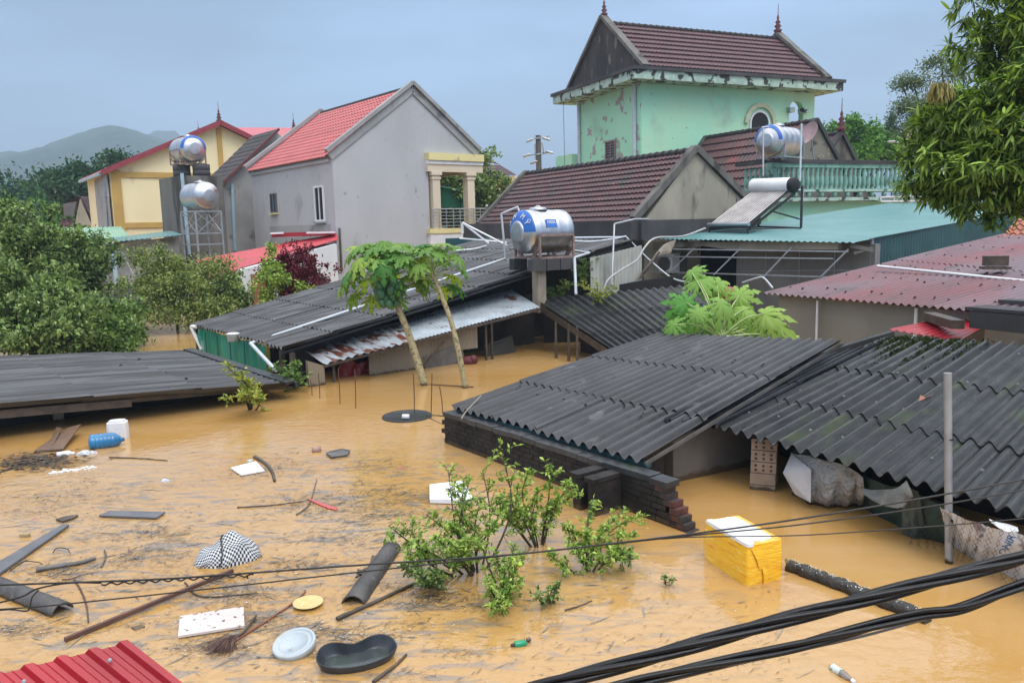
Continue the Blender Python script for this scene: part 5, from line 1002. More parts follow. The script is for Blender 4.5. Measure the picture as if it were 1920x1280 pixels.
MR0 = E0; MRn = (E1-E0).cross(T0-E0).normalized(); RR0 = G(1326, 797, .70); RRn = (G(2080, 1015, .66)-RR0).cross(D(1662, 634, 13.0)-RR0).normalized()
# patch sheets bridging both roofs
t = thing('ridge_sheets', 'line of overlapped dark sheets bridging the two corrugated roofs', 'roof sheets', at_z(D(1400, 740, 10.8), .8))
r = MB(); pm1 = Pl(MR0, MRn); pm2 = Pl(RR0, RRn); corr(r, pm1.at(1246, 797)+Z*.07, pm2.at(1352, 806)+Z*.06, pm2.at(1660, 648)+Z*.06, pm1.at(1440, 700)+Z*.07, .17, .026, 2, 9, 72, .03, .02, .008, 8, .02, sub=1); part(t, 'sheets', m_fibro, r)
r = MB(); r.bar(D(1412, 712, 11.7)+Z*.04, D(1672, 636, 13.1)+Z*.06, .10, .16); part(t, 'dark_edge', m_gutter, r)
r = MB(); r.box(D(1512, 668, 12.5)+Z*.08, .26, .14, .13, dirh(60)); part(t, 'brick', m_gutter, r)
# ---- brick wall
bl0, bl1 = G(835, 830), G(1300, 1003); bd = (bl1-bl0); bL = bd.length; bd.normalize(); bn = Vector((bd.y, -bd.x, 0)); bn = bn if bn.dot(CC-bl0) > 0 else -bn
t = thing('brick_wall', 'low blackened brick garden wall with broken red brick end', 'wall', at_z(lerp(bl0, bl1, .5), 0))
bh_ = .50; w = MB(); w.prism([at_z(bl0+bn*.0, -1.2), at_z(bl1-bd*.62, -1.2), at_z(bl1-bd*.62, bh_-.07), at_z(bl0, bh_-.07)], -bn*.15); rg = random.Random(8)
for k in range(12):
    z_ = bh_-.105-.07*k; x = -rg.uniform(0, .1) if k % 2 else 0; xe = bL-.50+.055*k+rg.uniform(-.03, .03)
    while x < min(xe, bL+.05)-.08:
        l_ = min(.22, xe-x); w.box(at_z(bl0+bd*(x+l_/2)-bn*(.075+rg.uniform(-.004, .004)), z_), l_-.010, .165+rg.uniform(-.006, .006), .060, bd+bn*rg.uniform(-.01, .01)); x += .22
part(t, 'wall', m_brick, w)
w = MB(); x = 0
while x < bL-.52: l_ = rg.uniform(.2, .44); w.box(at_z(bl0+bd*(x+l_/2)-bn*.075, bh_-.035+rg.uniform(-.007, .007)), l_-.007, .20+rg.uniform(-.012, .012), .07, bd+bn*rg.uniform(-.02, .02)); x += l_
part(t, 'coping', M('wet_black_coping', (.045, .048, .052), (.025, .027, .03), 3, .4, bump=.5, stain=((.03, .05, .03), 3, .6, .1)), w)
for k in range(7):
    z_ = bh_-.105-.07*k
    w = MB(); w.box(at_z(bl0+bd*(bL-.46+.058*k+rg.uniform(-.02, .02))-bn*.075, z_+.002), .13+rg.uniform(-.02, .03), .175+rg.uniform(-.01, .02), .064, bd+bn*rg.uniform(-.12, .12)); part(t, 'broken_brick', m_brickred, w)
for (px, py) in ((1122, 900), (1140, 914)):
    w = MB(); p = G(px+6, py+40, 0); p = bl0+bd*((p-bl0).dot(bd)); w.box(at_z(p+bn*.2, .20), .13, .42, .42, bd); w.box(at_z(p+bn*.22, .42), .16, .46, .05, bd); part(t, 'buttress', m_brick, w)
r = MB(); r.tube(crom([G(865, 785, .5), G(875, 770, .58), G(902, 742, .72)], 4), .012, 6); r.build('bamboo_stick', m_post, label='pale stick leaning over left corner of brick wall', cat='stick')
# ---- right big roof
E0, E1 = G(1326, 797, .70), G(2080, 1015, .66); T0, T1 = D(1662, 634, 13.0), D(2290, 664, 8.6)
t = thing('right_shed', 'large weathered corrugated roof with mossy ridge at right', 'shed', at_z(lerp(E0, E1, .5), 0))
r = MB(); corr(r, E0, E1, T1, T0, .20, .042, 3, 5, 81, .07, .022, .010, 10, .02, sub=3, yaw=.02); part(t, 'roof', m_fibro2, r)
hooks(t, m_galv, E0, E1, T1, T0, 36, 10, .03)
ea = (E1-E0).normalized(); ein = (T0-E0); ein.z = 0; ein.normalize()
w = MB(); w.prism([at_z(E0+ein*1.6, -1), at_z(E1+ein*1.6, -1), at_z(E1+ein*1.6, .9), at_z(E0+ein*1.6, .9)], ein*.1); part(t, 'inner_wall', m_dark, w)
# moss
rs = np.random.RandomState(4); n = 2600; u = rs.beta(1.6, 2.2, n)*.42+.0; v = 1-np.abs(rs.normal(size=n))*.10*(1+.8*np.sin(u*60)); P = np.array([tuple(lerp(lerp(E0, E1, a_), lerp(T0, T1, a_), b_)) for a_, b_ in zip(u, v)]); P[:, 2] += .02+.02*rs.rand(n)
V, F = leafquads(P, rnd_unit(rs, n), rnd_unit(rs, n)+np.array([0, 0, .5]), .04*(.5+rs.rand(n)), .03*(.5+rs.rand(n))); npmesh('moss', V, F, leafmat('moss', [(.02, .03, .01), (.04, .055, .015), (.07, .09, .02)], .8, .1), t)
w = MB(); q = lerp(lerp(E0, E1, .44), lerp(T0, T1, .44), .42)+Z*.05; V = [q, q+Vector((.10, .05, .02)), q+Vector((.26, .12, .07)), q+Vector((.22, .2, .02)), q+Vector((.08, .12, .05))]; w.add(V, [(0, 1, 4), (1, 3, 4), (1, 2, 3)]); w.build('dead_leaf', flat('brown_leaf', (.30, .13, .08), .7), label='curled brown leaf lying beside steel pole on roof', cat='leaf')
# hollow brick pier
t = thing('brick_pier', 'pale hollow brick pier standing in water under corrugated eave', 'pier', G(1446, 920)); p = G(1448, 918); dx = dirh(62)
w = MB(); 
for k in range(6): w.box(at_z(p+dx*rg.uniform(-.01, .01)+dirh(-28)*.14, -.15+k*.145), .30, .28, .135, dirh(120 if False else 112)); 
part(t, 'bricks', m_hollow, w)
w = MB(); ax_ = dirh(112)
for k in range(6):
    for j in range(3):
        for i in range(2): w.lathe(at_z(p+dirh(-28)*.14+dirh(202)*.141+ax_*(-.09+j*.09), -.18+k*.145+i*.055), dirh(202), [(0, .018), (.002, .001)], 8)
part(t, 'brick_holes', m_brickred, w)
# steel pole
t = thing('steel_pole', 'upright grey steel pole rising from water before right roof', 'pole', G(1785, 1055)); p = G(1785, 1055); tp = D(1777, 699, p.y+.02); w = MB(); w.tube([p-Z*.5, tp], .036, 14); part(t, 'pole', m_galv, w)
w = MB(); w.lathe(lerp(p, tp, .235), Z, [(-.012, .037), (-.010, .041), (.010, .041), (.012, .037)], 14); w.lathe(lerp(p, tp, .66), Z, [(-.006, .037), (-.005, .040), (.006, .037)], 14); part(t, 'band', m_wire, w)
# small red corrugated sheet, timber weight, dark gutter at right
t = thing('red_sheet', 'small bright red corrugated sheet on the mossy roof edge', 'roof sheet', D(1760, 620, 13)); r = MB(); corr(r, D(1668, 618, 13.2), D(1800, 640, 12.3), D(1858, 606, 13.2), D(1845, 583, 14.2), .13, .014, 1, 40, 82, 0, 0, .005, 7, 0, sub=1); part(t, 'sheet', m_red, r)
r = MB(); r.bar(D(1742, 596, 13.6)+Z*.03, D(1796, 618, 12.5)+Z*.08, .20, .14); r.build('timber_block', m_wood, label='short dark timber weighing down the red sheet', cat='timber')
r = MB(); r.bar(D(1832, 597, 12.6), D(2050, 618, 11.0), .35, .27); r.bar(D(1828, 590, 12.7)+Z*.12, D(2050, 606, 11.1)+Z*.10, .5, .05); r.bar(D(1880, 566, 13.6), D(2040, 575, 12.5), .3, .1); r.build('concrete_gutter', m_gutter, label='heavy black concrete gutter beam at right edge of photo', cat='gutter')
# ================================================================ THINGS IN THE WATER
def one(name, mat, mb, label, cat, group=None): return mb.build(name, mat, None, label, cat, group)
def cloth(name, mat, c, w_, d_, h_, label, cat, seed, n=26, sharp=.12, parent=None):
    """crumpled bag sitting in water: wrinkled dome"""
    rg = random.Random(seed); V = []; F = []; ph = [rg.uniform(0, 6) for _ in range(8)]
    for i in range(n+1):
        t_ = i/n*math.pi*.56
        for k in range(2*n):
            a = math.pi*k/n; wr = 1+sharp*(math.sin(3*a+ph[0])*.8+math.sin(7*a+ph[1]+t_*3)*.45+math.sin(13*a+ph[2]-t_*5)*.25+math.sin(9*t_+a*4+ph[3])*.35)
            V.append(Vector(c)+Vector((w_*math.sin(t_)*math.cos(a)*wr, d_*math.sin(t_)*math.sin(a)*wr, h_*(math.cos(t_)*(1+sharp*.9*math.sin(2*a+ph[4]+t_*4)*math.sin(t_)))-.02)))
    for i in range(n):
        for k in range(2*n): F.append((i*2*n+k, (i+1)*2*n+k, (i+1)*2*n+(k+1) % (2*n), i*2*n+(k+1) % (2*n)))
    mb = MB(); mb.add(V, F, True); return mb.build(name, mat, parent, label, cat)
# yellow taped foam box
pa, pb_, pc_ = G(1400, 1099), G(1303, 1050), G(1466, 1085); bx = (pc_-pa).normalized(); by = Vector((-bx.y, bx.x, 0)); sx = (pc_-pa).length; sy = (pb_-pa).length; hb = .385
m_tape = M('yellow_packing_tape', (.86, .44, .012), (.88, .52, .03), 4, .2, bump=.6, bscale=9, bdist=.02, stretch=(1, 1, 5), stain=((.92, .66, .16), 7, .60, .06), stain2=((.72, .30, .01), 3.5, .56, .10), coat=.6)
m_foam = M('white_foam', (.80, .82, .86), (.74, .75, .78), 5, .6, bump=.3, bscale=50)
t = thing('foam_box', 'foam box wrapped in shiny yellow tape floating by brick wall end', 'box', pa); c_ = pa+bx*sx/2+by*sy/2
w = MB(); N1 = 16
def rbox(mb, c, sx, sy, z0, z1, r, ax, ay, bulge=.012, seed=1):
    rg = random.Random(seed); ring = []
    for (x, y) in ((1, 1), (-1, 1), (-1, -1), (1, -1)):
        for k in range(5): a = math.radians({(1, 1): 0, (-1, 1): 90, (-1, -1): 180, (1, -1): 270}[(x, y)]+k*22.5); ring.append((x*(sx/2-r)+r*math.cos(a), y*(sy/2-r)+r*math.sin(a)))
    # subdivide ring
    R = []
    for i in range(len(ring)):
        p, q = ring[i], ring[(i+1) % len(ring)]; m_ = 6 if math.dist(p, q) > .1 else 1
        for k in range(m_): R.append((p[0]+(q[0]-p[0])*k/m_, p[1]+(q[1]-p[1])*k/m_))
    V = []; F = []; n = len(R); H = 8
    for j in range(H+1):
        for (x, y) in R: s = 1+bulge*math.sin(math.pi*j/H)*2+rg.uniform(-.006, .006); V.append(at_z(c+ax*x*s+ay*y*s, z0+(z1-z0)*j/H+rg.uniform(-.003, .003)))
    for j in range(H):
        for i in range(n): F.append((j*n+i, j*n+(i+1) % n, (j+1)*n+(i+1) % n, (j+1)*n+i))
    mb.add(V, F, True); mb.add(V[-n:], [tuple(range(n))]); return mb
rbox(w, c_, sx, sy, -.06, hb, .03, bx, by); part(t, 'taped_body', m_tape, w)
w = MB(); rbox(w, c_-by*.00-bx*.015, sx*.74, sy*.86, hb-.01, hb+.016, .05, bx, by, 0, 3); part(t, 'bare_foam_top', m_foam, w)
w = MB(); rbox(w, c_-by*.02-bx*(sx/2-.035), .075, sy*.97, hb-.012, hb+.022, .02, bx, by, 0, 5); part(t, 'foam_edge', m_foam, w)
w = MB(); 
for (u0, z0, u1, z1, wd) in ((.20, hb-.02, .45, .14, .10), (.42, .22, .52, -.02, .05)):
    p, q = pa+bx*sx*u0-by*.012, pa+bx*sx*u1-by*.014; w.add([at_z(p-bx*wd/2, z0), at_z(p+bx*wd/2, z0), at_z(lerp(p, q, .5)+bx*wd*.6-by*.01, (z0+z1)/2), at_z(q+bx*wd/2, z1), at_z(q-bx*wd/2, z1), at_z(lerp(p, q, .5)-bx*wd*.4-by*.012, (z0+z1)/2)], [(0, 1, 2, 5), (5, 2, 3, 4)])
part(t, 'tape_strip', m_tape, w)
# beam with pale fungus
b0, b1 = G(1478, 1066), G(1738, 1166); w = MB(); n = 40; rg = random.Random(3); w.tube([lerp(b0, b1, i/n)+Vector((rg.uniform(-.008, .008), rg.uniform(-.008, .008), .035+rg.uniform(-.008, .008))) for i in range(n+1)], [.062*(1+.05*math.sin(i*1.3)+rg.uniform(-.07, .07)) for i in range(n+1)], 10)
t = thing('wood_beam', 'long black rotten beam speckled with pale growth behind yellow box', 'beam', b0); part(t, 'beam', M('rotten_beam', (.018, .017, .016), (.035, .03, .026), 12, .5, bump=1, bscale=25), w)
rs = np.random.RandomState(9); n = 700; f = rs.beta(1.1, 1.3, n); P = np.array([tuple(lerp(b0, b1, a_)) for a_ in f]); P[:, 2] += .088+rs.normal(size=n)*.006; P[:, :2] += rs.normal(size=(n, 2))*.02
V, F = leafquads(P, rnd_unit(rs, n), np.tile([0, 0, 1.], (n, 1))+rnd_unit(rs, n)*.5, .006+.012*rs.rand(n), .006+.01*rs.rand(n)); npmesh('pale_growth', V, F, flat('pale_growth', (.55, .56, .52), .8), t)
w = MB(); q = G(1470, 1068); w.add([q+Z*.10, q+Vector((.02, 0, .12)), q+Vector((.10, -.06, .0)), q+Vector((.03, -.03, .0))], [(0, 1, 2, 3)]); part(t, 'split_end', m_tape if False else M('dull_ochre', (.28, .20, .08), None, 4, .6), w)
# lid
p = G(553, 1218); w = MB(); axl = Vector((-.10, -.22, 1)).normalized(); t = thing('bucket_lid', 'round white plastic bucket lid floating left of black bowl', 'lid', p); rl = .172
w.lathe(p+Z*.045, axl, [(-.09, rl*.9), (-.03, rl*.92), (-.028, rl*.97), (-.012, rl*.98), (-.01, rl*.99), (.02, rl*1.0), (.03, rl*.97), (.030, rl*.86), (.018, rl*.84), (.018, rl*.70), (.024, rl*.68), (.024, rl*.66), (.018, rl*.64), (.018, .001)], 40); part(t, 'lid', M('dirty_white_plastic', (.42, .47, .50), (.38, .43, .46), 4, .4, stain=((.38, .40, .40), 12, .62, .06)), w)
w = MB(); q = p+Z*.03+axl*.036-Vector((.03, -.05, 0)); w.lathe(q-axl*.004, axl, [(0, .036), (.006, .034), (.004, .028), (-.002, .001)], 14); part(t, 'spout', m_pvc, w)
for k in range(3):
    w = MB(); a = k*2.1+.4; w.box(p+Z*.063+Vector((math.cos(a), math.sin(a), 0))*rl*.5+axl*.003, .012, .03, .006, dirh(k*50)); 
    part(t, 'boss', m_pvc, w)
# bowl: kidney shaped rubber basin
p = G(669, 1246); dxb = (G(735, 1215)-G(602, 1240)).normalized(); dyb = Vector((-dxb.y, dxb.x, 0)); t = thing('rubber_basin', 'black kidney shaped rubber basin holding rain water', 'basin', p)
def kid(a, s): # outline radius
    x = math.cos(a); y = math.sin(a); r = .30*(1+.04*x); yy = y*.165*(1 if y < 0 else (.80 if abs(x) < .2 else .80+.55*(abs(x)-.2)))
    if y > 0: yy -= .045*math.exp(-(x/.40)**2)*y
    return Vector((x*r*s, yy*s, 0))
V = []; F = []; n = 56; prof = [(.62, .006), (.80, .02), (.93, .045), (1.0, .082), (1.02, .088), (1.035, .080), (.95, .02), (.84, -.02)]
for s_, z_ in prof:
    for k in range(n):
        a = 2*math.pi*k/n; q = kid(a, s_); zz = z_*(1+.55*max(0, math.sin(a))*(.5+abs(math.cos(a)))-.25*max(0, -math.sin(a))) if z_ > .05 else z_; V.append(p+dxb*q.x+dyb*(q.y+.04)+Z*(zz-.0))
for j in range(len(prof)-1):
    for k in range(n): F.append((j*n+k, j*n+(k+1) % n, (j+1)*n+(k+1) % n, (j+1)*n+k))
w = MB(); w.add(V, F, True); w.add(V[:n], [tuple(range(n))]); part(t, 'basin', flat('black_rubber', (.030, .035, .042), .32), w)
w = MB(); w.add([p+dxb*kid(2*math.pi*k/n, .82).x+dyb*(kid(2*math.pi*k/n, .82).y+.04)+Z*.028 for k in range(n)], [tuple(range(n))]); part(t, 'rain_water', M('rain_water', (.05, .065, .06), (.04, .05, .05), 4, .08, bump=.3, bscale=60, bdist=.004), w)
# checked bag
m_check = bpy.data.materials.new('black_white_check'); m_check.use_nodes = True; tt = m_check.node_tree; ck = tt.nodes.new('ShaderNodeTexChecker'); tc = tt.nodes.new('ShaderNodeTexCoord'); tt.links.new(tc.outputs['UV'], ck.inputs[0]); ck.inputs['Scale'].default_value = 1; ck.inputs[1].default_value = (.02, .022, .03, 1); ck.inputs[2].default_value = (.60, .62, .64, 1); tt.links.new(ck.outputs[0], tt.nodes['Principled BSDF'].inputs[0]); tt.nodes['Principled BSDF'].inputs['Roughness'].default_value = .6
m_check2 = m_check
def bagmesh():
    pl_, pr_ = G(366, 1062), G(490, 1040); ax = (pr_-pl_).normalized(); ay = Vector((-ax.y, ax.x, 0)); Wb = (pr_-pl_).length; n = 44; m_ = 30; V = []; UV = []; F = []
    for j in range(m_+1):
        for i in range(n+1):
            u = i/n; v = j/m_; x = u; env = (math.sin(math.pi*min(max(u, .0), 1))**.55)*(.62+.55*u-.15*u*u)+.03; peak = .27*env*(1+.05*math.sin(u*14)+.22*math.exp(-((u-.70)/.16)**2)-.04*math.exp(-((u-.45)/.07)**2))
            y = math.cos(math.pi*v); z = math.sin(math.pi*v); rip = .007*math.sin(u*26+v*7)+.016*math.sin(u*13-v*9)+.010*math.sin(v*19+u*7)
            V.append(at_z(pl_+ax*(Wb*(u*1.0)+.015*math.sin(v*9))+ay*(-y*.17*(.6+.7*math.sin(math.pi*u))+.05+rip), max(-.05, z**.8*peak-.02+rip*.9*z)) if z > 0 else at_z(pl_+ax*Wb*u+ay*(-y*.17*(.6+.7*math.sin(math.pi*u))+.05), -.03)); UV.append((u*34+.5*math.sin(v*4), v*30+.5*math.sin(u*9)))
    for j in range(m_):
        for i in range(n): F.append((j*(n+1)+i, j*(n+1)+i+1, (j+1)*(n+1)+i+1, (j+1)*(n+1)+i))
    mb = MB(); mb.add(V, F, True); return mb, UV, V, n
mbg, UV, Vb, nb_ = bagmesh(); t = thing('checked_bag', 'crumpled black and white checked bag half sunk in water', 'bag', G(428, 1060)); ob = part(t, 'fabric', m_check, mbg); ul = ob.data.uv_layers.new(name='UVMap')
for lp in ob.data.loops: ul.data[lp.index].uv = UV[lp.vertex_index]
w = MB(); w.tube([Vb[j*(nb_+1)+15+int(j*.35)]+Z*.012+Vector((0, -.008, 0)) for j in range(1, 25)], .008, 6); part(t, 'strap', m_wire, w)
# ridge tiles
m_rt = M('black_clay_tile', (.05, .045, .042), (.08, .074, .07), 5, .45, bump=.5, bscale=30, stain=((.11, .10, .09), 5, .62, .08))
def halfpipe(mb, a, b, r0, r1, th=.015, n=14, ang=78, tilt=0, z0=-.02):
    a = Vector(a); b = Vector(b); x = (b-a).normalized(); s = x.cross(Z).normalized(); u = s.cross(x); V = []; F = []; m_ = 8
    for j in range(m_+1):
        c = lerp(a, b, j/m_); r = lerp(r0, r1, j/m_)
        for k in range(n+1):
            t_ = math.radians(-ang+2*ang*k/n); d = s*math.sin(t_)+u*math.cos(t_); V += [c+d*r, c+d*(r-th)]
    w_ = 2*(n+1)
    for j in range(m_):
        for k in range(n): o = j*w_+2*k; F += [(o, o+2, o+w_+2, o+w_), (o+1, o+w_+1, o+w_+3, o+3)]
    for k in range(n): F += [(2*k, 2*k+1, 2*k+3, 2*k+2), (m_*w_+2*k, m_*w_+2*k+2, m_*w_+2*k+3, m_*w_+2*k+1)]
    for j in range(m_): F += [(j*w_, j*w_+w_, j*w_+w_+1, j*w_+1), (j*w_+2*n, j*w_+2*n+1, j*w_+w_+2*n+1, j*w_+w_+2*n)]
    mb.add(V, F, True); return mb
w = MB(); halfpipe(w, G(662, 1132)-Z*.03, G(735, 1028)-Z*.02, .115, .105); t = thing('ridge_tile', 'half round black ridge tile with bark on it, pointing into citrus leaves', 'ridge tile', G(662, 1128), 'half round black ridge tiles'); part(t, 'tile', m_rt, w)
w = MB(); q = G(690, 1070)+Z*.05; rg = random.Random(12)
for k in range(16): c_ = lerp(G(676, 1088), G(735, 1032), rg.random())+Z*(.045+rg.uniform(0, .025)); w.box(c_+Vector((rg.uniform(-.05, .05), 0, 0)), rg.uniform(.05, .2), rg.uniform(.02, .06), .012, (G(735, 1032)-G(676, 1088)).normalized()+Vector((rg.uniform(-.5, .5), rg.uniform(-.5, .5), 0)), Vector((rg.uniform(-.4, .4), rg.uniform(-.4, .4), 1)))
part(t, 'bark_scraps', m_wood, w)
w = MB(); halfpipe(w, G(118, 1150)-Z*.0, G(-70, 1075)-Z*.0, .105, .10); t = thing('ridge_tile', 'half round black ridge tile at left edge under the loose wires', 'ridge tile', G(60, 1120), 'half round black ridge tiles'); part(t, 'tile', m_rt, w)
# jerry can, blue bottle
p = G(216, 824); t = thing('jerry_can', 'white plastic jerry can floating upright beside blue bottle', 'jerry can', p); w = MB(); dj = dirh(80); rbox(w, p+Vector((0, .12, 0)), .30, .22, -.08, .27, .06, dj, dirh(-10), .02, 7); rbox(w, p+Vector((0, .12, 0)), .24, .17, .265, .30, .05, dj, dirh(-10), 0, 8); part(t, 'body', m_white, w)
w = MB(); w.box(p+Vector((-.03, .005, .10)), .17, .01, .17, dj); part(t, 'label_panel', M('pale_lilac_plastic', (.62, .64, .76), None, 3, .4), w)
p = G(170, 840); axb = dirh(68); t = thing('water_bottle', 'ribbed blue twenty litre water bottle lying beside white jerry can', 'bottle', p); w = MB(); R_ = .135; c_ = p+Z*.085
w.lathe(c_, axb, [(.015, .001), (.01, .05), (-.01, .09), (.0, R_-.01), (.03, R_)]+sum([[(.06+k*.055, R_), (.075+k*.055, R_-.012), (.09+k*.055, R_)] for k in range(5)], [])+[(.37, R_-.02), (.43, .06), (.45, .035), (.49, .03), (.49, .001)], 28); part(t, 'body', M('blue_plastic', (.01, .13, .30), (.015, .17, .36), 4, .2, coat=.4), w)
w = MB(); w.lathe(c_, axb, [(-.004, .045), (-.018, .05), (-.018, .058), (-.002, .06)], 20); part(t, 'base_ring', m_blue, w)
# plywood
w = MB(); P = [G(64, 848), G(128, 818), G(154, 814), G(118, 846)]; w.prism([P[0]+Z*.01, P[3]+Z*.02, P[2]+Z*.16, P[1]+Z*.13], Z*.02); w.prism([G(92, 838)+Z*.06, G(100, 842)+Z*.05, G(118, 822)+Z*.17, G(108, 818)+Z*.15], Z*.012); one('plywood_board', M('brown_plywood', (.16, .09, .05), (.11, .065, .04), 5, .5, bump=.3), w, 'split brown plywood board tilted up near the low left roof', 'board')
w = MB(); c_ = G(121, 854); ax = dirh(65); w.lathe(c_+Z*.02-ax*.1, ax, [(0, .001), (0, .05), (.16, .055), (.2, .03), (.24, .02)], 12); t = thing('milk_bottle', 'small white plastic bottle with red cap beside plywood', 'bottle', c_); part(t, 'body', m_white, w); w = MB(); w.lathe(c_+Z*.02-ax*.13, ax, [(0, .001), (0, .03), (.04, .03)], 10); part(t, 'cap', m_red, w)
m_cling = M('crumpled_clear_plastic', (.62, .63, .66), (.45, .46, .50), 20, .25, bump=.8, bscale=40)
for (px, py, s_, lb) in ((158, 852, .10, 'lilac white crumpled plastic bag below blue bottle, left of pair'), (174, 850, .07, 'white crumpled plastic bag below blue bottle, right of pair'), (309, 902, .065, 'small white crumpled plastic ball alone on open water'), (468, 864, .05, 'tiny cream scrap floating by white foam sheet')):
    cloth('plastic_bag', m_cling, G(px, py), s_, s_*.8, s_*.9, lb, 'plastic bag', px, 10, .2)
def slab(name, mat, pts, th, label, cat, z=.01, group=None):
    w = MB(); w.prism([G(x, y)+Z*z for x, y in pts], Z*th); return one(name, mat, w, label, cat, group)
slab('foam_sheet', m_foam, [(433, 880), (480, 868), (496, 885), (452, 893)], .02, 'flat white foam sheet beside curved bark strip', 'foam sheet')
m_slate = M('grey_board', (.13, .13, .14), (.10, .10, .11), 4, .5, bump=.2)
slab('grey_board', m_slate, [(186, 970), (205, 961), (310, 963), (294, 974)], .02, 'flat grey board floating alone left of centre', 'board', group='grey boards adrift')
slab('grey_board', m_slate, [(-60, 1092), (118, 987), (130, 988), (-40, 1108)], .025, 'long narrow grey board slanting in from left edge', 'board', group='grey boards adrift')
slab('foam_sheet', M('speckled_cream_panel', (.60, .53, .49), (.55, .48, .45), 3, .6, stain=((.12, .08, .06), 18, .615, .02)), [(334, 1198), (338, 1160), (457, 1142), (459, 1178)], .02, 'cream rectangular panel speckled with dirt above the broom', 'panel')
p = G(578, 1134)+Z*.022; w = MB(); w.lathe(p, Z, [(-.01, .10), (.008, .135), (.012, .13), (.004, .118), (.004, .001)], 30); one('round_mat', M('pale_straw_mat', (.62, .48, .22), (.55, .42, .18), 14, .8, bump=.4), w, 'flat pale yellow woven disc beside the brown stick', 'mat')
# foam block with notch
t = thing('foam_block', 'thick white foam block under the leaning citrus branch', 'foam block', G(845, 940)); w = MB(); w.prism([G(x, y)+Z*.01 for x, y in ((806, 944), (806, 916), (858, 910), (868, 910), (886, 940), (880, 946))], Z*.05); part(t, 'block', m_foam, w)
# sticks and branches
def stick(pts, r, label, mat=None, name='stick', z=.01, group=None, cat='stick', n=6):
    P = [G(x, y)+Z*z for x, y in pts]; P = crom(P, 5) if len(P) > 2 else P; rg = random.Random(int(pts[0][0])); P = [p+Z*rg.uniform(-.003, .003) for p in P]; w = MB(); w.tube(P, [r*(1-.4*i/len(P)) for i in range(len(P))], n); return one(name, mat or m_wood, w, label, cat, group)
m_rustbar = M('rusty_brown_bar', (.12, .055, .035), (.08, .04, .03), 8, .5, bump=.3)
w = MB(); w.bar(G(122, 1203)+Z*.02, G(437, 1078)+Z*.05, .035, .035); one('rusty_bar', m_rustbar, w, 'long straight rusty brown bar crossing lower left water', 'bar')
stick([(632, 1163), (700, 1132), (775, 1097)], .022, 'long dark waterlogged pole right of the black ridge tile', z=.015)
stick([(420, 1215), (480, 1178), (545, 1135), (573, 1110)], .012, 'reddish brown stick ending beside pale yellow disc', M('red_brown_wood', (.22, .08, .04), None, 8, .5))
t = stick([(68, 1072), (100, 1066), (150, 1058), (179, 1049)], .028, 'thick grey branch stub with broken ends near left edge', m_woodg, 'branch', .02, cat='branch')
stick([(478, 858), (498, 870), (510, 885), (515, 903)], .03, 'curved dark bark strip beside white foam sheet', name='bark_strip', cat='bark')
stick([(445, 952), (500, 949), (570, 941)], .010, 'thin dark stick floating right of centre scum')
stick([(205, 858), (260, 860), (314, 864)], .011, 'thin dark stick floating right of blue bottle')
stick([(140, 1088), (152, 1108), (162, 1135), (166, 1168)], .010, 'rusty twisted rod curving downward near left ridge tile', m_rustbar, 'rod', cat='rod')
stick([(116, 1088), (135, 1086), (152, 1079)], .007, 'short rusty twig lying across the twisted rod', m_rustbar)
stick([(190, 1064), (198, 1045), (196, 1032)], .012, 'small curved grey twig beside broken branch stub', m_woodg)
stick([(100, 1040), (108, 1032), (125, 1033), (133, 1043)], .006, 'thin looped black wire scrap above branch stub', m_wire, 'wire_scrap', .03, cat='wire')
stick([(20, 1077), (45, 1060), (70, 1060), (80, 1064)], .006, 'arched black wire scrap left of branch stub', m_wire, 'wire_scrap', .04, cat='wire')
stick([(347, 1093), (372, 1118), (430, 1118), (482, 1112)], .010, 'thin forked black twig lying over clear blue plastic', name='twig', cat='twig')
stick([(1059, 1145), (1085, 1138), (1110, 1127)], .008, 'thin brown twig floating right of lower citrus sprig', name='twig', cat='twig')
stick([(700, 1280), (740, 1250), (762, 1228)], .016, 'dark stick emerging from behind the black basin', name='stick')
stick([(90, 862), (60, 868), (0, 886), (-40, 900)], .022, 'long dark plank edge along the left debris raft', name='plank', cat='plank')
stick([(86, 876), (110, 862), (123, 856)], .016, 'short black stick at right end of debris raft')
stick([(556, 966), (580, 945), (594, 900)], .010, 'thin bent grey twig trailing beside red plastic strip', m_woodg, 'twig', cat='twig')
w = MB(); P = [G(x, y) for x, y in ((105, 976), (125, 970), (147, 968), (140, 973), (118, 980))]; w.prism([p+Z*.005 for p in P], Z*.02); one('dead_leaf', m_wood, w, 'long dark dead leaf floating left of grey board', 'leaf')
# broom
t = thing('broom', 'twig broom with dark fanned bristles below speckled panel', 'broom', G(420, 1205)); rs = np.random.RandomState(2); n = 420; h0 = np.array(G(438, 1200)+Z*.03); aa = rs.normal(size=n)*.45; base_d = np.array((G(388, 1222)-G(438, 1200)).normalized()); bd2 = np.array([-base_d[1], base_d[0], 0]); d = base_d*np.cos(aa)[:, None]+bd2*(np.sin(aa)+.35)[:, None]+np.array([0, 0, .02]); V, F = leafquads(np.tile(h0, (n, 1))+rs.normal(size=(n, 3))*.012, d, np.tile([0, 0, 1.], (n, 1))+.4*rnd_unit(rs, n), .14+.14*rs.rand(n), np.full(n, .006)); npmesh('bristles', V, F, M('dark_bristle', (.06, .03, .022), (.12, .06, .04), 30, .6, island=.4), t)
w = MB(); w.tube(crom([G(440, 1200)+Z*.03, G(458, 1190)+Z*.03, G(480, 1158)+Z*.02], 4), .012, 6); part(t, 'handle', m_wood, w); w = MB(); w.box(G(440, 1197)+Z*.04, .07, .04, .02, dirh(70)); part(t, 'binding', m_post, w)
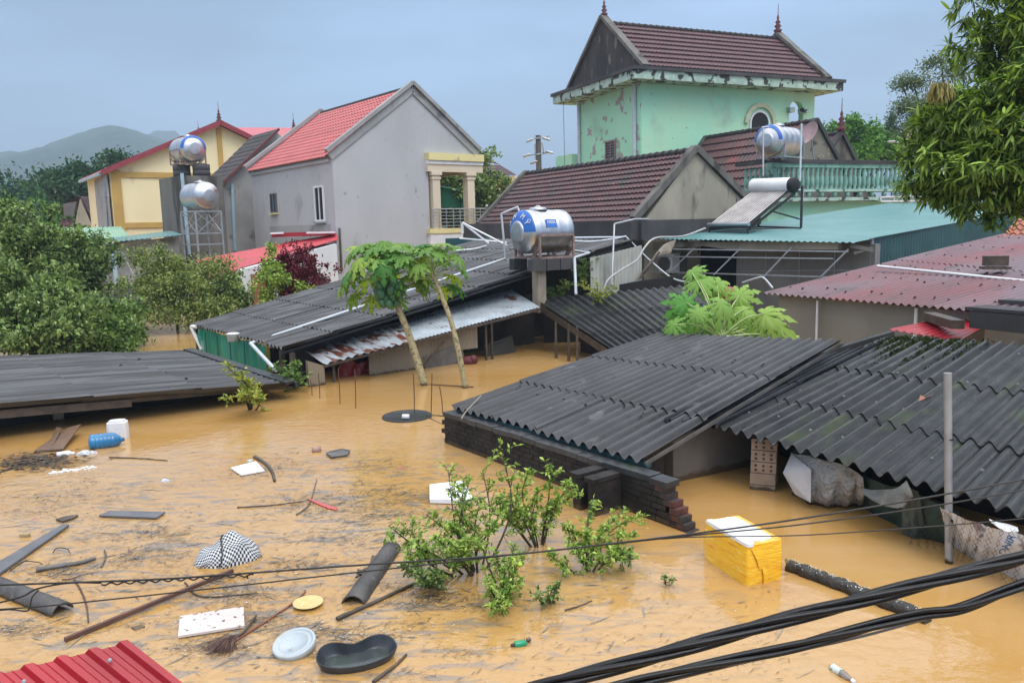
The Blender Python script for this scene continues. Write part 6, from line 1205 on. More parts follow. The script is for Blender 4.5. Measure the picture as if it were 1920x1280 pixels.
# bottles
p = G(975, 1209); ax = dirh(75); t = thing('green_bottle', 'small bottle with green wrapper floating below citrus tree', 'bottle', p); w = MB(); w.lathe(p+Z*.012-ax*.045, ax, [(0, .001), (0, .024), (.01, .028), (.085, .028), (.09, .024), (.10, .012)], 14); part(t, 'wrapper', flat('green_wrapper', (.01, .30, .14), .3), w); w = MB(); w.lathe(p+Z*.012-ax*.075, ax, [(0, .001), (0, .011), (.03, .014)], 10); w.ell(p+Z*.02+Vector((.07, .05, 0)), (.022, .02, .018), 6); part(t, 'neck', m_post, w)
p = G(1568, 1258); ax = (G(1605, 1280)-G(1560, 1250)).normalized(); t = thing('clear_bottle', 'clear plastic drink bottle with pale printed label, bottom right', 'bottle', p); w = MB(); c_ = p+Z*.012-ax*.05; w.lathe(c_, ax, [(0, .001), (.0, .022), (.012, .03), (.03, .028), (.10, .030), (.13, .030), (.17, .022), (.19, .012), (.205, .012)], 16); m_pet = M('clear_plastic', (.55, .50, .45), None, 3, .08, trans=.6); part(t, 'body', m_pet, w)
w = MB(); w.lathe(c_, ax, [(.012, .0305), (.10, .0308)], 16); lb = part(t, 'wrapper', M('printed_wrapper', (.62, .66, .62), (.50, .58, .52), 20, .4, stain=((.06, .13, .12), 30, .62, .03)), w); w = MB(); w.lathe(c_, ax, [(.20, .015), (.225, .015), (.225, .001)], 12); part(t, 'cap', m_white, w)
# round tub with can, basin left of brick wall
p = G(763, 781); t = thing('sunken_tub', 'round dark tub rim just above water with pale can inside', 'tub', p); w = MB(); w.lathe(p, Z, [(-.1, .40), (.02, .44), (.03, .43), (.015, .41), (-.004 if False else .004, .40), (.006, .001)], 36); part(t, 'tub', m_black if False else flat('black_tub', (.03, .034, .036), .4), w)
p2 = G(761, 786)+Z*.05; w = MB(); w.lathe(p2, dirh(95), [(-.06, .001), (-.06, .045), (.06, .045), (.06, .001)], 12); one('tin_can', m_white, w, 'pale tin can lying inside the dark round tub', 'can')
stick([(799, 780), (815, 779), (832, 781)], .012, 'short stick joining dark tub to brick wall corner')
# rebar stakes near papayas
stakes = [(582, 712, 585, 742), (597, 700, 599, 746), (634, 690, 637, 757), (665, 692, 666, 765), (775, 700, 776, 772), (810, 700, 806, 785), (824, 724, 831, 775), (606, 682, 609, 720)]
for i, (x0, y0, x1, y1) in enumerate(stakes):
    b = G(x1, y1); w = MB(); w.tube([b-Z*.3, lerp(b, D(x0, y0, b.y), .5)+Vector((.01, 0, 0)), D(x0, y0, b.y)], .009, 5); one('iron_stake', m_rustbar, w, 'thin rusty upright iron stake standing in water near the papaya trees', 'stake', 'thin rusty stakes near the papaya trees')
w = MB(); w.tube([G(806, 722)+Z*.02, G(888, 727)+Z*.02], .012, 5); one('iron_rod', m_rustbar, w, 'thin horizontal rod between the two papaya trunk bases', 'rod')
w = MB(); w.tube([G(803, 783), G(832, 796)], .01, 5); one('iron_rod', m_rustbar, w, 'short rod lying at left corner of brick wall', 'rod')
# small coloured rubbish
def lump(name, px, py, s_, c, label, cat='wrapper', flatn=.4, seed=None): 
    return cloth(name, flat(name+'_'+str(px), c, .5), G(px, py), s_, s_*.7, s_*flatn, label, cat, seed or px+py, 8, .25)
lump('wrapper', 74, 1048, .055, (.55, .48, .03), 'bright yellow crumpled wrapper right of long grey board')
lump('wrapper', 65, 972, .06, (.50, .12, .18), 'pink crumpled wrapper above the small wood block')
lump('coconut_husk', 258, 1177, .06, (.14, .095, .055), 'brown husk lump below long rusty bar', 'husk', .7)
lump('wrapper', 404, 1130, .09, (.25, .34, .42), 'pale blue plastic film left of cream panel', 'plastic film', .2)
lump('wrapper', 752, 877, .10, (.42, .10, .07), 'faded red cloth scrap near centre rubbish', 'cloth', .25)
lump('wrapper', 692, 854, .10, (.32, .03, .07), 'dark pink netting scrap in floating straw', 'cloth', .2)
lump('wrapper', 443, 914, .04, (.45, .08, .05), 'tiny red scrap below white foam sheet', 'scrap', .4)
lump('wrapper', 810, 1135, .05, (.60, .58, .50), 'whitish scrap between ridge tile pole and citrus tree', 'scrap', .3)
lump('wrapper', 530, 1045, .03, (.72, .70, .66), 'tiny white scrap right of the checked bag', 'scrap', .4)
lump('wrapper', 354, 1062, .035, (.70, .70, .68), 'tiny white scrap left of the checked bag', 'scrap', .4)
lump('wrapper', 20, 1226, .06, (.66, .64, .60), 'white scrap floating above red metal roof corner', 'scrap', .3)
lump('wrapper', 140, 1216, .07, (.62, .60, .56), 'torn white film just above red metal roof ridge', 'scrap', .2)
lump('wrapper', 498, 1218, .045, (.66, .64, .60), 'small white scrap left of bucket lid', 'scrap', .2)
lump('wrapper', 1300, 1105, .03, (.6, .6, .56), 'tiny pale scrap left of yellow box reflection', 'scrap', .3)
w = MB(); P = [G(580, 936), G(608, 946), G(633, 955), G(630, 958), G(604, 950), G(578, 938)]; w.prism([p+Z*.006 for p in P], Z*.012); w.ell(G(622, 953)+Z*.01, (.06, .04, .015), 6); one('plastic_strip', flat('pink_plastic', (.55, .10, .10), .4), w, 'long pink red plastic strip in centre of floating straw', 'plastic strip')
w = MB(); w.box(G(47, 1006)+Z*.01, .10, .05, .05, dirh(95)); one('wood_block', M('pale_wood', (.36, .28, .15), None, 10, .7), w, 'small pale wood block above long grey board', 'block')
w = MB(); w.lathe(G(594, 846)+Z*.02, dirh(70), [(-.07, .001), (-.07, .05), (.06, .06), (.06, .001)], 12); one('plastic_cup', M('dirty_cup', (.45, .30, .26), (.30, .18, .14), 8, .5), w, 'small dirty white cup lying left of dark net', 'cup')
w = MB(); P = [G(x, y) for x, y in ((612, 852), (640, 845), (656, 848), (650, 856), (622, 860))]; w.prism([p+Z*.006 for p in P], Z*.02); w.tube([p+Z*.03 for p in P+P[:1]], .012, 5); one('wire_net', m_woodg, w, 'dark grey net loop floating near centre', 'net')
w = MB(); 
rgc = random.Random(6)
for k in range(26):
    p = G(96+k*3.2, 886-k*.35+rgc.uniform(-3, 3)); w.ell(Vector((p.x, p.y, .006)), (rgc.uniform(.012, .05), rgc.uniform(.01, .035), .012), 5)
w.build('foam_crumbs', m_foam, kind='stuff')
# ---- floating straw, twigs and crumbs nobody could count
rs = np.random.RandomState(11)
def straw(n, seed, lo=.03, hi=.22):
    rs = np.random.RandomState(seed); cl = 90; cpx = rs.uniform(-60, 900, cl); cpy = 845+rs.beta(1.3, 1.4, cl)*430; cpx += (cpy-845)*.15*(rs.rand(cl)); sp = rs.uniform(12, 55, cl)
    hot = [(480, 885), (560, 935), (700, 875), (640, 955), (250, 1000), (110, 1075), (440, 1115), (400, 1215), (640, 1010), (840, 965), (60, 960), (300, 1040), (750, 930), (560, 1060), (150, 930), (700, 970), (30, 1180), (480, 1170), (830, 1130), (600, 1190)]
    cpx[:20] = [h[0] for h in hot]; cpy[:20] = [h[1] for h in hot]; sp[:20] = 34; wt_ = np.ones(cl); wt_[:20] = 5; sel = rs.choice(cl, n, p=wt_/wt_.sum())
    x = cpx[sel]+rs.normal(size=n)*sp[sel]*1.6; y = cpy[sel]+rs.normal(size=n)*sp[sel]*.33
    k = rs.rand(n) < .22; x[k] = rs.uniform(-80, 1500, k.sum()); y[k] = 830+rs.rand(k.sum())*450
    ok = ~((x > 1150) & (y < 1040)); return x[ok], y[ok]
def flecks(name, mat, n, seed, l0, l1, w0, w1, ang, label_kind='stuff', z=.006):
    x, y = straw(n, seed); n = len(x); rs = np.random.RandomState(seed+1); P = np.array([tuple(G(a_, b_, 0)) for a_, b_ in zip(x, y)]); P[:, 2] = z+rs.rand(n)*.004
    an = ang+rs.normal(size=n)*.5; d = np.stack([np.cos(an), np.sin(an), np.zeros(n)], 1); nr = np.tile([0, 0, 1.], (n, 1)); L_ = l0+(l1-l0)*rs.rand(n)**3; V, F = leafquads(P, d, nr, L_, w0+(w1-w0)*rs.rand(n)**2, curl=0); return npmesh(name, V, F, mat, kind='stuff')
flecks('floating_straw', M('wet_straw', (.055, .052, .048), (.030, .029, .028), 9, .5, spec=.3, island=.6), 26000, 21, .008, .15, .0015, .0058, .35)
flecks('floating_scum', M('grey_scum', (.17, .155, .135), (.24, .21, .17), 3, .35, island=.3), 1300, 33, .04, .35, .004, .022, .3, z=.004)
flecks('floating_crumbs', M('pale_crumbs', (.62, .58, .50), (.45, .40, .30), 9, .6, island=.3), 1900, 45, .006, .034, .005, .018, .3)
rs = np.random.RandomState(8); hot = [(480, 885), (505, 870), (570, 940), (700, 875), (640, 955), (740, 925), (110, 1075), (440, 1115), (400, 1215), (560, 960), (300, 1000), (660, 920), (830, 940), (250, 1040), (560, 1060), (850, 1020), (820, 1120), (700, 1200), (80, 940), (160, 905)]
hi = rs.choice(len(hot), 1300); x = np.array([hot[i][0] for i in hi])+rs.normal(size=1300)*26; y = np.array([hot[i][1] for i in hi])+rs.normal(size=1300)*9; P = np.array([tuple(G(a_, b_)) for a_, b_ in zip(x, y)]); P[:, 2] = .006+.018*rs.rand(1300)**2; an = rs.uniform(0, 3.14, 1300); d = np.stack([np.cos(an), np.sin(an), rs.normal(size=1300)*.08], 1)
V, F = leafquads(P, d, np.tile([0, 0, 1.], (1300, 1))+.6*rnd_unit(rs, 1300), .03+.28*rs.rand(1300)**3, .003+.010*rs.rand(1300)**2); npmesh('twig_litter', V, F, M('twig_litter', (.05, .04, .03), (.11, .09, .05), 20, .6, island=.7), kind='stuff')
# debris raft on the left
rs = np.random.RandomState(5); n = 900; x = rs.normal(55, 45, n); y = 868+rs.normal(size=n)*8-(x-55)*.08; P = np.array([tuple(G(a_, b_)) for a_, b_ in zip(x, y)]); P[:, 2] = rs.rand(n)*.05; an = .5+rs.normal(size=n)*.5; d = np.stack([np.cos(an), np.sin(an), rs.normal(size=n)*.12], 1); V, F = leafquads(P, d, np.tile([0, 0, 1.], (n, 1))+.5*rnd_unit(rs, n), .05+.25*rs.rand(n)**2, .006+.03*rs.rand(n)**2); npmesh('debris_raft', V, F, M('raft_debris', (.09, .06, .04), (.05, .04, .035), 9, .6, island=.6), kind='stuff')
# ================================================================ SACKS, NETS, CHAIN LINK at right
m_tarp = M('grey_plastic_sheet', (.42, .42, .42), (.30, .31, .31), 3, .35, bump=1, bscale=13, bdist=.09, stain=((.18, .19, .17), 2.2, .56, .12), wet=.07)
t = thing('tarpaulin_bundle', 'bundle under wrinkled grey plastic sheet at waterline right of brick pier', 'tarpaulin', G(1545, 935))
def wrapsheet(mb, top, bot, n, m_, bul, seed, nrm=Vector((-.3, -.95, 0))):
    rg = random.Random(seed); T = crom(top, max(2, n//(len(top)-1))); B = crom(bot, max(2, n//(len(bot)-1))); k_ = min(len(T), len(B)); V = []; F = []
    for i in range(k_):
        a_, b_ = T[i*(len(T)-1)//(k_-1)], B[i*(len(B)-1)//(k_-1)]
        for j in range(m_+1): f = j/m_; V.append(lerp(a_, b_, f)+nrm*(bul*math.sin(math.pi*f*.85)*(1+.35*math.sin(i*1.1+seed)+.2*math.sin(i*2.3+j))+.02*math.sin(j*2+i*.8)))
    for i in range(k_-1):
        for j in range(m_): F.append((i*(m_+1)+j, i*(m_+1)+j+1, (i+1)*(m_+1)+j+1, (i+1)*(m_+1)+j))
    mb.add(V, F, True); return mb
w = MB(); wrapsheet(w, [D(1482, 848, 9.3), D(1530, 858, 8.9), D(1590, 875, 8.5), D(1618, 895, 8.3)], [G(1484, 922), G(1530, 944), G(1580, 946), G(1618, 942)], 24, 8, .16, 2); w.add([w.v[i] for i in range(9)]+[tuple(Vector(w.v[i])+Vector((.5, .6, 0))) for i in range(9)], [(i, i+1, i+10, i+9) for i in range(8)]); part(t, 'sheet', m_tarp, w)
w = MB(); c0_, c1_ = D(1470, 880, 9.2), D(1484, 925, 9.3); w.add([D(1484, 850, 9.25), D(1468, 886, 9.15), D(1490, 926, 9.0), D(1520, 942, 8.75), D(1521, 880, 8.8)], [(0, 1, 2, 3, 4)]); part(t, 'pale_flap', M('pale_plastic_flap', (.52, .52, .54), (.44, .44, .47), 3, .35, bump=.6, bscale=8, bdist=.04), w)
m_net = M('dark_green_netting', (.02, .05, .045), (.035, .07, .06), 6, .7, bump=.6, bscale=20)
w = MB(); wrapsheet(w, [D(1600, 880, 8.6), D(1650, 905, 8.2), D(1700, 915, 7.9), D(1760, 945, 7.5), D(1800, 960, 7.3)], [G(1605, 942), G(1650, 968), G(1690, 988), G(1730, 1006), G(1775, 1018)], 30, 8, .06, 4); one('shade_netting', m_net, w, 'dark green shade netting hanging into water under the eave', 'netting')
w = MB(); wrapsheet(w, [D(1690, 905, 7.75), D(1705, 912, 7.7), D(1722, 922, 7.6)], [G(1690, 1000), G(1715, 1008), G(1736, 1006)], 14, 8, .05, 6); w.add([w.v[0]], []); one('hanging_net', M('grey_green_net', (.10, .13, .12), (.06, .08, .075), 5, .7, bump=.5), w, 'pale grey-green net strip draped to water left of steel pole', 'netting')
w = MB(); wrapsheet(w, [D(1612, 912, 8.3), D(1640, 918, 8.1), D(1675, 916, 7.8), D(1700, 900, 7.7)], [D(1620, 925, 8.2), D(1650, 945, 7.9), D(1690, 948, 7.7), D(1712, 930, 7.6)], 14, 4, .05, 7); one('torn_sheet', M('torn_grey_sheet', (.22, .22, .20), (.14, .14, .13), 5, .5, bump=.5), w, 'torn grey sheet sagging in a curve beneath the eave', 'sheet')
m_sack = M('printed_woven_sack', (.78, .79, .82), (.62, .62, .66), 4, .55, bump=.6, bscale=8, bdist=.04, stain=((.26, .18, .20), 2.6, .56, .1), stain2=((.16, .16, .13), 4, .62, .08))
t = thing('woven_sack', 'white woven sack with black and blue print behind chain link', 'sack', G(1850, 1050)); w = MB(); sT = [D(1762, 950, 7.35), D(1800, 968, 7.1), D(1850, 985, 6.9), D(1925, 1005, 6.6), D(2010, 1040, 6.2)]; sB = [G(1775, 1008), G(1800, 1030), G(1850, 1056), G(1925, 1090), G(2010, 1130)]; wrapsheet(w, sT, sB, 32, 8, .09, 5); part(t, 'sack', m_sack, w)
from mathutils.bvhtree import BVHTree
sack_bvh = BVHTree.FromPolygons([Vector(v) for v in w.v], w.f)
def ontxt(s_, px, py, size, mat, rot, nm):
    c_ = D(px, py, 0.1); 
    # plane through the sack face
    q0 = lerp(sT[2], sB[2], .5)+Vector((-.3, -.95, 0))*.145; nrm = Vector((-.50, -.80, .33)).normalized(); d_ = ray(px, py); p = CC+d_*((q0-CC).dot(nrm)/d_.dot(nrm)); u = (CR*math.cos(rot)+CU*math.sin(rot)); x_ = (u-nrm*u.dot(nrm)).normalized(); y_ = nrm.cross(x_); V, F = textmesh(s_, size, .0)
    Q = []
    for v in put(V, p, x_, y_):
        hit = sack_bvh.ray_cast(v+nrm*.6, -nrm); Q.append((hit[0] if hit[0] is not None else v)+nrm*.006)
    tb = MB(); tb.add(Q, F); part(t, nm, mat, tb)
ontxt('GAM N7 80-10-10', 1838, 1010, .042, m_black, math.radians(66), 'black_print'); ontxt('ONIR', 1888, 1022, .085, M('blue_ink', (.04, .16, .42), None, 3, .6), math.radians(62), 'blue_print')
w = MB(); wrapsheet(w, [D(1854, 972, 6.95), D(1880, 980, 6.85), D(1908, 988, 6.75)], [D(1858, 980, 6.9), D(1880, 992, 6.8), D(1908, 998, 6.7)], 8, 2, .02, 3); one('white_rag', m_white, w, 'torn white plastic rag lying along top of the woven sack', 'rag')
# chain link: diamond wires
w = MB(); cT = [D(1690, 915, 7.5), D(1760, 940, 7.15), D(1820, 965, 6.95), D(1900, 985, 6.6), D(1990, 1010, 6.25)]; cB = [G(1700, 1012), G(1760, 1026), G(1800, 1046), G(1880, 1080), G(1990, 1125)]; T = crom(cT, 8); B = crom(cB, 8)
off = Vector((-.06, -.17, .02)); N_ = len(T)-1
def cl(u, v): 
    u = min(max(u, 0), .9999)*N_; i = int(u); f = u-i; return lerp(lerp(T[i], T[i+1], f), lerp(B[i], B[i+1], f), v)+off+Vector((-.3, -.95, 0))*.03*math.sin(u*1.3+v*3)
nu, nv = 17, 9
for i in range(nu):
    for s in (0, 1):
        pts = [cl((i+(.5 if (k+s) % 2 else 0)+ (0))/nu, min(1, k/nv)) for k in range(nv+1)]
        pts = [p+Vector((0, 0, -.0)) for p in pts]; w.tube(pts, .0020, 3, cap=False)
one('chain_link_fence', m_wire, w, 'sagging rusty chain link mesh in front of sack and netting', 'fence')
# ================================================================ NEAR RED ROOF AND CABLES
t = thing('red_metal_roof', 'glossy red ribbed metal roof corner nearest the camera, bottom left', 'roof', G(150, 1250, .95)); hA = G(8, 1292, .95); 
eA, eB = G(3, 1262, 1.0), G(232, 1206, 1.0); dn2 = (G(330, 1283, .82)-eB); 
def trap(mb, o, ax, dn, width, pitch, h, n):
    nrm = ax.cross(dn).normalized(); nrm = nrm if nrm.z > 0 else -nrm; pr = []; x = 0
    pr.append((0, h)); x = 0
    V = []; F = []; P = []
    for k in range(n):
        b_ = k*pitch; P += [(b_-.020, h), (b_+.020, h), (b_+.042, 0), (b_+pitch*.48, 0), (b_+pitch*.5, .005), (b_+pitch*.52, 0), (b_+pitch-.042, 0)]
    P += [(n*pitch-.020, h), (n*pitch+.02, h)]
    for (x_, z_) in P: V += [o-ax*x_+nrm*z_, o-ax*x_+nrm*z_+dn, o-ax*x_+nrm*(z_-.003), o-ax*x_+nrm*(z_-.003)+dn]
    for i in range(len(P)-1): a = i*4; F += [(a, a+4, a+5, a+1), (a+2, a+3, a+7, a+6), (a, a+2, a+6, a+4)]
    mb.add(V, F); return nrm, P
axr = (eB-eA).normalized(); w = MB(); nr2, _ = trap(w, eB, axr, dn2*2.2, 2, .155, .034, 9); part(t, 'ribbed_sheet', m_red, w)
for k, (px, py) in enumerate(((206, 1237), (45, 1277))):
    w = MB(); p = G(px, py, .985); w.lathe(p, nr2, [(0, .012), (.004, .012), (.005, .007), (.012, .006), (.012, .001)], 12); part(t, 'screw', m_galv, w)
def cable_bundle(name, pts, r, n, tw, label, cat, mat=m_cable, R_=None, steps=14):
    P = crom(pts, steps); R_ = R_ or r*1.1; L_ = 0; t = thing(name, label, cat, P[len(P)//2]); acc = [0]
    for i in range(1, len(P)): acc.append(acc[-1]+(P[i]-P[i-1]).length)
    for j in range(n):
        Q = []
        for i, p in enumerate(P):
            tg = (P[min(i+1, len(P)-1)]-P[max(i-1, 0)]).normalized(); u = tg.cross(Z).normalized(); v = tg.cross(u); a = acc[i]*tw+2*math.pi*j/n; Q.append(p+(u*math.cos(a)+v*math.sin(a))*R_)
        w = MB(); w.tube(Q, r, 10); part(t, 'conductor', mat, w)
    return t
cable_bundle('power_cable', [D(850, 1345, 1.75), D(1000, 1292, 1.78), D(1240, 1226, 1.82), D(1452, 1166, 1.86), D(1594, 1130, 1.88), D(1736, 1092, 1.90), D(1913, 1046, 1.92), D(2150, 975, 1.95)], .0085, 4, 6.5, 'thick twisted black power cable, upper of the two near bundles', 'cable', R_=.0112)
cable_bundle('power_cable', [D(1130, 1296, 1.7), D(1240, 1266, 1.74), D(1452, 1220, 1.78), D(1594, 1184, 1.82), D(1720, 1152, 1.84), D(1806, 1138, 1.85), D(1913, 1098, 1.88), D(2150, 1010, 1.9)], .0068, 3, 6, 'twisted black power cable, lower and thinner of the two near bundles', 'cable', R_=.0085)
def wire(pts, r, label, mat=None, n=6): w = MB(); w.tube(crom(pts, 10), r, n); return one('wire', mat or m_wire, w, label, 'wire')
wire([D(1130, 1306, 1.75), D(1400, 1240, 1.8), D(1600, 1196, 1.84), D(1735, 1160, 1.87)], .0035, 'thin dark wire hanging just below the lower twisted cable', m_woodg)
Yw = 3.6
wire([D(-60, 1098, Yw), D(120, 1092, Yw), D(300, 1085, Yw), D(450, 1075, Yw), D(700, 1057, Yw), D(950, 1040, Yw), D(1150, 1018, Yw), D(1300, 1000, Yw), D(1500, 972, Yw), D(1750, 930, Yw), D(1990, 885, Yw)], .0045, 'black overhead wire crossing the whole picture, uppermost of three')
wire([D(-60, 1145, Yw), D(100, 1134, Yw), D(440, 1098, Yw), D(600, 1080, Yw), D(800, 1058, Yw), D(1000, 1035, Yw), D(1150, 1019, Yw), D(1310, 1002, Yw), D(1500, 983, Yw), D(1750, 948, Yw), D(1990, 905, Yw)], .0035, 'thinner black overhead wire sagging just below the first')
wire([D(1240, 1010, Yw), D(1310, 1006, Yw), D(1500, 1003, Yw), D(1700, 990, Yw), D(1850, 978, Yw), D(1990, 965, Yw)], .0028, 'thin wire passing low across yellow box to the steel pole')
w = MB(); rg = random.Random(2); P = []
for k in range(90): f = k/89; q = lerp(D(190, 1091, Yw), D(475, 1074, Yw), f); P.append(q-Z*(.010+.006*math.sin(f*75)))
w.tube(P, .004, 5); w.tube(crom([D(-30, 1136, Yw), D(40, 1118, Yw), D(70, 1103, Yw), D(130, 1092, Yw), D(190, 1092, Yw)], 6), .0045, 5); w.tube(crom([D(-30, 1146, Yw), D(20, 1142, Yw), D(52, 1144, Yw), D(60, 1120, Yw), D(72, 1106, Yw)], 6), .0035, 5); w.tube([D(462, 1078, Yw), D(465, 1084, Yw)], .004, 5); one('wire_wrap', m_wire, w, 'loose black wire spiralled around the overhead wire at left', 'wire')
# ================================================================ PLANTS
papaya('papaya_tree', 'tall papaya tree bearing a cluster of green fruit, left of pair', [G(796, 722), D(771, 640, 16.75), D(752, 590, 16.8), D(736, 553, 16.9), D(722, 522, 17)], .082, .052, 50, .45, 3, LP, 0)
tp = bpy.data.objects['papaya_tree']; rg = random.Random(4); k = 0
for (px, py) in [(712, 535), (724, 531), (738, 530), (748, 536), (708, 546), (720, 547), (733, 544), (745, 548), (753, 545), (712, 557), (724, 560), (737, 557), (749, 558), (718, 569), (730, 570), (742, 567), (715, 550), (728, 551)]:
    w = MB(); s_ = rg.uniform(.9, 1.15); w.ell(D(px, py, 16.5+rg.uniform(0, .25)), (.080*s_, .080*s_, .108*s_), 8, Euler((rg.uniform(-.5, .5), rg.uniform(-.5, .5), 0)).to_matrix()); part(tp, 'fruit', m_papfruit, w)
papaya('papaya_tree', 'slimmer fruitless papaya tree with curved trunk, right of pair', [G(873, 727), D(860, 660, 16.3), D(845, 600, 16.4), D(824, 545, 16.5), D(810, 512, 16.6)], .062, .040, 34, .36, 8, LP, 0)
# near big-leaved papaya behind the middle roof
def bigpap():
    b = D(1352, 632, 14.4); t = thing('papaya_sapling', 'young papaya with large pale leaves rising behind the middle roof', 'papaya tree', at_z(b, .4)); w = MB(); w.tube([at_z(b, -.5), b-Z*.1], .06, 8); part(t, 'trunk', m_papbark, w); pm = MB(); lb = MB()
    spec = [(1312, 528, 15.2, .50, 10, .35), (1288, 568, 14.9, .42, 70, .4), (1262, 608, 14.6, .40, 100, .3), (1308, 590, 14.2, .34, -30, .5), (1352, 565, 14.4, .50, -120, .9), (1385, 555, 15.0, .42, -60, .5), (1432, 588, 14.4, .52, -130, .8), (1300, 612, 15.0, .40, 60, .4), (1400, 615, 15.2, .40, -90, .6), (1365, 600, 15.4, .40, -100, .6), (1335, 600, 14.8, .36, 180, .8), (1455, 618, 14.8, .34, -100, .5), (1330, 545, 15.6, .36, -20, .3), (1412, 632, 14.6, .35, -120, .6), (1480, 640, 14.4, .30, -90, .3), (1298, 512, 15.4, .34, 20, .3), (1345, 535, 15.5, .40, -50, .6), (1395, 580, 14.6, .42, -80, .9), (1270, 585, 15.0, .36, 110, .5), (1445, 600, 15.0, .38, -120, .9)]
    for i, (px, py, YY, R_, an, dr) in enumerate(spec):
        e_ = D(px, py, YY); pp = crom([b, lerp(b, e_, .55)+Z*.10, e_], 5); pm.tube(pp, [.022-.0014*k for k in range(len(pp))], 6); an = math.radians(an)
        h = Vector((-math.sin(an), .0, math.cos(an))); nrm = Vector((-.25+.35*math.sin(i*2), -.75+.3*math.cos(i*3), .60)).normalized(); h = (h-nrm*h.dot(nrm)).normalized(); papleaf(lb, e_, h, nrm, R_*1.12, 50+i, .45+dr*.9)
    part(t, 'leaf_stalks', m_petiole, pm); part(t, 'leaves', LP2, lb)
bigpap()
w = MB(); w.ell(D(1358, 551, 16.4), (.35, .2, .16), 8); one('red_helmet_shape' if False else 'red_basin', m_red, w, 'red plastic object glimpsed behind the big papaya leaves', 'basin')
# citrus tree standing in the flood
def tips(L): return [D(x, y, Y_) for x, y, Y_ in L]
cg = 'citrus branches standing out of the floodwater'
frt = [(G(828, 1016, .42)+Vector((0, 0, 0)), .042), (G(775, 1040, .3), .034), (G(962, 1050, .33), .028), (G(975, 1058, .30), .026), (G(818, 1003, .42), .024)]
b_ = G(897, 1070)
stems('citrus_tree', 'leafy citrus tree bearing green-yellow fruit, left one in water', 'citrus tree', b_, tips([(870, 895, 7.6), (940, 842, 7.9), (840, 880, 7.9), (800, 965, 7.5), (728, 985, 7.2), (770, 990, 7.2), (905, 880, 7.9), (820, 1010, 7.0), (765, 1040, 6.9), (850, 985, 7.3), (900, 940, 7.6), (880, 1010, 7.0), (845, 1040, 6.9), (925, 990, 7.2), (880, 900, 7.8)]), LS, 3, .060, .032, 22, 4, .013, group=cg, start=.30, spread=.26, fruit=frt)
b_ = G(1012, 1022)
stems('citrus_tree', 'upright bright green citrus tree in water, middle one', 'citrus tree', b_, tips([(1035, 875, 8.1), (990, 885, 8.0), (1075, 905, 8.2), (970, 910, 7.8), (1050, 935, 8.0), (965, 955, 7.7), (1010, 920, 7.9), (945, 935, 7.7), (1085, 925, 8.2), (930, 965, 7.5)]), LS, 5, .060, .032, 22, 4, .010, group=cg, start=.30, spread=.24)
b_ = G(1102, 1062)
stems('citrus_tree', 'spreading citrus tree in water nearest brick wall, right one', 'citrus tree', b_, tips([(1110, 935, 7.9), (1205, 965, 7.9), (1165, 955, 8.0), (1185, 1000, 7.6), (1060, 985, 7.5), (1140, 985, 7.5), (1165, 1030, 7.2), (1070, 1025, 7.2), (1185, 1040, 7.1), (1100, 1000, 7.4), (1030, 1040, 7.1)]), LS, 7, .058, .031, 20, 4, .010, group=cg, start=.30, spread=.24)
b_ = G(950, 1120)
stems('citrus_tree', 'low citrus clump dipping into water below the fruiting tree', 'citrus tree', b_, tips([(930, 1030, 6.9), (965, 1020, 7.0), (985, 1040, 7.0), (915, 1090, 6.5), (955, 1060, 6.7), (900, 1010, 7.1), (945, 1140, 6.25), (920, 1140, 6.3), (975, 1085, 6.6)]), LS, 9, .053, .029, 17, 4, .011, group=cg, start=.2, spread=.28)
stems('citrus_sprig', 'small citrus sprig alone at waterline right of low clump', 'sprig', G(1030, 1122), tips([(1050, 1095, 6.6), (1010, 1112, 6.45), (1035, 1105, 6.5)]), LG, 10, .05, .028, 10, 4, .006, start=.2, spread=.3)
stems('citrus_sprig', 'small upright sprig by right citrus tree base', 'sprig', G(1178, 1060), tips([(1180, 1030, 7.3), (1170, 1045, 7.1)]), LG, 12, .05, .028, 12, 4, .005, start=.2, spread=.3)
stems('citrus_sprig', 'tiny leaf sprig floating near the yellow box', 'sprig', G(1252, 1092), tips([(1246, 1085, 6.9), (1262, 1087, 6.9)]), LG, 13, .04, .022, 6, 3, .004, start=.2, spread=.3)
stems('citrus_branch', 'dark leafy branch trailing over the waterlogged pole', 'branch', G(835, 1085), tips([(765, 1068, 6.8), (790, 1085, 6.65), (745, 1062, 6.8), (815, 1075, 6.75)]), LG, 14, .05, .028, 18, 5, .008, start=.2, spread=.22)
stems('yellow_sapling', 'yellowish young tree in front of the low left roof', 'sapling', G(470, 765), tips([(428, 690, 14.0), (445, 712, 13.9), (490, 742, 13.8), (455, 738, 13.8), (425, 745, 13.7)]), LY, 15, .10, .055, 16, 4, .018, start=.35, spread=.2)
stems('shed_corner_bush', 'small green bush at the shed corner by the slanted pipe', 'bush', G(560, 722), tips([(520, 685, 16.2), (545, 695, 16), (555, 680, 16.6), (530, 705, 15.9), (570, 705, 16.2)]), LGb, 16, .10, .06, 16, 4, .014, start=.25, spread=.3)
# weeds on low roof
for (px, py, YY, n_, lb) in ((1040, 560, 21.4, 5, 'green weeds growing between concrete post and downpipe'), (1120, 560, 20.6, 4, 'yellow green weeds on the roof below white ribbed sheet'), (1095, 520, 21.8, 5, 'straggly weeds climbing behind the grey downpipe')):
    b = D(px, py, YY); rg = random.Random(px); stems('roof_weeds', lb, 'weeds', b, [b+Vector((rg.uniform(-.5, .5), rg.uniform(-.2, .4), rg.uniform(.15, .55))) for _ in range(n_+3)], LGb if px != 1120 else LY, px, .07, .035, 14, 4, .006, start=.1, spread=.35)
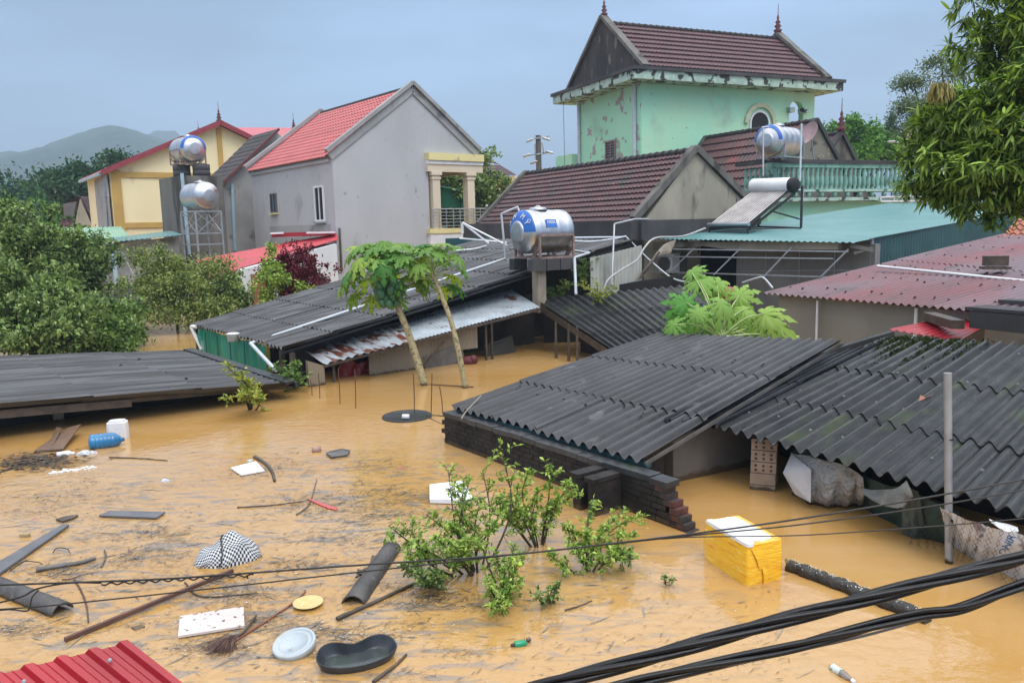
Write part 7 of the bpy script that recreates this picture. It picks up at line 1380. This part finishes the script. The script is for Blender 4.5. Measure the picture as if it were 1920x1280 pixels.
# bushes and trees on the left
tree('red_leaf_shrub', 'maroon leaved shrub in front of white lean-to wall', 'shrub', at_z(D(560, 570, 29.5), 0), 1.0, [(D(542, 490, 29.5), (.65, .5, .55)), (D(572, 515, 29.3), (.75, .5, .65)), (D(550, 540, 29.2), (.95, .6, .75)), (D(580, 552, 29.2), (.6, .5, .5)), (D(524, 512, 29.6), (.5, .4, .55))], LR_, 1300, 7, .13, .07, 21, .06, spread=.16, rin=.2)
tree('lime_shrub', 'yellow green shrub left of the maroon shrub', 'shrub', at_z(D(505, 570, 29), 0), .8, [(D(508, 500, 28.8), (.35, .4, .35)), (D(515, 522, 28.6), (.55, .5, .45)), (D(505, 548, 28.5), (.5, .5, .5)), (D(510, 470, 29), (.22, .22, .25)), (D(568, 545, 28.6), (.35, .3, .25))], leafmat('lime_shrub_leaves', [(.10, .20, .03), (.25, .38, .06), (.42, .52, .12)], .4, .3), 450, 7, .13, .08, 22, .06, spread=.16)
tree('wall_creeper', 'leafy green creeper covering left end of white wall', 'creeper', at_z(D(425, 600, 29.6), 0), .6, [(D(428, 520, 30.2), (.5, .35, .45)), (D(440, 555, 30), (.6, .35, .6)), (D(410, 560, 29.8), (.6, .4, .7)), (D(425, 590, 29.6), (.8, .5, .5)), (D(460, 580, 29.8), (.4, .3, .5))], LG, 900, 7, .13, .085, 23, .05, spread=.15, droop=.6)
tree('olive_bush', 'sprawling olive green bush half in water before the teal shed', 'bush', at_z(D(330, 590, 28), 0), .7, [(D(298, 508, 28.5), (.8, .8, .7)), (D(345, 512, 28.5), (.8, .8, .6)), (D(412, 500, 28.5), (.5, .5, .28)), (D(375, 530, 28), (.9, .8, .7)), (D(320, 545, 27.5), (1.2, .9, .7)), (D(280, 540, 27.5), (.6, .7, .6)), (D(262, 480, 29), (.35, .4, .35)), (D(390, 500, 29), (.5, .5, .4)), (D(400, 570, 28), (.6, .6, .4)), (D(350, 575, 27.2), (1.0, .8, .4)), (D(240, 560, 26.5), (.7, .6, .35)), (D(425, 590, 28), (.5, .5, .3)), (D(330, 592, 26.8), (1.3, .8, .28)), (D(270, 585, 26.6), (.9, .7, .25)), (D(385, 598, 27.2), (.8, .6, .22))], LO, 1900, 7, .13, .06, 24, .06, spread=.26, rin=.2)
tree('low_hedge_bush', 'low dark green bush reaching over water left of brown inlet', 'bush', at_z(D(215, 640, 23.5), 0), .4, [(D(200, 625, 23), (1.0, .8, .55)), (D(235, 612, 23.5), (.6, .6, .4)), (D(262, 622, 24), (.35, .4, .22)), (D(180, 590, 23.5), (.7, .7, .5)), (D(160, 645, 22), (.8, .7, .35)), (D(215, 645, 22.5), (.5, .5, .3)), (D(225, 585, 24.2), (.6, .5, .4))], LGb, 1400, 7, .13, .07, 25, .06, rin=.2, spread=.2, shoots=(LSH, .09))
tree('pomelo_bush', 'dense glossy bush with pale shoots at left edge in front', 'bush', at_z(D(60, 650, 21), 0), .8, [(D(30, 600, 20.5), (1.2, 1, .9)), (D(80, 620, 20.5), (1.2, .9, .7)), (D(130, 600, 21), (.8, .8, .7)), (D(20, 640, 20), (1.0, .8, .5)), (D(110, 645, 20.5), (.9, .7, .4)), (D(105, 570, 21.5), (.7, .7, .5)), (D(-30, 570, 20.5), (1, 1, 1.1)), (D(35, 560, 21.5), (.7, .7, .5))], LG, 2300, 8, .14, .075, 26, .08, rin=.2, spread=.2, shoots=(LSH, .12))
tree('pomelo_tree', 'big dark pomelo tree with pale leaf tips filling left edge', 'tree', at_z(D(60, 600, 26), 0), 1.6, [(D(20, 450, 26), (1.5, 1.4, .9)), (D(70, 475, 26), (1.5, 1.4, 1.0)), (D(105, 450, 27), (.6, .9, .45)), (D(30, 500, 25.5), (1.7, 1.4, 1.0)), (D(100, 520, 25.5), (1.3, 1.2, .9)), (D(5, 410, 26.5), (.7, 1, .6)), (D(55, 428, 27.5), (.7, .8, .4)), (D(-60, 460, 26), (1.4, 1.4, 1.2)), (D(80, 550, 25), (1.2, 1, .5))], LG, 3000, 8, .16, .085, 27, .14, rin=.2, spread=.24, shoots=(LSH, .09))
tree('round_tree', 'mid green rounded tree between left edge tree and teal shed', 'tree', at_z(D(155, 600, 28.5), 0), 1.4, [(D(145, 475, 29), (.9, 1, .6)), (D(130, 505, 28.5), (1.2, 1.1, .8)), (D(165, 515, 28), (.8, .9, .8)), (D(118, 462, 29.5), (.6, .8, .45)), (D(150, 545, 28), (1.0, .9, .5)), (D(185, 490, 28.6), (.45, .6, .5)), (D(110, 540, 27.5), (1, .8, .6))], leafmat('round_tree_leaves', [(.015, .045, .012), (.03, .08, .015), (.07, .15, .03), (.22, .32, .10)]), 1800, 8, .15, .08, 28, .12, rin=.2, spread=.22, shoots=(LSH, .03))
w = MB(); w.tube([D(141, 470, 27), D(150, 555, 27)], .02, 5); one('thin_pole', m_galv, w, 'thin pale pole standing among the left trees', 'pole')
tree('bank_tree', 'hazy tree cluster behind the small old tiled house', 'tree', at_z(D(135, 380, 76), 0), 3, [(D(140, 335, 76), (1.9, 1.6, 1.4)), (D(118, 352, 75), (1.4, 1.4, 1.2)), (D(165, 345, 76), (1.5, 1.5, 1.4)), (D(150, 360, 75), (2.5, 1.6, 1.2)), (D(219, 300, 80), (1.2, 1, .5))], LF, 1500, 8, .42, .26, 29, .22, spread=.7)
for i, (px, py, rx, rz) in enumerate(((15, 372, 4.2, 2.6), (50, 378, 3.6, 2.4), (90, 388, 3.5, 2.2), (-40, 380, 5, 2.8), (70, 395, 3, 1.8))):
    tree('distant_tree', ['pale hazy tree at far left below the hills', 'hazy round tree second from left below the hills', 'bright hazy tree nearest the old tiled house', 'hazy tree cut by left picture edge', 'lower hazy tree in front of the hill foot'][i], 'tree', at_z(D(px, 430, 95), 0), 2, [(D(px, py, 95), (rx*.7, 2.5, rz)), (D(px+12, py+10, 94), (rx*.7, 2.5, rz*.8)), (D(px-14, py+12, 94), (rx*.6, 2.5, rz*.8)), (D(px, py+25, 93), (rx, 2.5, rz*.8))], LF2 if i == 2 else LF, 800, 7, .5, .34, 40+i, .25, group='trees at the foot of the hills', spread=.9)
tree('courtyard_tree', 'bushy tree seen through and beside the cream columns', 'tree', at_z(D(870, 430, 46), 0), 3, [(D(850, 360, 46), (1.5, 1.4, 1.2)), (D(890, 365, 46), (1.5, 1.4, 1.2)), (D(870, 345, 47), (1.6, 1.4, .9)), (D(915, 380, 46), (.9, 1, .9)), (D(840, 400, 46), (1.2, 1.2, 1)), (D(880, 400, 46), (1.6, 1.2, 1)), (D(908, 298, 58), (.9, .8, .8))], LF2 if False else LG, 1500, 8, .26, .15, 50, .16, spread=.4)
w = MB(); w.prism([D(822, 352, 44), D(866, 358, 44.3), D(866, 390, 44.3), D(822, 388, 44)], Vector((0, .1, 0))); w.tube([D(822, 350, 43.9), D(866, 357, 44.2), D(866, 395, 44.2)], .07, 6); one('green_screen', m_tealwall if False else flat('green_screen', (.01, .16, .09), .5), w, 'dark green sheet screen behind the porch railing', 'screen')
w = MB(); w.prism([D(835, 447, 33), D(925, 444, 33), D(925, 470, 33), D(835, 470, 33)], Vector((0, .2, 0))); one('teal_tarp', m_tealwall, w, 'dark teal panel below the balcony floor behind white pipes', 'panel')
tree('hill_tree', 'rounded bright green tree right of red roof spire', 'tree', at_z(D(1600, 330, 58), 0), 4, [(D(1600, 255, 58), (1.7, 1.6, 1.1)), (D(1575, 262, 58), (1.2, 1.4, 1.0)), (D(1625, 275, 58), (1.7, 1.5, 1.2)), (D(1650, 290, 57), (1.6, 1.4, 1.0)), (D(1610, 295, 56), (2.2, 1.4, 1.0)), (D(1680, 298, 56), (1.8, 1.3, .6))], LF2, 1600, 8, .3, .18, 51, .2, spread=.5)
tree('conifer', 'slim hazy conifer beside the distant pink house', 'tree', at_z(D(1672, 300, 85), 0), 6, [(D(1672, 232, 85), (.35, .35, .9)), (D(1672, 248, 85), (.7, .6, .7)), (D(1673, 262, 85), (1.0, .8, .6)), (D(1674, 275, 85), (1.2, 1, .5))], LF, 320, 7, .4, .14, 52, .15, spread=.4)
tree('feathery_tree', 'tall feathery pale tree behind the mango tree', 'tree', at_z(D(1790, 420, 34), 0), 4.2, [(D(1765, 118, 34), (.7, .7, .28)), (D(1710, 155, 34), (.75, .8, .35)), (D(1745, 190, 34), (.9, .9, .4)), (D(1700, 200, 33), (.6, .7, .4)), (D(1720, 235, 33), (.8, .8, .45)), (D(1810, 110, 34), (.5, .6, .2)), (D(1790, 140, 34), (1.1, .8, .4)), (D(1690, 160, 34), (.35, .5, .25))], LFe, 900, 6, .13, .06, 53, .14, spread=.25, droop=.1)
t = thing('distant_house', 'distant house with pinkish roof seen left of the mango tree', 'house', at_z(D(1705, 290, 90), 0)); w = MB(); w.prism([D(1690, 292, 90), D(1735, 290, 91), D(1735, 262, 91), D(1690, 258, 90)], Vector((0, 6, 0))); part(t, 'wall', M('pale_orange_wall', (.55, .42, .33), None, 2, .8), w); w = MB(); w.prism([D(1684, 262, 88.5), D(1745, 258, 89.5), D(1735, 243, 92), D(1700, 246, 92)], Vector((0, .5, .3))); w.prism([D(1684, 275, 88.8), D(1745, 272, 89.8), D(1745, 268, 89.8), D(1684, 270, 88.8)], Vector((0, 1.5, 0))); part(t, 'roof', m_pink, w); w = MB(); w.prism([D(1694, 280, 89.5), D(1706, 280, 89.5), D(1706, 266, 89.5), D(1694, 266, 89.5)], Vector((0, .3, 0))); part(t, 'window', m_glass, w)
w = MB(); w.tube(crom([D(1707, 292, 50), D(1695, 276, 50), D(1685, 268, 50), D(1672, 265, 50)], 5), .05, 6); w.ell(D(1672, 266, 50), (.3, .2, .08), 6); one('street_lamp', m_galv, w, 'small curved street lamp left of the mango tree', 'street lamp')
# mango tree
def mango():
    rg = random.Random(77); base = D(1990, 600, 11.5); base = at_z(base, 0); t = thing('mango_tree', 'large mango tree with long drooping leaves overhanging right edge', 'tree', base); w = MB()
    w.tube(crom([base-Z*.5, base+Vector((0, 0, 2)), base+Vector((-.1, -.1, 3.4))], 5), .2, 10)
    blobs = [((1880, 60), 10.8, (.55, .8, .55)), ((1930, 110), 10.5, (.6, .9, .8)), ((1865, 175), 10.6, (.40, .7, .35)), ((1900, 210), 10.2, (.8, .9, .7)), ((1800, 215), 10.6, (.42, .6, .4)), ((1780, 270), 10.6, (.45, .6, .45)), ((1840, 270), 10.2, (.7, .8, .6)), ((1900, 300), 10., (.7, .9, .6)), ((1770, 320), 10.5, (.35, .5, .35)), ((1830, 318), 10.2, (.5, .7, .3)), ((1900, 345), 10., (.5, .7, .3)), ((1960, 250), 10, (.7, .9, 1.2)), ((1745, 245), 10.8, (.22, .4, .2)), ((1740, 290), 10.7, (.22, .4, .2)), ((1845, 372), 10.2, (.2, .4, .12)), ((1890, -10), 10.6, (.3, .8, .4)), ((1850, 120), 10.7, (.18, .3, .14)), ((1832, 60), 10.9, (.12, .2, .1)), ((1700, 300), 10.9, (.16, .3, .16)), ((1712, 345), 10.8, (.16, .3, .14)), ((1880, 402), 10.1, (.16, .3, .12)), ((1800, 392), 10.3, (.12, .2, .1)), ((1910, 380), 10.0, (.3, .4, .15)), ((1725, 265), 10.9, (.25, .4, .25)), ((1760, 205), 10.9, (.22, .4, .16)), ((1765, 365), 10.6, (.25, .4, .16)), ((1800, 300), 10.4, (.5, .6, .5))]
    cs = []
    for (px, YY, r) in blobs:
        c = D(px[0], px[1], YY); cs.append((c, r)); f = base+Vector((-.1, -.1, 3.0)); ps = crom([f, lerp(f, c, .55)+Z*.15, c], 4); w.tube(ps, [.07*(1-.09*i) for i in range(len(ps))], 6)
    sc = []
    for c, r in cs:
        for _ in range(9):
            u = Vector((rg.gauss(0, 1), rg.gauss(0, 1), rg.gauss(0, 1))).normalized(); k = rg.uniform(.3, .9); sc.append((c+Vector((u.x*r[0], u.y*r[1], u.z*r[2]))*k, tuple(q*rg.uniform(.22, .42) for q in r)))
    cs = sc; P = []; Dd = []; N = []
    for _ in range(1900):
        c, r = rg.choices(cs, [ (q[1][0]*q[1][1]*q[1][2])**.6 for q in cs])[0]; u = Vector((rg.gauss(0, 1), rg.gauss(0, 1), rg.gauss(0, 1))).normalized(); rr = rg.uniform(.3, 1)**.5; p = c+Vector((u.x*r[0], u.y*r[1], u.z*r[2]))*rr; tw = (u+Z*.2).normalized()
        if rg.random() < .35: w.tube([lerp(c, p, .5), p], [.010, .004], 4, cap=False)
        k = rg.randint(8, 13); sdv = tw.orthogonal().normalized(); sd2 = tw.cross(sdv)
        for j in range(k):
            a = j*2.4+rg.uniform(-.3, .3); d = tw*rg.uniform(.1, .8)+(sdv*math.cos(a)+sd2*math.sin(a)); d.z -= .35; P.append(p+tw*(j*.006)); Dd.append(d); nrm = Z*.8+Vector((rg.gauss(0, .35), rg.gauss(0, .35), 0)); N.append(nrm)
    rs = np.random.RandomState(3); n = len(P); V, F = leafquads(np.array(P), np.array(Dd), np.array(N), .12+.11*rs.rand(n), .026+.016*rs.rand(n), curl=.12, seg=2); part(t, 'trunk', m_bark, w); npmesh('crown', V, F, LM, t)
    rs = np.random.RandomState(5); n = 160; P = np.array([tuple(D(1762+rs.normal()*9+abs(i % 7), 150+rs.rand()*12, 10.3)) for i in range(n)]); d = np.tile([-.15, 0, -1.], (n, 1))+rnd_unit(rs, n)*.35; V, F = leafquads(P, d, rnd_unit(rs, n), .15+.15*rs.rand(n), .02+.015*rs.rand(n)); npmesh('dried_leaves', V, F, leafmat('dried_leaves', [(.28, .22, .08), (.42, .36, .16), (.25, .25, .08)], .6, .2), t)
mango()
# ================================================================ HAZE
hz = bpy.data.materials.new('haze'); hz.use_nodes = True; hn = hz.node_tree; hn.nodes.remove(hn.nodes['Principled BSDF']); pv = hn.nodes.new('ShaderNodeVolumePrincipled'); pv.inputs['Color'].default_value = (.62, .80, 1, 1); pv.inputs['Density'].default_value = .0008; pv.inputs['Anisotropy'].default_value = 0.2; hn.links.new(pv.outputs[0], hn.nodes['Material Output'].inputs['Volume'])
mb = MB(); mb.box((0, 2250, 149), 8400, 4900, 304); o = mb.build('haze', hz, kind='stuff')
S.cycles.volume_bounces = 0; S.cycles.max_bounces = 6
